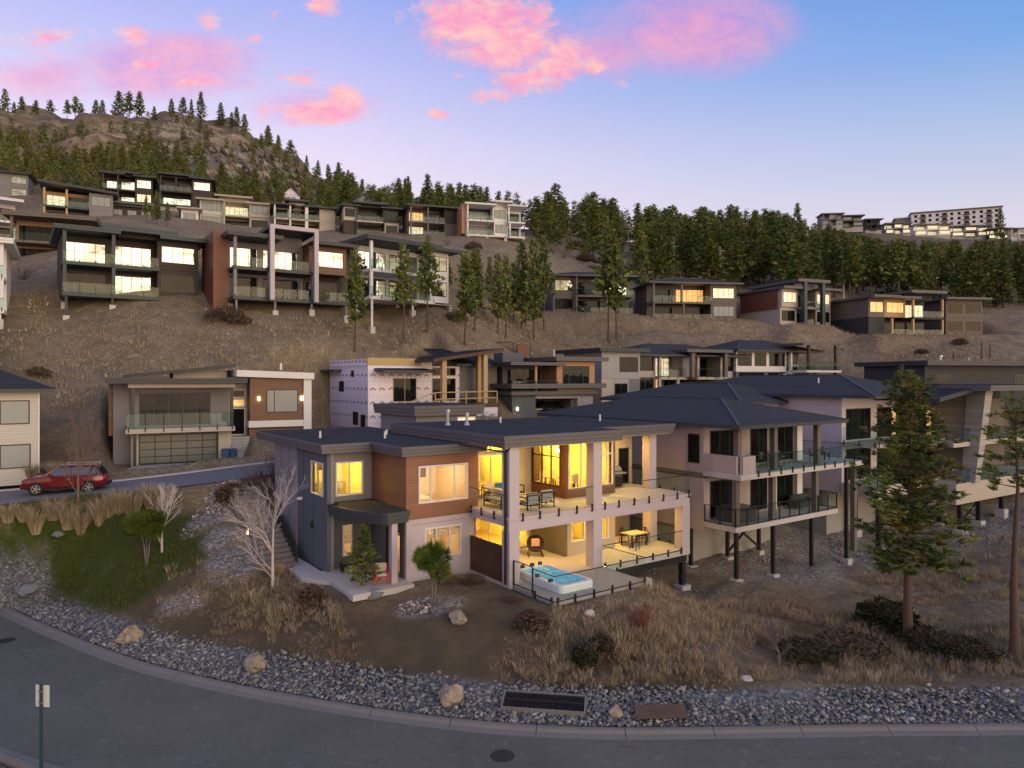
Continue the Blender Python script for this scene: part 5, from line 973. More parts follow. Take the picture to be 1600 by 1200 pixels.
A0 = bayhouse('white stilt house with stacked balconies beside the teal trimmed house', -112, 480, 64, 32, 5.6, 9, [('d', 3), ('D', 3)], [('d', 3), ('D', 3)], 'stucco_white', ('flat', .5), 'stucco_white', 'roof_dark', stilts=True, out=1.2, pillar='stucco_white', slab='stucco_white')
A9 = bayhouse('tan flat roofed house with wide glass doors behind the teal trimmed house', 18, 412, 92, 22, 9, 8, [('d', 9, 'wood_tan')], [('d', 9, 'wood_tan', 'pane_dark')], 'stucco_taupe', ('flat', .6), 'stucco_taupe', 'roof_dark')
# upper row
G2 = 'houses along the upper street'
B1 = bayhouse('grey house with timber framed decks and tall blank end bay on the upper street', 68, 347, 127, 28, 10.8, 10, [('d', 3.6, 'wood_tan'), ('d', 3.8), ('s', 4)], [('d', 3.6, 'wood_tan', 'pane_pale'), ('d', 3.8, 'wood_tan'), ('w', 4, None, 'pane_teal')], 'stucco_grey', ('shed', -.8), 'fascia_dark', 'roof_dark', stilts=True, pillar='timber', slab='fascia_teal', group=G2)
B2 = bayhouse('upper street house with bright ribbon windows on both storeys', 160, 316, 152, 24, 9.6, 9, [('d', 3), ('d', 3.6), ('w', 3.6, None, 'pane_pale')], [('d', 3, None, 'pane_mirror'), ('d', 3.6, None, 'pane_mirror'), ('w', 3.6, None, 'pane_mirror')], 'stucco_brown', ('step', [(-.02, .4, 0, .35), (.32, .72, .4, .4), (.66, 1.04, -.1, .3)]), 'fascia_dark', 'roof_dark', group=G2, glass='pane_mirror')
B3 = bayhouse('dark upper street house with a slim roof band under the pine slope', 250, 319, 155, 22, 10.4, 9, [('d', 6, None, 'pane_mirror'), ('w', 4)], [('d', 3), ('d', 3.2), ('w', 4, None, 'pane_mirror')], 'stucco_brown', ('step', [(0, .68, .3, .4), (.6, 1.03, -.05, .3)]), 'fascia_dark', 'roof_dark', group=G2)
B3b = bayhouse('low dark cabin with small pale windows below the ribbon window house', 172, 343, 136, 24, 7.5, 7, None, None, 'stucco_brown', group=G2); B3b.box('wall', 0, 7.5, 0, 7, -.5, 2.6, 'stucco_brown'); B3b.roof((-.6, 8.1, -.8, 7.5), 2.62, .3, 'fascia_dark', 'roof_dark', 2)
for x in (.5, 2.9, 5.3): B3b.win(x, x + 1.6, .7, 2.1, 0, 'f', n=2, glass='pane_blind')
B4 = bayhouse('cream flat roofed house with raised centre and wide decks on the upper street', 312, 356, 150, 20, 14, 9, [('w', 4.5, None, 'pane_blind'), ('d', 5), ('w', 4)], [('w', 4.5, 'lap_cream', 'pane_blind'), ('d', 5, None, 'pane_pale'), ('n', 4, None, 'pane_blind')], 'stucco_cream', ('step', [(-.02, .32, -.25, .3), (.24, .72, .7, .35), (.68, 1.02, -.35, .3)]), 'stucco_cream', 'roof_membrane', group=G2, slab='stucco_cream')
B4b = bayhouse('small pale annex with white framed doors beside the cream flat roofed house', 283, 350, 147, 20, 3.2, 5, [('w', 3.2, None, 'pane_blind')], None, 'stucco_white', ('flat', .25), 'stucco_cream', group=G2, frame='trim_white')
B5 = bayhouse('pale house with white column grid and a plain end wall on the upper street', 428, 363, 150, 20, 12.6, 9, [('d', 3), ('D', 3.4), ('d', 2.6), ('s', 3.2)], [('d', 3), ('D', 3.4), ('d', 2.6), ('s', 3.2, None)], 'stucco_cream', ('step', [(-.02, .3, -.3, .3), (.22, .52, .6, .4), (.5, 1.0, -.4, .3)]), 'fascia_dark', 'roof_dark', group=G2, pillar='stucco_white', slab='stucco_cream')
B6 = bayhouse('dark brown house with a white framed end window on the upper street', 537, 366, 150, 19, 11.6, 9, [('s', 2.6), ('d', 6), ('w', 3, 'stucco_cream')], [('w', 2.6, 'stucco_cream'), ('d', 5.6), ('w', 3.4, 'stucco_brown')], 'stucco_brown', ('step', [(-.02, .26, -.2, .3), (.2, .76, .5, .45), (.7, 1.03, -.2, .3)]), 'fascia_dark', 'roof_dark', group=G2, slab='stucco_cream')
B7 = bayhouse('brown house with a pale banded deck and a dark blank corner on the upper street', 640, 368, 149, 18, 10.6, 9, [('d', 3.4, 'stucco_taupe', 'pane_pale'), ('d', 3.6), ('s', 3, 'stucco_taupe')], [('d', 3.4, None, 'pane_warm'), ('d', 3.6), ('s', 3, 'stucco_dark')], 'stucco_taupe', ('step', [(-.03, 1.03, .0, .35)]), 'fascia_dark', 'roof_dark', group=G2, slab='stucco_grey')
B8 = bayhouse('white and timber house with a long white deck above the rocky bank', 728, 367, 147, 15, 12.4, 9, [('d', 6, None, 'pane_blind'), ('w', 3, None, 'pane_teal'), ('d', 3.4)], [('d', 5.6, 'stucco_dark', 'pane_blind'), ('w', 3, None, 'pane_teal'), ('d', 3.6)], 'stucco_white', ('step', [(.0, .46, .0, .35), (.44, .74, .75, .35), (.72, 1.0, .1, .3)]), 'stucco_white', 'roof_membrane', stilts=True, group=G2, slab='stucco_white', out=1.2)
B8.box('wall', -.9, -.003, -.3, 6, .2, 6.3, 'wood_tan')
B0 = bayhouse('upper house with two square sunset lit windows at the foot of the forest', -6, 308, 175, 24, 6.6, 7, [('s', 2.4), ('w', 3.4, None, 'pane_mirror')], [('s', 2.4), ('w', 3.4, None, 'pane_mirror')], 'stucco_grey', ('flat', .35), 'fascia_dark', 'roof_dark', group=G2)
B0b = bayhouse('white rendered house end beside the steep driveway', -36, 372, 108, 40, 5.0, 9, [('d', 5)], [('d', 5)], 'stucco_white', ('flat', .4), 'stucco_white', 'roof_dark', group=G2, slab='stucco_white')
# gabled houses behind the upper row
def gable(label, px, py, Y, a, w, d, hw, hr, wall, glass):
    H = House('house', label, pt(px, py, Y), R(a), group='gabled houses behind the upper row'); m = MB(); m.add([(0, 0, -2), (w, 0, -2), (w, 0, hw), (w / 2, 0, hr), (0, 0, hw), (0, d, -2), (w, d, -2), (w, d, hw), (w / 2, d, hr), (0, d, hw)], [(0, 1, 2, 3, 4), (9, 8, 7, 6, 5), (0, 4, 9, 5), (1, 6, 7, 2), (4, 3, 8, 9), (2, 7, 8, 3)]); H.part('wall', m, wall)
    for sx in (-1, 1): r = MB(); x0 = w / 2; x1 = w / 2 + sx * (w / 2 + .5); zz = hw - .5 * (hr - hw) / (w / 2); r.hexa([(x0, -.5, hr + .06), (x1, -.5, zz + .06), (x1, d + .4, zz + .06), (x0, d + .4, hr + .06)][:: sx], [(x0, -.5, hr + .28), (x1, -.5, zz + .28), (x1, d + .4, zz + .28), (x0, d + .4, hr + .28)][:: sx]); H.part('roof', r, 'fascia_dark')
    H.win(w * .22, w * .5 - .05, hw * .2, hw * .95, 0, 'f', n=1, glass=glass, frame='trim_white'); H.win(w * .5 + .05, w * .78, hw * .2, hw * .95, 0, 'f', n=1, glass=glass, frame='trim_white'); return H
gable('half built gabled house wrapped in white behind the white column house', 440, 322, 185, 15, 4.6, 6, 2.8, 5.0, 'house_wrap', 'pane_blind'); gable('small gabled house with bright windows peeping over the dark brown house', 556, 324, 190, 15, 4.2, 6, 2.0, 3.6, 'stucco_grey', 'pane_pale')
# ---------------------------------------------------------------- mid houses behind the lit house
X1 = bayhouse('charcoal house with wood framed window box and an open garage', 800, 656, 69, 30, 9.7, 9, None, None, 'stucco_grey', group='houses behind the lit house'); H = X1; H.frame = 'trim_dark'
H.box('wall', 0, 2.7, 0, 9, -1, 2.4, 'stucco_slate'); H.box('wall', 7.75, 9.7, 0, 9, -1, 2.4, 'batten_grey'); H.box('garage_lintel', 2.702, 7.748, 0, .4, 2.0, 2.4, 'batten_grey'); H.box('garage_wall', 2.702, 7.748, 5, 9, -1, 2.4, 'stucco_taupe'); H.box('garage_floor', 2.702, 7.748, .0, 5, -1, -.02, 'concrete'); H.box('garage_wall', 7.3, 7.746, .5, 4.99, 0, 2.0, 'stucco_taupe')
H.box('balcony_slab', -.4, 10.0, -.6, 3.0, 2.402, 2.75, 'fascia_grey'); H.box('wall', .3, 5.0, 2.4, 9, 2.752, 5.3, 'stucco_slate'); H.win(.8, 4.7, 2.8, 5.0, 2.4, 'f', n=4, name='sliding_door'); H.rail([(-.3, -.5), (5.0, -.5)], 2.75, 1.0, 'glass_rail', 1.2, 'frame'); H.box('pillar', 2.4, 2.65, -.4, -.15, 2.752, 5.3, 'wood_tan')
H.box('wall', 5.002, 9.7, -.3, 9, 2.752, 5.75, 'wood_tan'); H.win(5.7, 9.0, 3.2, 5.3, -.3, 'f', splits=[.24, .76], transom=4.75, fw=.1, frame='trim_dark'); H.roof((-.8, 5.6, -1.2, 9.6), 5.3, .3, 'fascia_grey', 'roof_dark', 2); H.roof((4.4, 11, -1.1, 9.6), 5.78, .42, 'fascia_grey', 'roof_dark', 2)
H.box('wall', -4.2, -.002, 3.0, 10, -1, 5.2, 'lap_grey'); H.roof((-4.8, .4, 2.4, 10.5), 5.2, .25, 'fascia_dark', 'roof_dark', 1, tilt=lambda p: (p[1] - 2.4) * .22); H.win(4.5, 5.5, 3.2, 4.6, -4.2, 'l', n=1); H.box('chimney', 1.5, 4.0, 4.5, 6.5, 5.5, 6.7, 'stucco_slate'); H.vent(7.5, 4, 6.2, .9, .12, 'steel_zinc'); H.part('wall_light', MB().box(.5, .65, -.1, -.003, .9, 1.2), 'lamp_glow')
def car_small(): pass
X2 = bayhouse('narrow grey battened house with black windows next to the wood framed window box', 940, 634, 80, 28, 5.4, 8, [('s', 1.6, 'stucco_cream'), ('w', 2.2, 'batten_grey'), ('s', 1.6)], [('s', 2.2, 'batten_grey'), ('w', 3.2, 'batten_grey')], 'lap_grey', ('flat', .4), 'fascia_dark', 'roof_dark', group='houses behind the lit house', out=.4)
X3 = bayhouse('pale pink two storey house with hip roof, lit upper windows and long deck', 992, 622, 86, 25, 16.5, 10, [('w', 2.8), ('d', 2.6, None, 'pane_warm'), ('D', 7, 'stucco_grey'), ('s', 3)], [('w', 2.8), ('d', 3.8, None, 'pane_pale'), ('s', 1.6, 'stucco_grey'), ('d', 4, 'stucco_taupe'), ('w', 3, 'stucco_cream')], 'stucco_pink', ('hip', 1.6), 'fascia_dark', 'roof_dark', h=2.55, group='houses behind the lit house', slab='stucco_cream')
X3.roof((6.0, 13.2, -2.4, 4), 5.6, .35, 'fascia_grey', 'roof_dark', 2)
for x in (7.0, 12.2): X3.box('pillar', x, x + .5, -2.0, -1.5, 2.56, 5.6, 'stucco_taupe')
X4 = bayhouse('white and slate house with hip roof and an open shed roofed deck on dark posts', 1150, 612, 92, 25, 13.5, 9, [('w', 4.5, 'stucco_slate'), ('w', 2, 'stucco_slate'), ('d', 5, 'stucco_slate')], [('w', 2.6), ('w', 2.2), ('w', 3), ('d', 4.2, 'stucco_taupe')], 'stucco_white', ('hip', 1.6), 'fascia_dark', 'roof_dark', h=2.6, group='houses behind the lit house', slab='stucco_white')
X4.roof((8.2, 15.8, -3.4, 5), 6.0, .35, 'fascia_grey', 'roof_dark', 2, tilt=lambda p: (p[0] - 8.2) * .06)
for x in (9.6, 14.6): X4.box('pillar', x, x + .35, -3.0, -2.65, -.3, 6.15, 'timber_dark')
X4.box('deck_slab', 9, 15.4, -3.2, 0, 2.5, 2.79, 'stucco_white'); X4.rail([(9.1, -3.1), (15.3, -3.1), (15.3, -.2)], 2.79, 1.0, 'glass_rail', 1.5)

# ---------------------------------------------------------------- pink neighbour with double deck on steel posts
N0 = Vector((13.1, 41.5, 3.3)); H = House('house', 'pink stucco neighbour house with hip roof and two decks on tall steel posts', N0, MA); H.frame = 'trim_dark'
H.box('wall', 0, 10.0, 2.4, 17, -.6, 5.8, 'stucco_pink'); H.box('band', -.04, .3, 2.3, 17.02, 2.62, 2.95, 'stucco_taupe'); H.box('foundation', .3, 9.8, 4.5, 16.8, -3.6, -.602, 'concrete')
H.box('deck_slab', -.05, 10.8, -.0, 2.398, -.3, 0, 'concrete_pale'); H.box('deck_slab', -.05, 13.4, -.35, 2.398, 2.78, 3.1, 'concrete_pale'); H.box('deck_slab', 10.002, 13.4, 2.4, 5, 2.78, 3.1, 'concrete_pale'); H.box('soffit', .1, 10, .1, 2.39, 2.70, 2.778, 'stucco_taupe')
H.box('parapet', -.02, .22, -.0, 2.398, 3.102, 4.15, 'stucco_pink'); H.box('parapet', .222, 1.4, -.3, -.06, 3.102, 4.15, 'stucco_pink')
H.rail([(1.45, -.32), (13.38, -.32), (13.38, 4.8)], 3.1, 1.05, 'glass_rail', 1.15); H.rail([(.0, 2.3), (.0, .05), (10.75, .05), (10.75, 2.3)], 0, 1.05, 'glass_rail_clear', 1.1, 'frame')
for (x, z0, z1) in ((.15, 3.1, 5.75), (3.7, 3.1, 5.75), (8.4, 3.1, 5.75), (.15, 0, 2.78), (3.7, 0, 2.78), (8.4, 0, 2.78), (12.9, -3.2, 2.78)): H.box('pillar', x, x + .34, .12 if z0 == 0 else .0, .44 if z0 == 0 else .32, z0 + .002, z1 - .002, 'stucco_taupe')
for z in (0, 3.1):
    H.win(.6, 3.4, z + .1, z + 2.4, 2.4, 'f', n=3, name='sliding_door'); H.win(4.6, 6.4, z + .1, z + 2.4, 2.4, 'f', n=2, name='sliding_door'); H.box('wall', 6.6, 7.2, 2.2, 2.398, z + .01, z + 2.6, 'stucco_white'); H.win(7.4, 9.3, z + .1, z + 2.4, 2.4, 'f', n=2, name='sliding_door'); H.box('wall', 9.4, 10.0, 2.1, 2.398, z + .01, z + 2.6, 'stucco_white')
H.win(2.7, 3.6, 3.5, 5.3, 0, 'l', n=1, glass='pane_dark')
H.hip(-.8, 10.7, -.8, 18, 5.8, 1.35, 'roof_dark', 'fascia_dark'); H.roof((5.0, 12.0, 0.5, 7), 5.72, .2, 'fascia_dark', 'roof_dark', 1)
H.box('wall', -3.2, -.002, 11, 19, -1, 4.7, 'stucco_pink'); H.hip(-3.9, 5, 10.4, 20, 4.72, 1.0, 'roof_dark', 'fascia_dark')
for (x, y) in ((.25, .2), (3.85, .2), (8.0, .2), (12.2, .2), (.25, 3.6), (3.85, 3.6), (7.2, 3.6)): g = H.ground(x, y); H.post(x, y, min(g + .25, -.9), -.3 if x < 11 else 2.78, .2)
m = MB(); m.bar((3.85, 3.6, H.ground(3.85, 3.6) + .6), (7.2, 3.6, -.5), .12); m.bar((7.2, 3.6, H.ground(7.2, 3.6) + .6), (3.85, 3.6, -.5), .12); H.part('brace', m, 'steel_dark')
for k, (x, y, rz, z) in enumerate(((4.6, 1.3, 10, 3.1), (6.4, 1.5, -20, 3.1), (9.4, .9, 30, 3.1), (11.2, 1.2, -10, 3.1))):
    o = empty('deck_chair', N0 + Matrix.Rotation(MA, 3, 'Z') @ Vector((x, y, z)), MA + R(rz), 'dark metal deck chair on the upper deck of the pink neighbour', 'chair', 'chairs on the neighbour deck'); rbox(-.25, .25, -.25, .25, .4, .47).build('seat', 'fabric_dark', o); rbox(-.25, .25, .2, .28, .45, .95).build('backrest', 'fabric_dark', o); m = MB()
    for (u, v) in ((-.22, -.22), (.22, -.22), (.22, .22), (-.22, .22)): m.bar((u, v, 0), (u, v, .62 if v < 0 else .5), .035)
    m.build('leg_frame', 'black_metal', o)
o = empty('deck_table', N0 + Matrix.Rotation(MA, 3, 'Z') @ Vector((5.5, 1.0, 3.1)), MA, 'glass topped table on the upper deck of the pink neighbour', 'table'); MB().lathe([(.6, .7), (.6, .74)], n=20).build('table_top', 'pane_teal', o); MB().tube((0, 0, 0), (0, 0, .7), .05, .05, 8).build('leg', 'black_metal', o); MB().lathe([(.3, 0), (.3, .03)], n=14).build('base', 'black_metal', o)
for k, (x, y, rz) in enumerate(((8.2, 1.2, 0),)):
    o = empty('outdoor_sofa', N0 + Matrix.Rotation(MA, 3, 'Z') @ Vector((x, y, 0)), MA, 'dark outdoor sofa on the lower deck of the pink neighbour', 'sofa'); rbox(0, 1.9, 0, .8, .12, .45, .06).build('seat', 'fabric_dark', o); rbox(0, 1.9, .6, .8, .45, .85, .06).build('backrest', 'fabric_dark', o); rbox(-.15, .0, 0, .8, .1, .62, .05).build('arm', 'fabric_dark', o); rbox(1.9, 2.05, 0, .8, .1, .62, .05).build('arm', 'fabric_dark', o)
o = empty('covered_tub', N0 + Matrix.Rotation(MA, 3, 'Z') @ Vector((.8, .5, 0.005)), MA, 'covered square hot tub on the lower deck of the pink neighbour', 'hot tub'); rbox(0, 1.9, 0, 1.7, 0, .78, .08).build('shell', 'fabric_dark', o); rbox(-.04, 1.94, -.04, 1.74, .79, .92, .05).build('cover', 'pane_teal', o)

# ---------------------------------------------------------------- lilac grey neighbour further right
H = House('house', 'lilac grey house with long hip roof and teal glass deck behind the tall pine', Vector((26.6, 52, 4.1)), MA)
H.box('wall', 0, 10.5, 2.6, 20, -.8, 6.45, 'stucco_lilac'); H.hip(-.8, 11.3, -.4, 21, 6.45, 1.55, 'roof_dark', 'fascia_dark'); H.box('deck_slab', -.1, 11, -.2, 2.598, 2.8, 3.1, 'stucco_cream'); H.rail([(-.05, 2.5), (-.05, -.15), (10.9, -.15)], 3.1, 1.05, 'glass_rail', 1.3); H.box('deck_slab', -.1, 11, -.2, 2.598, -.9, 0, 'stucco_cream'); H.rail([(-.05, -.15), (10.9, -.15)], 0, 1.0, 'glass_rail', 1.3, 'frame')
H.box('wall', -5.2, -.002, 8, 22, -1.2, 5.88, 'stucco_lilac'); H.hip(-6.1, 5, 7.1, 23, 5.9, 1.4, 'roof_dark', 'fascia_dark')
for z in (0, 3.1): H.win(.6, 4.2, z + .1, z + 2.5, 2.6, 'f', n=4, name='sliding_door'); H.win(5.2, 9.8, z + .1, z + 2.5, 2.6, 'f', n=4, glass='pane_dark', name='sliding_door', pane_mats=['pane_dark', 'pane_dark', 'pane_warm' if z else 'pane_dark', 'pane_warm' if z else 'pane_dark'])
for (x, y) in ((.4, 0), (5.2, 0), (10, 0), (3, 3.2), (8, 3.2)): g = H.ground(x, y); H.post(x, y, min(g + .2, -1.2), -.9, .3)
H.box('foundation', .3, 10.2, 4, 19.8, -4.5, -.802, 'concrete'); H.vent(2.5, 6, 7.6, .4)
H = House('house', 'dark roofed house with a leaning stone clad pillar and warm lit doors', pt(1492, 756, 55), R(33))
H.box('wall', 0, 16, 3.2, 16, -.6, 6.3, 'stucco_taupe'); H.box('deck_slab', -.2, 16.5, -.2, 3.198, -1.6, 0, 'stucco_cream'); H.box('deck_slab', -.2, 16.5, -.0, 3.198, 2.8, 3.15, 'stucco_cream'); H.rail([(-.1, -.1), (16.4, -.1)], 0, 1.0, 'glass_rail', 1.3); H.rail([(-.1, .1), (16.4, .1)], 3.15, 1.0, 'glass_rail', 1.3)
m = MB(); m.hexa([(2.1, -.5, -.05), (2.9, -.5, -.05), (2.9, .5, -.05), (2.1, .5, -.05)], [(3.0, -.9, 7.4), (4.2, -.9, 7.4), (4.2, .5, 7.4), (3.0, .5, 7.4)]); H.part('pillar', m, 'stone_clad'); H.box('wall', 3.4, 4.4, .6, 3.2, 0, 7.2, 'stone_clad')
H.roof((1.2, 17, -2.0, 16.5), 7.2, .42, 'fascia_grey', 'roof_dark', 2); H.roof((-3.5, 3.0, -.6, 14), 6.4, .3, 'fascia_dark', 'roof_dark', 2, tilt=lambda p: (p[0] + 3.5) * .13); H.box('wall', 4, 15.8, 3.4, 15.8, 6.3, 7.198, 'stucco_dark'); H.win(.4, 2.9, 3.3, 5.7, 3.2, 'f', n=3, glass='pane_warm', name='sliding_door', pane_mats=['pane_dark', 'pane_dark', 'pane_warm']); H.win(5, 9, 3.3, 5.7, 3.2, 'f', n=3, name='sliding_door'); H.win(.4, 9, .1, 2.4, 3.2, 'f', n=6, name='sliding_door')
for (x, y) in ((1.0, .1), (4.0, .1), (8, .1), (4, 3.0)): g = H.ground(x, y); H.post(x, y, min(g + .2, -1.9), -1.6, .3)
H.part('brace', MB().bar((1.0, .2, H.ground(1, .1) + .6), (4.0, .2, -1.8), .12).bar((4.0, .2, H.ground(4, .1) + .6), (1.0, .2, -1.8), .12), 'steel_dark'); H.box('foundation', .3, 15.5, 4.5, 15, -5, -.6, 'concrete'); H.vent(-1.6, 3, 6.9, .6, .12, 'steel_zinc', True)
H = House('house', 'long low black roofed building at the foot of the far slope', pt(1445, 600, 76), R(14)); H.box('wall', 0, 24, 0, 9, -3, 2.0, 'stucco_dark'); H.roof((-.6, 25, -1, 10), 2.0, .5, 'fascia_dark', 'roof_dark', 2); H.vent(4, 2, 2.5, .5, .15, 'steel_zinc', True); H.vent(9, 3, 2.5, .5)
H.win(1.5, 3.4, -.6, 1.0, 0, 'f', n=2); H.win(12, 14, -.6, 1.0, 0, 'f', n=2)

# ---------------------------------------------------------------- ridge: apartment block and terrace houses
rg = 'houses on the far ridge'
AP = House('apartment_block', 'pale five storey apartment block standing on the far ridge', pt(1424, 372, 470), R(-22), 'building'); AP.box('wall', 0, 50, 0, 16, -6, 16, 'stucco_white'); AP.roof((-.8, 51, -1, 17), 16, .7, 'fascia_grey', 'roof_dark', 1); AP.box('wall', -9, -.01, 3, 16, -6, 14, 'stucco_grey'); AP.roof((-10, 0, 2, 17), 14, .6, 'stucco_white', 'roof_dark', 1)
for k in range(5):
    for j in range(12):
        x = 1.2 + j * 4.1
        if j % 3 == 1: AP.win(x, x + 2.8, .3 + 3.1 * k, 2.6 + 3.1 * k, 0, 'f', n=2, fw=.15); AP.box('balcony', x - .3, x + 3.1, -1.4, -.02, 3.1 * k, .9 + 3.1 * k, 'fascia_grey')
        else: AP.win(x + .5, x + 2.2, .7 + 3.1 * k, 2.5 + 3.1 * k, 0, 'f', n=1, fw=.15)
    for j in range(3): AP.win(5 + j * 3.6, 7 + j * 3.6, .7 + 2.8 * k, 2.3 + 2.8 * k, -9, 'l', n=1, fw=.15)
for (px, py, Y, w, g, wl, lb) in ((1285, 352, 400, 11, 'pane_blind', 'stucco_grey', 'grey ridge house half hidden by dark pines'), (1300, 355, 405, 17, 'pane_blind', 'stucco_brown', 'wide dark ridge house with deep roof overhang'), (1352, 360, 410, 9, 'pane_dark', 'stucco_dark', 'small dark ridge house with a mono pitch roof'),
    (1384, 366, 420, 14, 'pane_pale', 'stucco_grey', 'pale windowed ridge house next to the apartment block'), (1430, 368, 425, 20, 'pane_pale', 'stucco_white', 'long white ridge terrace below the apartment block'), (1487, 370, 430, 22, 'pane_pale', 'stucco_grey', 'long grey ridge terrace with bright ground floor'), (1545, 374, 425, 13, 'pane_pale', 'stucco_brown', 'dark ridge house beside the lone ridge pine'), (1580, 374, 420, 12, 'pane_blind', 'stucco_white', 'white ridge house with an open top deck')):
    bayhouse(lb, px, py, Y, -6, w, 9, [('w', 4, None, g), ('d', 4, None, g), ('w', 4, None, g)], [('d', 4, None, g), ('w', 4, None, g), ('d', 4, None, g)], wl, ('flat', .5), 'fascia_grey', 'roof_dark', group=rg)
for (px, py, Y, w, g, wl, lb) in ((1335, 418, 250, 7, 'pane_pale', 'stucco_white', 'pale house with glowing windows among the forest pines'), (1355, 447, 205, 8, 'pane_blind', 'stucco_grey', 'grey house buried in the forest below the pale one'), (1430, 455, 190, 7, 'pane_blind', 'stucco_white', 'white house front showing between forest trunks'), (1550, 465, 180, 8, 'pane_dark', 'stucco_grey', 'blue grey house among trees above the timber post house')):
    bayhouse(lb, px, py, Y, 5, w, 8, [('w', 3, None, g), ('d', 4, None, g)], [('d', 3, None, g), ('w', 4, None, g)], wl, ('flat', .4), 'fascia_grey', 'roof_dark', group='houses among the forest')
# steel frame on the slope above the charcoal house
o = empty('pergola', pt(750, 556, 86), R(12), 'rusty steel frame standing on the slope above the charcoal house', 'frame')
for x in (0, 2.2, 4.1): MB().bar((x, 0, -1.2), (x, 0, 1.6), .1).build('post', 'timber_dark', o)
MB().box(-.1, 4.2, -.1, .1, 1.6, 1.75).build('beam', 'timber_dark', o); MB().box(4.6, 5.8, -.1, .5, -.8, 1.5).build('panel', 'wood_red', o); MB().bar((6.3, 0, -1.2), (6.3, 0, 1.6), .1).build('post', 'timber_dark', o)
# ---------------------------------------------------------------- footprints, to keep plants off houses
bpy.context.view_layer.update()
FOOT = []
for o in list(COL.objects):
    if o.parent is None and o.type == 'EMPTY' and o.get('category') in ('house', 'building'):
        xs, ys = [], []
        for ch in o.children:
            if ch.type == 'MESH' and ch.name.split('.')[0] in ('wall', 'roof', 'deck_slab', 'patio_slab', 'balcony_slab', 'foundation'):
                for c in ch.bound_box: xs.append(c[0]); ys.append(c[1])
        FOOT.append((o.location.x, o.location.y, o.rotation_euler.z, min(xs), max(xs), min(ys), max(ys)))
def clear_of(x, y, m=1.5, front=0.0):
    for (cx, cy, a, x0, x1, y0, y1) in FOOT:
        dx_, dy_ = x - cx, y - cy; u = dx_ * math.cos(a) + dy_ * math.sin(a); v = -dx_ * math.sin(a) + dy_ * math.cos(a)
        if x0 - m < u < x1 + m and y0 - m - front < v < y1 + m: return False
    return True
# ---------------------------------------------------------------- plant generators
def crown_mesh(seed, h, base, rad, nb, ncl, ntri, size, tones, shape=.8, droop=-.15, tuft=.35, open_=0.0, jit=.38):
    """needle sprays along whorled branches; returns verts, tri faces, tones and branch lines"""
    rs = np.random.RandomState(seed); V = []; T = []; lines = []
    for i in range(nb):
        f = (i + rs.rand()) / nb; z = base + (h - base) * f ** .92; az = i * 2.4 + rs.uniform(-.5, .5)
        prof = ((1 - f) ** shape) * (.55 + .45 * min(1, f * 5 + .35)); Lb = rad * prof * rs.uniform(.6, 1.12) + size * .25
        if rs.rand() < open_: Lb *= .35
        d = np.array([math.cos(az), math.sin(az), 0]); slope = droop + .55 * f + rs.uniform(-.12, .12); tipz = z + Lb * slope
        lines.append(((0, 0, z - .05 * h * (1 - f) * .3), (d[0] * Lb * .85, d[1] * Lb * .85, tipz * .85 + z * .15)))
        tone = np.array(tones[rs.randint(len(tones))]) * rs.uniform(.65, 1.3)
        for k in range(ncl):
            g = tuft + (1 - tuft) * (k + rs.rand()) / ncl; c = np.array([d[0] * Lb * g, d[1] * Lb * g, z + (tipz - z) * g]) + rs.normal(0, size * jit, 3) * np.array([1, 1, .8])
            o = rs.normal(0, 1, (ntri, 3)); o /= np.linalg.norm(o, axis=1)[:, None]; o[:, 2] = np.abs(o[:, 2]) * .55 + .05; o += d * .5
            p = rs.normal(0, 1, (ntri, 3)); p = np.cross(o, p); p /= np.linalg.norm(p, axis=1)[:, None] + 1e-6
            s = size * (.42 + .58 * (1 - f) ** .7) * rs.uniform(.55, 1.25, (ntri, 1)); w = s * (.30 if ntri < 9 else .13)
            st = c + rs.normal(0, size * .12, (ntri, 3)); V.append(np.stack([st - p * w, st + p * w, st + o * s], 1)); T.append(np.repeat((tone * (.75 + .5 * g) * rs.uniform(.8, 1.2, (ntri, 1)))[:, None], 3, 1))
    V = np.concatenate(V); T = np.concatenate(T); n = len(V); return V.reshape(-1, 3), np.arange(n * 3).reshape(-1, 3), T.reshape(-1, 3), lines
plain('bark_pine', (.10, .068, .048), .95, .35, 5, .6, 14); plain('bark_grey', (.16, .14, .13), .95, .3, 5, .5, 14); plain('bark_birch', (.52, .46, .46), .8, .25, 6, .3, 30); plain('bark_twig', (.17, .115, .095), .95, .3, 6, .3, 30); plain('bark_red', (.16, .05, .045), .9, .3, 6, .3, 30)
PINE = [(.098, .136, .032), (.120, .146, .036), (.076, .112, .030), (.148, .148, .042), (.104, .126, .030)]
FIR = [(.070, .118, .030), (.092, .138, .034), (.115, .142, .036), (.130, .135, .040), (.055, .098, .030), (.150, .122, .048)]
def trunk_mb(h, r, lines, seed, branch_r=.25, n=9, top=.92):
    rnd = random.Random(seed); m = MB(); p = Vector((0, 0, -.4)); k = 7; off = Vector((0, 0, 0))
    for i in range(k):
        q = Vector((rnd.uniform(-1, 1) * r * .35, rnd.uniform(-1, 1) * r * .35, h * top * (i + 1) / k)); m.tube(p, q, r * (1 - .13 * i) * (1.25 if i == 0 else 1), r * (1 - .13 * (i + 1)), n, cap=False); p = q; off = Vector((q.x, q.y, 0))
    for a, b in lines:
        a = (0, 0, min(a[2], h * top - .04 * h)); f = 1 - a[2] / h; m.tube(a, b, max(.012, r * branch_r * (.4 + f)), .008, 4, cap=False)
    return m
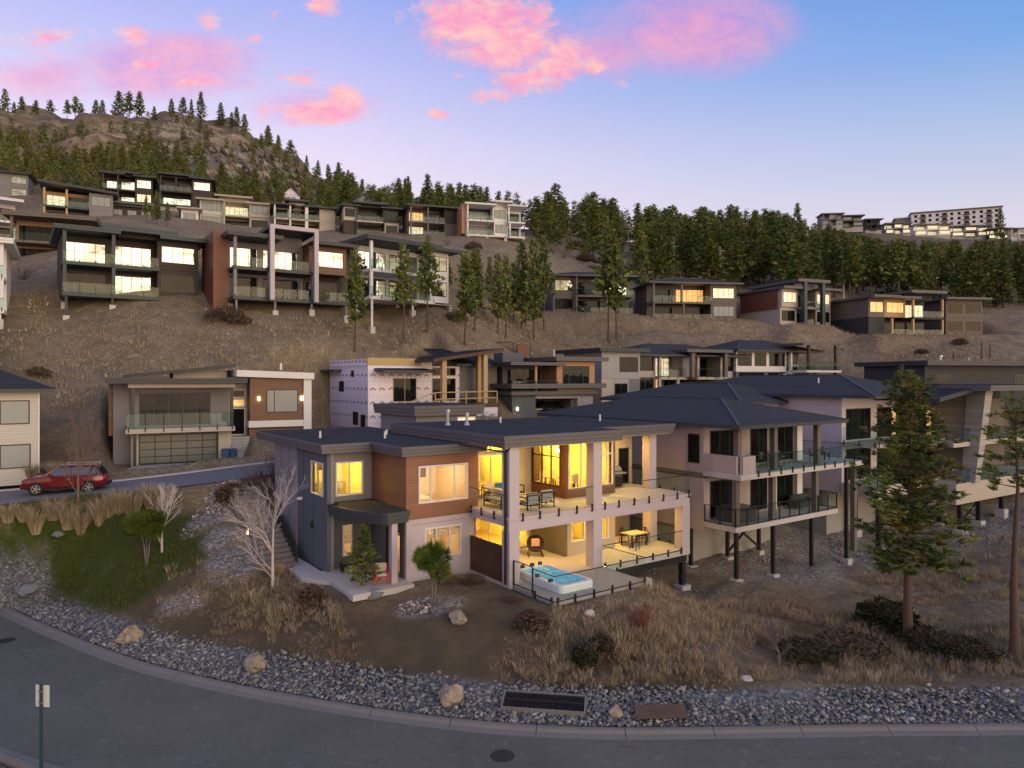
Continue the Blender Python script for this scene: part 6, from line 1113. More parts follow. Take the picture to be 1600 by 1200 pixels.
def make_tree(name, seed, h, base, rad, nb, ncl, ntri, size, tones, bark='bark_pine', r=None, nl=40, **k):
    V, F, T, lines = crown_mesh(seed, h, base, rad, nb, ncl, ntri, size, tones, **k); root = empty(name, (0, 0, 0)); step = max(1, len(lines) // nl)
    trunk_mb(h, r or h * .016, lines[::step], seed).build('trunk', bark, root, smooth=True); c = np_mesh('crown', V, F, 'leaf_tone', T); c.parent = root; return root
def put(root, loc, rz, sc, label, cat, group=None, first=[set()]):
    o = root if root.name not in first[0] else copy_tree(root); first[0].add(root.name); o.location = loc; o.rotation_euler = (0, 0, rz); o.scale = (sc, sc, sc) if isinstance(sc, (int, float)) else sc; tag(o, label, cat, group); return o
# ---------------------------------------------------------------- forest: prototypes 10 m tall
PROTO = [make_tree('pine_tree', 20 + i, 10, (2.6, 1.6, 3.4, 1.2, 2.2, 4.2)[i], (1.9, 2.1, 1.8, 1.9, 2.4, 2.0)[i], (74, 90, 60, 94, 74, 54)[i], 5, 6, (.56, .54, .6, .5, .58, .62)[i], (FIR, FIR, PINE, FIR, PINE, PINE)[i], shape=(.9, 1.0, .75, 1.05, .8, .7)[i], nl=16, open_=(.12, .05, .2, .05, .15, .25)[i]) for i in range(6)]
def ridge_y(px):
    Ys = np.geomspace(150, 700, 260); X = (px - 800) / FPX * Ys; z = terrain_z(X, Ys); y = HZ + (CAMZ - z) * FPX / Ys; i = y.argmin(); return Vector((X[i], Ys[i], z[i]))
rnd = random.Random(5); TREES = []      # (loc, height, proto, label, group)
LR, GR = 'pine silhouetted on the bare rocky hill crest', 'pines on the rocky hill crest'
for px, hpx in ((8, 40), (22, 22), (34, 30), (56, 26), (79, 28), (105, 30), (118, 36), (127, 28), (150, 34), (160, 34), (186, 46), (202, 44), (218, 44), (241, 22), (268, 30), (286, 32), (299, 30), (314, 42), (345, 34), (362, 26), (370, 36), (382, 30), (419, 32), (435, 28), (454, 32), (479, 26), (497, 30), (513, 34), (529, 46), (544, 44), (566, 42), (582, 38), (601, 40), (622, 34), (635, 36), (661, 48), (676, 40), (704, 40), (729, 44), (755, 40), (769, 36), (690, 30), (650, 34), (612, 36), (556, 34), (536, 38), (715, 34)):
    g = ridge_y(px); Y = g.y * .97; X = (px - 800) / FPX * Y; TREES.append((Vector((X, Y, tz(X, Y) - .2)), hpx * 1.12 * Y / FPX, rnd.randrange(6), LR if px < 505 else 'dark pine on the shoulder where the hill meets the forest', GR if px < 505 else 'pines on the hill shoulder'))
LF, GF = 'dark green pine packed in the forest above the hillside houses', 'pines of the hillside forest'
cand = []
def forest(px0, px1, Y0, Y1, n, hmin, hmax, ymin=0, ymax=999, prob=None):
    for _ in range(n):
        px = rnd.uniform(px0, px1); Y = math.exp(rnd.uniform(math.log(Y0), math.log(Y1))); X = (px - 800) / FPX * Y
        cand.append((X, Y, rnd.uniform(hmin, hmax) * rnd.choice((.55, .75, .9, 1, 1, 1.15)), px))
forest(840, 1680, 138, 200, 430, 11, 17); forest(850, 1700, 195, 330, 620, 11, 18); forest(1180, 1700, 300, 420, 200, 10, 15); forest(-60, 600, 165, 320, 900, 5, 10); forest(500, 900, 165, 290, 260, 8, 14); forest(-40, 300, 190, 275, 700, 6, 10)
Zc = terrain_z([c[0] for c in cand], [c[1] for c in cand]); grid = {}
for (X, Y, h, px), z in zip(cand, Zc):
    key = (int(X // 4.4), int(Y // 4.4))
    if key in grid or not clear_of(X, Y, 2.0, 15.0): continue
    y_img = HZ + (CAMZ - z) * FPX / Y
    if px < 830 and y_img > 362: continue
    if px < 260 and y_img < 208 + rnd.uniform(0, 30): continue
    if 240 < px < 520 and 170 < y_img < 315 and rnd.random() < .55: continue       # bare cliff
    y_top = HZ + (CAMZ - z - h) * FPX / Y
    lim = (320 + 54 * min(1, max(0, (px - 1180) / 200)) + rnd.uniform(0, 6.5) ** 2) if px > 1000 else (298 + rnd.uniform(0, 5.5) ** 2 if px > 780 else 0)
    if y_top < lim: h = CAMZ - (lim - HZ) * Y / FPX - z
    if h < 4.5: continue
    if 830 < px < 1010 and y_img > 382 and rnd.random() < .9: continue         # rocky bank
    if 1270 < px < 1600 and y_img < 385 and Y > 380: continue
    grid[key] = 1; TREES.append((Vector((X, Y, z - .3)), h, rnd.randrange(6), LF, GF))
for (px, base, top, k) in ((555, 552, 392, 2), (631, 530, 385, 5), (668, 516, 374, 5), (727, 543, 395, 2), (742, 524, 389, 2), (747, 486, 389, 0), (778, 520, 396, 4), (790, 526, 402, 2), (815, 515, 377, 4), (834, 530, 374, 4), (850, 515, 371, 5), (822, 505, 400, 2), (803, 500, 410, 4), (951, 532, 352, 5), (963, 533, 372, 2), (1000, 470, 350, 4), (228, 350, 305, 2), (245, 352, 300, 4), (262, 356, 315, 2), (765, 470, 400, 4), (700, 470, 405, 5)):
    g = gpt(px, base); TREES.append((g - Vector((0, 0, .2)), (base - top) * g.y / FPX, k, 'slim tall pine with bare lower trunk on the open dry slope', 'slim pines on the dry slope'))
for (px, top) in ((1563, 326), (1246, 318), (1178, 330), (868, 288), (855, 300), (940, 318), (958, 310), (840, 312)):
    g = ridge_y(px); Y = g.y * .9 if px < 1500 else 415; X = (px - 800) / FPX * Y; z = tz(X, Y); TREES.append((Vector((X, Y, z)), CAMZ + (HZ - top) * Y / FPX - z, 1 if px > 1000 else 4, 'pine standing taller than the forest crest', 'tall crest pines'))
def span(t): return t[1] / t[0].y
spec = [t for t in TREES if t[4] != GF]; mass = sorted((t for t in TREES if t[4] == GF), key=span, reverse=True); NI = max(0, 290 - len(spec))
for (loc, h, k, lb, gp) in spec + mass[:NI]: put(PROTO[k], loc, rnd.uniform(0, 6.28), (h / 10 * rnd.uniform(.8, 1.25) * (.6 if 'slim' in lb else 1), h / 10 * rnd.uniform(.8, 1.25) * (.6 if 'slim' in lb else 1), h / 10), lb, 'tree', gp)
# what lies behind them reads as one mass
LOW = [crown_mesh(60 + i, 10, (1.8, 1.2, 2.8)[i], (2.0, 2.2, 1.9)[i], 50, 4, 4, .72, (FIR, FIR, PINE)[i], shape=(1.0, .9, .75)[i])[:3] for i in range(3)]
Vs, Fs, Ts, o_ = [], [], [], 0; rs = np.random.RandomState(8)
for (loc, h, k, lb, gp) in mass[NI:]:
    V, F, T = LOW[k % 3]; a = rs.rand() * 6.28; s = h / 10; v = np.stack([(V[:, 0] * math.cos(a) - V[:, 1] * math.sin(a)) * s * rs.uniform(.85, 1.15), (V[:, 0] * math.sin(a) + V[:, 1] * math.cos(a)) * s, V[:, 2] * s], 1) + np.array(loc); Vs.append(v); Fs.append(F + o_); Ts.append(T * rs.uniform(.7, 1.35) * np.array([rs.uniform(.9, 1.35), 1, 1])); o_ += len(V)
    r_ = h * .016; tv = np.array([(math.cos(q) * r_ * w, math.sin(q) * r_ * w, zz) for zz, w in ((-.5, 1), (h * .6, .5)) for q in (0, 1.57, 3.14, 4.71)]) + np.array(loc); tf = np.array([(i, (i + 1) % 4, 4 + (i + 1) % 4) for i in range(4)] + [(i, 4 + (i + 1) % 4, 4 + i) for i in range(4)]); Vs.append(tv); Fs.append(tf + o_); Ts.append(np.tile((.10, .075, .06), (8, 1))); o_ += 8
tag(np_mesh('forest', np.concatenate(Vs), np.concatenate(Fs), 'leaf_tone', np.concatenate(Ts)), 'dense pine forest covering the far slope as one mass', 'forest', kind='stuff')
for i, (px, base, top) in enumerate(((950, 420, 338), (1053, 452, 372), (1125, 455, 385), (1175, 448, 365), (1318, 470, 395), (1262, 440, 360), (1395, 455, 392), (1490, 470, 410), (1015, 430, 352))):
    g = gpt(px, base); rd_ = random.Random(i); h = (base - top) * g.y / FPX; o = empty('dead_tree', g, 0, 'bare pale dead trunk rising out of the forest', 'tree', 'dead trunks in the forest'); m = MB().tube((0, 0, -.3), (0, 0, h), .2, .05, 7)
    for k in range(9): a = rd_.uniform(0, 6.28); z = h * rd_.uniform(.35, .92); m.tube((0, 0, z), (math.cos(a) * 1.1, math.sin(a) * 1.1, z + rd_.uniform(-.2, .5)), .05, .015, 4)
    m.build('trunk', 'bark_birch', o)
# ---------------------------------------------------------------- trees of the foreground
hero = make_tree('ponderosa_pine', 97, 12.6, 3.6, 2.9, 118, 8, 24, .38, [(.115, .155, .034), (.088, .124, .030), (.150, .165, .040), (.068, .100, .026), (.175, .150, .048)], r=.22, nl=118, shape=.5, droop=-.1, tuft=.36, open_=.36, jit=.6)
g = gpt(1420, 1006, 33); put(hero, g, 1.0, ((1006 - 588) * g.y / FPX) / 12.6, 'tall ponderosa pine with bare trunk standing before the lilac grey house', 'tree')
g = gpt(1592, 1030, 32.5); put(make_tree('ponderosa_pine', 95, 11, 7.4, 1.7, 26, 5, 18, .34, PINE, r=.2, nl=26, shape=.4, open_=.35, jit=.6), g + Vector((-.15, 0, 0)), 2.0, 1.0, 'pine with bare dark trunk under the stone pillar house', 'tree')
put(make_tree('spruce_tree', 71, 3.4, .35, 1.25, 80, 7, 10, .22, [(.100, .135, .026), (.135, .155, .036), (.070, .100, .028), (.165, .160, .048)], 'bark_pine', .07, 30, shape=.95, droop=.05, tuft=.2), gpt(567, 920, 32), .5, (920 - 822) * gpt(567, 920, 32).y / FPX / 3.4, 'small yellow green spruce growing in front of the entry porch', 'tree')
def lollipop(seed, h, rad, tones, label, px, py, top, flat=.8):
    g = gpt(px, py); rs = np.random.RandomState(seed); n = 640; root = empty('dwarf_pine', (0, 0, 0)); d = rs.normal(0, 1, (n, 3)); d /= np.linalg.norm(d, axis=1)[:, None]; rr = rs.uniform(.35, 1, (n, 1)) ** .5; lump = 1 + .22 * np.sin(d[:, :1] * 5 + 1) * np.sin(d[:, 1:2] * 4 + seed)
    sc_ = rs.normal(0, 1, (9, 3)); sc_ *= (rad * rs.uniform(.45, .86, 9) / np.linalg.norm(sc_, axis=1))[:, None]; ci_ = rs.randint(0, 9, n); c = sc_[ci_] * np.array([1, 1, flat]) + d * rr * rad * .36 + np.array([0, 0, h - rad * flat]); k = 16; o = rs.normal(0, .8, (n, k, 3)) + d[:, None] * 1.3 + np.array([0, 0, .5]); o /= np.linalg.norm(o, axis=2)[..., None]; p = np.cross(o, rs.normal(0, 1, (n, k, 3))); p /= np.linalg.norm(p, axis=2)[..., None]
    s = rs.uniform(.18, .34, (n, k, 1)); st = np.repeat(c[:, None], k, 1); V = np.stack([st - p * .012, st + p * .012, st + o * s], 2).reshape(-1, 3); T = np.array(tones)[ci_ % len(tones)] * rs.uniform(.7, 1.3, (n, 1)); T = np.repeat(np.repeat(T, k, 0), 3, 0)
    cr = np_mesh('crown', V, np.arange(len(V)).reshape(-1, 3), 'leaf_tone', T); cr.parent = root; m = MB(); rd = random.Random(seed)
    for q in range(3): a = q * 2.1; q_ = Vector((math.cos(a) * .12, math.sin(a) * .12, h * .45)); m.tube((0, 0, -.2), q_, .038, .028, 7); m.tube(q_ - Vector((0, 0, .02)), (math.cos(a) * .35, math.sin(a) * .35, h * .8), .028, .012, 6)
    m.build('trunk', 'bark_grey', root, smooth=True); sc = (py - top) * g.y / FPX / h; put(root, g, 0, sc, label, 'tree')
lollipop(3, 2.4, .82, [(.085, .140, .018), (.120, .170, .024), (.060, .100, .016), (.140, .165, .034)], 'round headed green dwarf pine with pale stems in a pebble bed', 677, 948, 852); lollipop(4, 2.2, .80, [(.070, .110, .012), (.095, .135, .018), (.050, .080, .012)], 'flat topped green dwarf pine on the lawn', 229, 888, 808, .5)
# ---------------------------------------------------------------- bare trees and shrubs
def bare(seed, h, r, levels, spread, bark, name='bare_tree', fork=.28, upright=.55):
    rd = random.Random(seed); m = MB(); root = empty(name, (0, 0, 0)); tw = MB()
    def grow(p, d, L_, rr, lv):
        q = p + d * L_; (m if lv >= levels - 1 else tw).tube(p, q, rr, rr * .72, 6 if lv >= levels - 1 else 3, cap=False)
        if lv == 0: return
        nb = 3 if lv == levels else rd.choice((2, 3, 3))
        for k in range(nb):
            a = d.orthogonal().normalized(); a.rotate(Matrix.Rotation(rd.uniform(0, 6.28), 3, d)); nd = (d * (1 if k else 1.6) + a * spread * rd.uniform(.5, 1.2) + Vector((0, 0, upright * .35))).normalized(); grow(q, nd, L_ * rd.uniform(.58, .86), rr * (.7 if k == 0 else .5), lv - 1)
        for k in range(2 if lv > 1 else 1):
            a = d.orthogonal().normalized(); a.rotate(Matrix.Rotation(rd.uniform(0, 6.28), 3, d)); grow(p + d * L_ * rd.uniform(.3, .9), (d * .6 + a * spread + Vector((0, 0, .2))).normalized(), L_ * rd.uniform(.4, .7), rr * .4, max(0, lv - 2))
    grow(Vector((0, 0, -.15)), Vector((0, 0, 1)), h * fork, r, levels); m.build('trunk', bark, root, smooth=True); tw.build('twigs', bark, root); return root
put(bare(5, 6.4, .085, 6, .62, 'bark_birch'), gpt(426, 918), 0.4, 1.0, 'white barked bare tree beside the slate wall', 'tree'); put(bare(6, 4.4, .07, 5, .55, 'bark_birch'), gpt(253, 866), 1.0, 1.0, 'white stemmed bare tree behind the flat topped pine', 'tree'); put(bare(7, 6.0, .09, 5, .5, 'bark_twig', upright=1.0), gpt(122, 792), 2.0, .95, 'thin dark bare tree among the tall ornamental grasses', 'tree'); put(bare(8, 2.6, .05, 5, .7, 'bark_grey'), gpt(1217, 1044), 0, 1.0, 'small grey leafless tree at the edge of the gravel', 'tree')
def bush(seed, h, w, n, bark, leaf=None, name='shrub'):
    rd = random.Random(seed); m = MB(); root = empty(name, (0, 0, 0))
    for k in range(n):
        a = rd.uniform(0, 6.28); e = rd.uniform(.1, 1) ** .7 * w; p = Vector((math.cos(a) * .08, math.sin(a) * .08, -.05)); q = Vector((math.cos(a) * e * .5, math.sin(a) * e * .5, h * rd.uniform(.35, .6))); t_ = Vector((math.cos(a + rd.uniform(-.4, .4)) * e, math.sin(a + rd.uniform(-.4, .4)) * e, h * rd.uniform(.6, 1.05))); m.tube(p, q, .016, .011, 3, cap=False); m.tube(q, t_, .011, .004, 3, cap=False)
        for j in range(4): s = q.lerp(t_, rd.random()); m.tube(s, s + Vector((rd.uniform(-1, 1), rd.uniform(-1, 1), rd.uniform(.1, 1))) * h * .25, .006, .003, 3, cap=False)
    m.build('stems', bark, root)
    if leaf:
        rs = np.random.RandomState(seed); k = n * 9; a = rs.rand(k) * 6.28; e = np.sqrt(rs.rand(k)) * w; c = np.stack([np.cos(a) * e, np.sin(a) * e, h * rs.uniform(.15, 1, k) * (1 - .45 * (e / w) ** 2)], 1)[:, None]; o = rs.normal(0, 1, (k, 6, 3)); o[..., 2] = np.abs(o[..., 2]); o /= np.linalg.norm(o, axis=2)[..., None]; p = np.cross(o, rs.normal(0, 1, (k, 6, 3))); p /= np.linalg.norm(p, axis=2)[..., None]; s = h * rs.uniform(.10, .2, (k, 6, 1)); V = np.stack([c - p * s * .22, c + p * s * .22, c + o * s], 2).reshape(-1, 3)
        T = np.repeat(np.repeat(np.array(leaf)[rs.randint(0, len(leaf), k)] * rs.uniform(.6, 1.3, (k, 1)), 6, 0), 3, 0); cr = np_mesh('leaves', V, np.arange(len(V)).reshape(-1, 3), 'leaf_tone', T); cr.parent = root
    return root
DK = [(.026, .036, .014), (.036, .044, .016), (.045, .042, .020)]; BR = [(.115, .080, .055), (.150, .105, .070), (.075, .055, .042)]
for i, (px, py, w, h, lb) in enumerate(((1260, 1030, 1.2, .8, 'low dark evergreen shrub by the small leafless tree'), (1330, 1020, 1.5, .9, 'broad brown tinged evergreen shrub next to the tall pine trunk'), (1385, 985, 1.4, 1.5, 'upright dark green shrub behind the tall pine trunk'), (1460, 1015, 1.5, .9, 'broad dark shrub touching the tall pine trunk'), (1510, 1030, 1.3, .9, 'low dark shrub beside the white rock'))): put(bush(30 + i, h, w, 60, 'bark_twig', DK if i != 1 else DK + BR), gpt(px, py), i, 1, lb, 'shrub')
for i, (px, py, w, h, bk, lf, lb) in enumerate(((398, 800, 1.1, 2.6, 'bark_twig', None, 'tall dark leafless bush at the head of the garden stairs'), (362, 790, .9, 1.2, 'bark_twig', BR, 'brown leafless bush beside the garden lamp'), (428, 765, .8, 1.5, 'bark_twig', None, 'thin leafless bush against the slate wing'), (487, 945, .55, .9, 'bark_twig', BR, 'small brown shrub before the walkway'), (1000, 985, .9, 1.0, 'bark_red', None, 'red stemmed shrub on the slope below the patio'), (830, 985, .8, .8, 'bark_red', BR, 'reddish brown shrub below the glass balustrade'), (915, 1045, .5, .9, 'bark_twig', DK, 'dark green shrub above the drainage grate'), (940, 1025, .5, .8, 'bark_twig', DK + BR, 'dark shrub upslope of the rusty plate'), (740, 915, .6, .45, 'bark_twig', BR, 'low heather clump at the foot of the slat fence'), (700, 915, .6, .4, 'bark_twig', BR, 'low heather clump under the lower wing window'), (800, 945, .5, .35, 'bark_twig', BR, 'low heather clump beside the patio corner'))): put(bush(50 + i, h, w, 46, bk, lf), gpt(px, py), i * 1.3, 1, lb, 'shrub')
sb = [bush(80 + i, 1.4, 1.5, 40, 'bark_twig', BR if i else None) for i in range(3)]; rd = random.Random(3)
for i, (px, py, s) in enumerate([(330, 512, 1.2), (352, 505, 1.3), (375, 512, 1.0), (35, 440, 1.2), (712, 505, 1.1), (900, 390, 1.9), (880, 405, 1.6), (915, 410, 1.7), (940, 420, 1.7), (865, 395, 1.6), (1440, 555, .8), (1500, 540, .8), (700, 385, 1.2), (740, 392, 1.2), (60, 590, .6)]): put(sb[i % 3], gpt(px, py), rd.uniform(0, 6), s * rd.uniform(.8, 1.1), 'brown leafless shrub on the dry hillside', 'shrub', 'shrubs on the dry hillside')
# ---------------------------------------------------------------- grasses
def blades(n, h, spread, lean, rs, w=.012, root=.35, tone=((.42, .34, .225), (.33, .26, .17), (.54, .45, .32), (.24, .18, .12))):
    a = rs.rand(n) * 6.28; r0 = np.sqrt(rs.rand(n)) * spread * root; b = np.stack([np.cos(a) * r0, np.sin(a) * r0, np.zeros(n)], 1); L_ = h * rs.uniform(.55, 1.1, n); k = lean * rs.uniform(.2, 1, n)
    m = b + np.stack([np.cos(a) * k * L_ * .25, np.sin(a) * k * L_ * .25, L_ * .6], 1); t_ = b + np.stack([np.cos(a) * k * L_ * .75, np.sin(a) * k * L_ * .75, L_ * (1 - .25 * k)], 1); q = rs.rand(n) * 6.28; s = np.stack([np.cos(q), np.sin(q), np.zeros(n)], 1) * w
    V = np.stack([b - s, b + s, m + s * .8, m - s * .8, t_], 1); F = np.array([(0, 1, 2), (0, 2, 3), (3, 2, 4)]); T = np.array(tone)[rs.randint(0, len(tone), n)] * rs.uniform(.7, 1.25, (n, 1)); return V.reshape(-1, 3), (F[None] + (np.arange(n) * 5)[:, None, None]).reshape(-1, 3), np.repeat(T, 5, 0)
rs = np.random.RandomState(2)
for i, (px, py, h) in enumerate(((56, 832, 1.7), (107, 830, 1.7), (127, 838, 1.6), (157, 824, 1.6), (187, 806, 1.6), (206, 808, 1.6), (233, 800, 1.5), (252, 798, 1.3), (13, 815, 1.1), (37, 812, 1.0), (85, 815, 1.3), (172, 812, 1.4), (20, 756, 1.2), (50, 748, 1.1), (84, 742, 1.0), (430, 905, .9))):
    V, F, T = blades(650, h * 1.1, 1.1, rs.uniform(.75, 1.15), rs, .008, rs.uniform(.16, .26)); root = empty('ornamental_grass', gpt(px, py) - Vector((0, 0, .16)), rnd.uniform(0, 6)); c = np_mesh('blades', V, F, 'leaf_tone', T); c.parent = root; tag(root, 'tall tan ornamental grass clump beside the street' if i < 12 else ('tan grass clump at the foot of the cream sided house' if i < 15 else 'tan grass clump by the walkway'), 'grass clump', 'tall grasses along the street' if i < 12 else ('grasses by the cream house' if i < 15 else None))
TUFT = [blades(44, .50, .6, .85, rs, .006) for _ in range(4)] + [blades(26, .30, .7, 1.0, rs, .007, .35, ((.33, .25, .155), (.24, .18, .115), (.42, .335, .22), (.16, .12, .08))) for _ in range(4)]; FARB = [blades(8, .34, 1.6, 1.0, rs, .022, .35, ((.36, .275, .17), (.28, .21, .13), (.46, .37, .24), (.21, .155, .10))) for _ in range(4)]
def grass(name, pts, protos, smin, smax, label, seed):
    rs = np.random.RandomState(seed); X = np.array([p[0] for p in pts]); Y = np.array([p[1] for p in pts]); z = terrain_z(X, Y); Vs, Fs, Ts, o = [], [], [], 0
    for x, y, zz in zip(X, Y, z):
        V, F, T = protos[rs.randint(len(protos))]; a = rs.rand() * 6.28; s = rs.uniform(smin, smax); v = np.stack([(V[:, 0] * math.cos(a) - V[:, 1] * math.sin(a)) * s + x, (V[:, 0] * math.sin(a) + V[:, 1] * math.cos(a)) * s + y, V[:, 2] * s * rs.uniform(.8, 1.2) + zz - .02], 1); Vs.append(v); Fs.append(F + o); Ts.append(T * rs.uniform(.75, 1.2)); o += len(V)
    return tag(np_mesh(name, np.concatenate(Vs), np.concatenate(Fs), 'leaf_tone', np.concatenate(Ts)), label, 'grass', kind='stuff')
def region(lst, seed, margin=.4):
    rd = random.Random(seed); out = []
    for (px0, px1, py0, py1, n, cl) in lst:
        k = 0
        while k < n:
            g = gpt(rd.uniform(px0, px1), rd.uniform(py0, py1)); m = rd.randint(1, cl)
            for _ in range(m):
                x, y = g.x + rd.gauss(0, .45), g.y + rd.gauss(0, .45)
                if clear_of(x, y, margin) and kerb_dist(np.array([x]), np.array([y]))[0] > 2.4: out.append((x, y))
            k += m
    return out
def uniform_pts(x0, x1, y0, y1, n, seed, dmin=2.6, ok=None):
    rs = np.random.RandomState(seed); X = rs.uniform(x0, x1, n); Y = rs.uniform(y0, y1, n); d = kerb_dist(X, Y); n1 = np.sin(X * .9 + np.sin(Y * .7) * 2) + np.sin(Y * 1.1 + X * .35); keep = (d > dmin) & (n1 > rs.uniform(-1.6, 1.2, n)); return [(x, y) for x, y, k in zip(X, Y, keep) if k and clear_of(x, y, .3) and (ok is None or ok(x, y))]
front = region([(280, 470, 905, 950, 60, 4), (380, 640, 930, 975, 110, 5), (560, 660, 930, 965, 50, 4), (720, 860, 960, 1010, 70, 5), (770, 960, 1045, 1075, 60, 4), (850, 1060, 950, 1010, 150, 6), (980, 1130, 960, 1060, 130, 6), (280, 330, 890, 930, 20, 3), (640, 760, 920, 960, 25, 2)], 4)
off_patio = lambda x, y: not (-7.2 < (x - M0.x) * math.cos(MA) + (y - M0.y) * math.sin(MA) < 6.6 and -3.6 < -(x - M0.x) * math.sin(MA) + (y - M0.y) * math.cos(MA) < 11)
front = [p for p in front if off_patio(*p)]
right = uniform_pts(4, 30, 27, 46, 8000, 6, 2.6, lambda x, y: off_patio(x, y) and (y < 39 or x > 20 or x < 6)) + uniform_pts(28, 44, 26, 56, 2600, 7, 2.7)
bank = uniform_pts(-24, 8, 24.5, 36.5, 13000, 12, 2.3, lambda x, y: off_patio(x, y) and not (x < -15.5 and y > 33.5))
grass('dry_grass', bank, TUFT[4:], .3, .95, 'short matted dry grass on the bank in front of the lit house', 9)
grass('dry_grass', front, TUFT[:6], .5, 1.2, 'tan dry grass tufts on the bank above the gravel', 1); grass('dry_grass', right, TUFT[2:], .6, 1.25, 'tan dry meadow grass below the raised decks', 2)
LAWN = [blades(12, .13, .5, .9, rs, .010, .5, ((.045, .085, .012), (.075, .115, .018), (.10, .12, .03), (.15, .13, .06))) for _ in range(4)]
lw = scatter([(60, 845, 38, 5.0, 1.5, 30, 1100), (170, 880, 37, 4.6, 2.2, 25, 1500), (130, 835, 38, 4.2, 1.7, 25, 1200), (240, 880, 36.5, 2.6, 1.7, 20, 700)], 21)
grass('lawn_grass', [tuple(p) for p in lw if kerb_dist(np.array([p[0]]), np.array([p[1]]))[0] > 1.7], LAWN, .7, 1.4, 'short green lawn grass on the bank below the street', 22)
hill = [(x, y) for x, y in [(rd.uniform(-52, 75), rd.uniform(54, 122)) for _ in range(22000)] if abs(x / y) < .8 and (x > -9 or y > 57) and clear_of(x, y, .6)]
grass('dry_grass', hill, FARB, .7, 1.5, 'sparse dry grass covering the hillside', 3)
# ---------------------------------------------------------------- boulders and rocks
t = NT('boulder'); f1 = t.noise(2.2, 8, .7); f2 = t.noise(9, 5, .7); t.color(t.mix(t.math('MULTIPLY_ADD', f1, 3, -1, True), (.20, .155, .115), (.46, .38, .30))); t.rough(.9); t.bump(t.math('ADD', f1, t.math('MULTIPLY', f2, .4)), .8, .12); MATS['boulder'] = t.m; plain('boulder_blue', (.16, .18, .21), .9, .35, 2.5, .6, 8); plain('boulder_pale', (.52, .49, .46), .9, .3, 2.5, .6, 8)
def boulder(seed, px, py, w, h, mat, label):
    import bmesh
    bm = bmesh.new(); bmesh.ops.create_icosphere(bm, subdivisions=3, radius=1)
    for v in bm.verts:
        c = v.co.copy(); n_ = mnoise.noise(c * 1.1 + Vector((seed * 7.1, 0, 0))) * .42 + mnoise.noise(c * 2.7 + Vector((0, seed * 3.3, 0))) * .16; v.co = c * (1 + n_)
        for ax in (Vector((.8, .3, .5)), Vector((-.6, .5, .6)), Vector((.1, -.8, .6)), Vector((0, .2, 1))):
            q = v.co.dot(ax.normalized()); lim = .72 + .1 * math.sin(seed * 3 + ax.x * 9)
            if q > lim: v.co -= ax.normalized() * (q - lim)
        v.co = Vector((v.co.x * w / 2, v.co.y * w * .42, v.co.z * h / 2 + h * .32))
    me = bpy.data.meshes.new('boulder'); bm.to_mesh(me); bm.free(); me.materials.append(MATS[mat]); o = bpy.data.objects.new('boulder', me); COL.objects.link(o); o.location = gpt(px, py); o.rotation_euler = (0, 0, seed); tag(o, label, 'boulder')
for i, b in enumerate(((203, 1003, 1.15, .95, 'boulder', 'tan squarish boulder on the gravel below the lawn'), (398, 1046, 1.0, .85, 'boulder', 'angular tan boulder on the gravel strip'), (703, 1102, .95, .95, 'boulder', 'tallest tan boulder on the gravel, beside the drainage grate'), (962, 1120, .55, .5, 'boulder', 'small round brown boulder between grate and rusty plate'), (43, 930, 1.3, .75, 'boulder_blue', 'wide blue grey boulder on the gravel near the lawn corner'), (1518, 1022, .6, .6, 'boulder_pale', 'white rock among the dark shrubs'), (585, 935, .8, .5, 'boulder_blue', 'flat grey rock under the small spruce'), (715, 972, .9, .7, 'boulder', 'tan rock beside the pebble bed'), (920, 965, .5, .4, 'boulder_pale', 'pale rock on the slope below the patio'), (330, 886, .6, .35, 'boulder_blue', 'flat grey stone in the pebbles by the birch'), (92, 838, .7, .35, 'boulder_blue', 'flat stone between the tall ornamental grasses'), (1168, 1066, .5, .3, 'boulder_pale', 'small pale rock at the edge of the dry meadow'))): boulder(i + 1, *b)
# ---------------------------------------------------------------- garden stairs beside the slate wing
plain('step_stone', (.17, .155, .15), .95, .3, 2.5, .5, 14); st = empty('garden_stairs', mloc(-8.5, 9.2, 0), MA, 'concrete block garden stairs climbing beside the slate wing', 'stairs')
for k in range(18): MB().box(0, 1.7, .38 * k, .38 * k + .42, -.6 + .2 * k, .185 * (k + 1) - .004 * (k % 3)).build('step', 'step_stone', st)
MB().bar((1.62, .1, .2), (1.62, 6.4, 3.3), .05).bar((1.62, .1, .95), (1.62, 6.6, 4.2), .05).bar((1.62, .1, .0), (1.62, .1, 1.0), .05).bar((1.62, 3.3, 1.2), (1.62, 3.3, 2.6), .05).bar((1.62, 6.5, 2.9), (1.62, 6.5, 4.2), .05).build('handrail', 'trim_dark', st)
for (px, py, c, lb) in ((358, 776, (1, .36, .12), 'glowing orange garden lamp in the leafless bush'), (388, 846, (1, .72, .3), 'small glowing path lamp at the foot of the pebbles')):
    g = gpt(px, py); o = empty('garden_lamp', g, 0, lb, 'lamp'); MB().tube((0, 0, -.1), (0, 0, .3), .03, .03, 8).build('stem', 'trim_dark', o); MB().lathe([(.02, .3), (.09, .34), (.1, .42), (.05, .5)], n=12).build('shade', emis('lamp_' + ('a' if c[1] < .5 else 'b'), c, 4, .2), o); l = bpy.data.lights.new('lamp', 'POINT'); l.energy = 5; l.color = c; l.shadow_soft_size = .08; lo = bpy.data.objects.new('lamp_light', l); COL.objects.link(lo); lo.parent = o; lo.location = (0, -.05, .6)
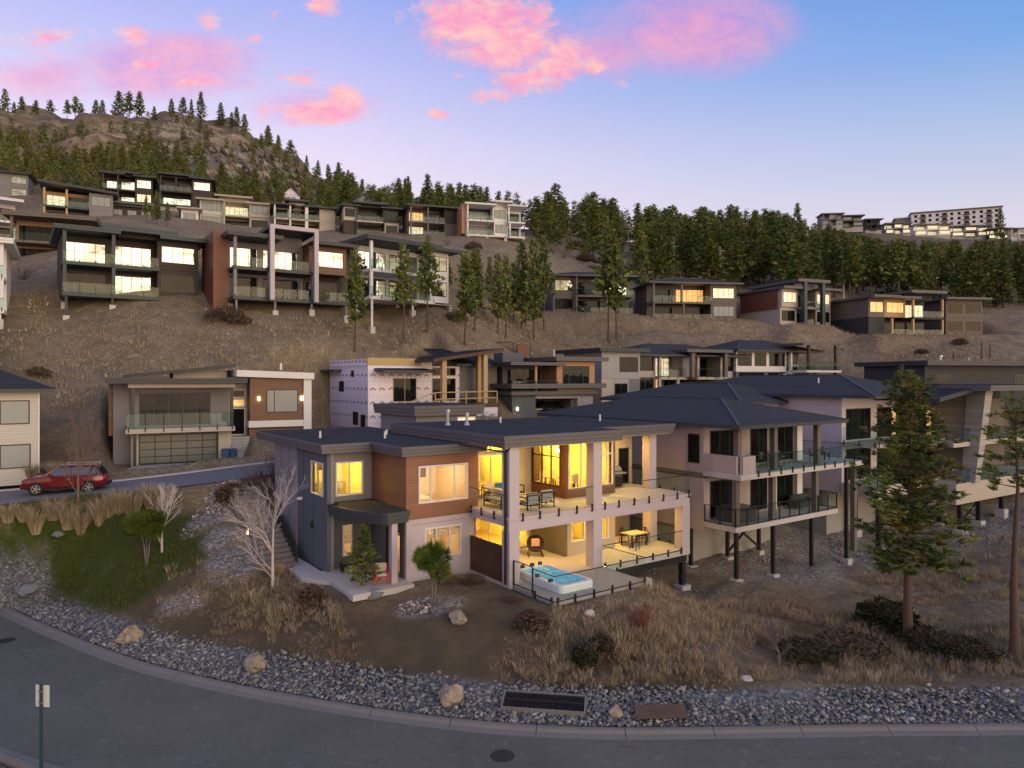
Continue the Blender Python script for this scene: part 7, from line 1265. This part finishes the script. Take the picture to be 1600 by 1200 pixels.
# ---------------------------------------------------------------- drain grate, plate, manholes, sign
def flat_on_ground(name, px, py, label, cat, a=0):
    g = gpt(px, py); o = empty(name, (g.x, g.y, g.z), a, label, cat); e = .8; sx = (tz(g.x + e * math.cos(a), g.y + e * math.sin(a)) - tz(g.x - e * math.cos(a), g.y - e * math.sin(a))) / (2 * e); sy = (tz(g.x - e * math.sin(a), g.y + e * math.cos(a)) - tz(g.x + e * math.sin(a), g.y - e * math.cos(a))) / (2 * e)
    o.rotation_euler = (math.atan(sy), -math.atan(sx), a); return o
o = flat_on_ground('drain_grate', 850, 1104, 'black three panel drainage grate in a concrete rim set in the gravel', 'grate', R(-8)); plain('grate_black', (.008, .009, .012), .6, .2, 4, .0)
m = MB()
for b in ((-1.5, 1.5, -.5, -.44), (-1.5, 1.5, .44, .5), (-1.5, -1.44, -.44, .44), (1.44, 1.5, -.44, .44)): m.box(*b, -.15, .21)
m.build('rim', 'kerb_concrete', o)
for k in range(3):
    gm = MB(); x0 = -1.41 + k * .945; gm.box(x0, x0 + .93, -.41, .41, .1, .12)
    for j in range(12): gm.box(x0 + .01 + j * .077, x0 + .045 + j * .077, -.41, .41, .121, .20)
    gm.box(x0, x0 + .93, -.05, .05, .201, .21); gm.build('grate_panel', 'grate_black', o)
plain('rust', (.10, .068, .050), .85, .4, 3, .3, 25); o = flat_on_ground('steel_plate', 1032, 1122, 'rusty brown steel plate lying on the gravel', 'plate', R(2)); MB().box(-.9, .9, -.32, .32, .2, .24).build('sheet', 'rust', o); MB().bar((-.3, 0, .245), (.3, 0, .245), .04).build('lifting_bar', 'rust', o)
plain('iron', (.035, .033, .034), .7, .3, 8, .4, 30)
for (px, py, lb) in ((785, 1181, 'dark iron manhole cover in the middle of the road below the grate'), (9, 1001, 'dark iron manhole cover near the lawn end of the road')):
    x, y = road_pt(px, py); o = empty('manhole_cover', (x, y, .002), 0, lb, 'manhole cover'); MB().lathe([(.385, .0), (.385, .006), (.36, .006)], n=36).build('ring', 'iron', o); m = MB().lathe([(.355, .0), (.355, .010), (.33, .012)], n=36)
    for k in range(-4, 5): q = math.sqrt(max(0, .31 ** 2 - (k * .07) ** 2)); m.box(k * .07 - .012, k * .07 + .012, -q, q, .0125, .017)
    m.build('cover', 'iron', o)
X_ = -14.3; o = empty('road_sign', (X_, 21.6, tz(X_, 21.6)), R(-8), 'grey sign on a dark green post, its back to the road', 'sign'); plain('post_green', (.03, .06, .055), .5, .2); zb = o.location.z; MB().bar((0, 0, -.4), (0, 0, 2.74 - zb), .07).build('post', 'post_green', o); MB().box(-.23, .23, .045, .055, 2.02 - zb, 2.68 - zb).build('panel', plain('sign_back', (.62, .63, .64), .5, .05, 2, 0), o)
for z in (2.15, 2.5): MB().box(-.06, .06, -.04, .044, z - zb, z - zb + .04).build('bracket', 'steel_zinc', o)
# poles on the far slope
for (px, py, top, arm, lb) in ((1534, 562, 535, .8, 'thin dark utility pole with a short arm below the timber post house'), (1547, 560, 540, 0, 'thin dark utility pole standing alone on the dry slope below the timber post house'), (1490, 562, 552, 2.2, 'low dark frame post on the dry slope below the timber post house')):
    g = gpt(px, py); o = empty('pole', g, 0, lb, 'pole'); h = (py - top) * g.y / FPX; MB().tube((0, 0, -.3), (0, 0, h), .09, .07, 8).build('mast', 'trim_dark', o)
    if arm: MB().bar((-arm, 0, h - .3), (arm * .3, 0, h - .3), .09).build('arm', 'trim_dark', o)
# ---------------------------------------------------------------- cars
def paint(name, c):
    t = NT(name); t.color(t.mix(t.noise(2, 3), tuple(v * .85 for v in c), c)); t.rough(.28); t.b.inputs['Coat Weight'].default_value = .8; t.b.inputs['Coat Roughness'].default_value = .06; t.b.inputs['Metallic'].default_value = .25; MATS[name] = t.m; return name
plain('tyre', (.015, .015, .016), .85, .2, 20, .2); plain('alloy', (.50, .50, .52), .3, .1, 6, 0, 40, metal=.8); emis('tail_red', (.5, .02, .02), .15, .2); plain('head_lamp', (.6, .62, .65), .15, .1, 8, 0); glass_dark('car_glass', (.015, .018, .022), .18)
def car(label, loc, rz, paintm, group=None):
    """SUV, 4.6 m long, nose towards -x"""
    o = empty('parked_car', loc, rz, label, 'car', group)
    sec = [(-2.28, .42, .72, .66), (-2.2, .34, .88, .80), (-1.9, .26, .98, .88), (-1.25, .25, 1.06, .92), (-.75, .25, 1.10, .92), (.4, .25, 1.12, .93), (1.5, .26, 1.12, .92), (2.05, .32, 1.08, .88), (2.24, .42, 1.0, .78), (2.30, .55, .9, .70)]
    m = MB(); n = 10
    for (x, zb, zt, hw) in sec:
        zm = zb + (zt - zb) * .55; m.v += [(x, -hw * .86, zb), (x, -hw * .97, zb + .12), (x, -hw, zm), (x, -hw * .98, zt - .12), (x, -hw * .9, zt), (x, hw * .9, zt), (x, hw * .98, zt - .12), (x, hw, zm), (x, hw * .97, zb + .12), (x, hw * .86, zb)]
    for k in range(len(sec) - 1):
        for i in range(n): m.f.append((k * n + i, k * n + (i + 1) % n, (k + 1) * n + (i + 1) % n, (k + 1) * n + i))
    m.f += [tuple(range(n - 1, -1, -1)), tuple(range((len(sec) - 1) * n, len(sec) * n))]; b = m.build('body', paintm, o, smooth=True)
    b.modifiers.new('edge', 'EDGE_SPLIT').split_angle = R(38)
    low = [(-1.1, -.82, 1.08), (2.12, -.80, 1.06), (2.12, .80, 1.06), (-1.1, .82, 1.08)]; up = [(-.28, -.62, 1.62), (1.72, -.62, 1.62), (1.72, .62, 1.62), (-.28, .62, 1.62)]
    MB().hexa([(x, y * .985, z) for x, y, z in low], [(x, y * .985, z - .03) for x, y, z in up]).build('cabin_glass', 'car_glass', o)
    MB().hexa([(-.34, -.66, 1.585), (1.86, -.66, 1.56), (1.86, .66, 1.56), (-.34, .66, 1.585)], [(-.1, -.56, 1.66), (1.7, -.56, 1.65), (1.7, .56, 1.65), (-.1, .56, 1.66)]).build('roof', paintm, o)
    for s in (-1, 1):
        pm = MB()
        for (x0, x1) in ((-1.06, -.3), (.35, .40), (1.35, 1.55), (2.06, 1.68)): pm.bar((x0, s * .825, 1.08), (x1, s * .635, 1.61), .075 if x0 > 1 else .055, .05)
        pm.build('window_pillar', paintm, o); MB().bar((-.15, s * .58, 1.72), (1.75, s * .58, 1.71), .04, .04).bar((-.1, s * .58, 1.64), (-.1, s * .58, 1.72), .04).bar((1.7, s * .58, 1.64), (1.7, s * .58, 1.72), .04).build('roof_rail', 'alloy', o)
        MB().hexa([(-2.22, s * .5, .70), (-1.85, s * .86, .74), (-1.80, s * .88, .80), (-2.2, s * .5, .80)][:: s], [(-2.2, s * .5, .80), (-1.83, s * .865, .83), (-1.78, s * .87, .86), (-2.17, s * .5, .84)][:: s]).build('headlight', 'head_lamp', o); MB().box(2.14, 2.27, s * .55, s * .83, .82, .98).build('tail_light', 'tail_red', o)
        MB().box(-.75, -.52, s * .93, s * 1.08, 1.08, 1.22).build('mirror', paintm, o); MB().box(-1.5, 1.5, s * .895, s * .945, .25, .36).build('sill', 'tyre', o)
        d = MB(); d.box(-.62, .38, s * .925, s * .934, .42, 1.04); dd = d.build('door', paintm, o); MB().box(.2, .34, s * .935, s * .955, .86, .9).build('handle', 'alloy', dd); d = MB(); d.box(.41, 1.32, s * .925, s * .934, .45, 1.04); dd = d.build('door', paintm, o); MB().box(1.1, 1.24, s * .935, s * .955, .86, .9).build('handle', 'alloy', dd)
        for x in (-1.42, 1.38):
            y0, y1 = (s * .70, s * .955) if s > 0 else (s * .955, s * .70); w = empty_part('wheel', o); c0 = Vector((x, y0, .345)); c1 = Vector((x, y1, .345)); MB().tube(c0, c1, .345, .345, 24).build('tyre', 'tyre', w); yo = y1 if s > 0 else y0
            hb = MB().tube((x, yo - s * .02, .345), (x, yo + s * .012, .345), .07, .06, 12)
            for k in range(5): a = k * 1.2566; hb.bar((x, yo + s * .004, .345), (x + math.cos(a) * .23, yo + s * .006, .345 + math.sin(a) * .23), .03, .075)
            for k in range(24): a = k * .2618; hb.bar((x + math.cos(a) * .235, yo + s * .004, .345 + math.sin(a) * .235), (x + math.cos(a + .2618) * .235, yo + s * .004, .345 + math.sin(a + .2618) * .235), .03, .03)
            hb.build('rim', 'alloy', w); MB().tube((x, s * .60, .36), (x, s * .938, .36), .40, .40, 24).build('wheel_arch', 'tyre', o)
    MB().box(-2.31, -2.2, -.42, .42, .5, .68).build('grille', 'tyre', o); MB().box(2.2, 2.33, -.7, .7, .38, .55).build('bumper', 'tyre', o); MB().box(-2.3, -2.12, -.68, .68, .32, .46).build('bumper', 'tyre', o); return o
def empty_part(name, parent):
    e = bpy.data.objects.new(name, None); COL.objects.link(e); e.parent = parent; return e
cz = gpt(105, 769, 42); car('red family car with silver roof rails parked on the street', (cz.x, cz.y, cz.z + .03), R(18), paint('paint_carmine', (.16, .007, .010))).scale = (.95, .95, .95)
car('black car standing in the open garage of the charcoal house', X1.root.matrix_basis @ Vector((5.2, 2.6, 0)), R(30), paint('paint_black', (.01, .01, .012)))
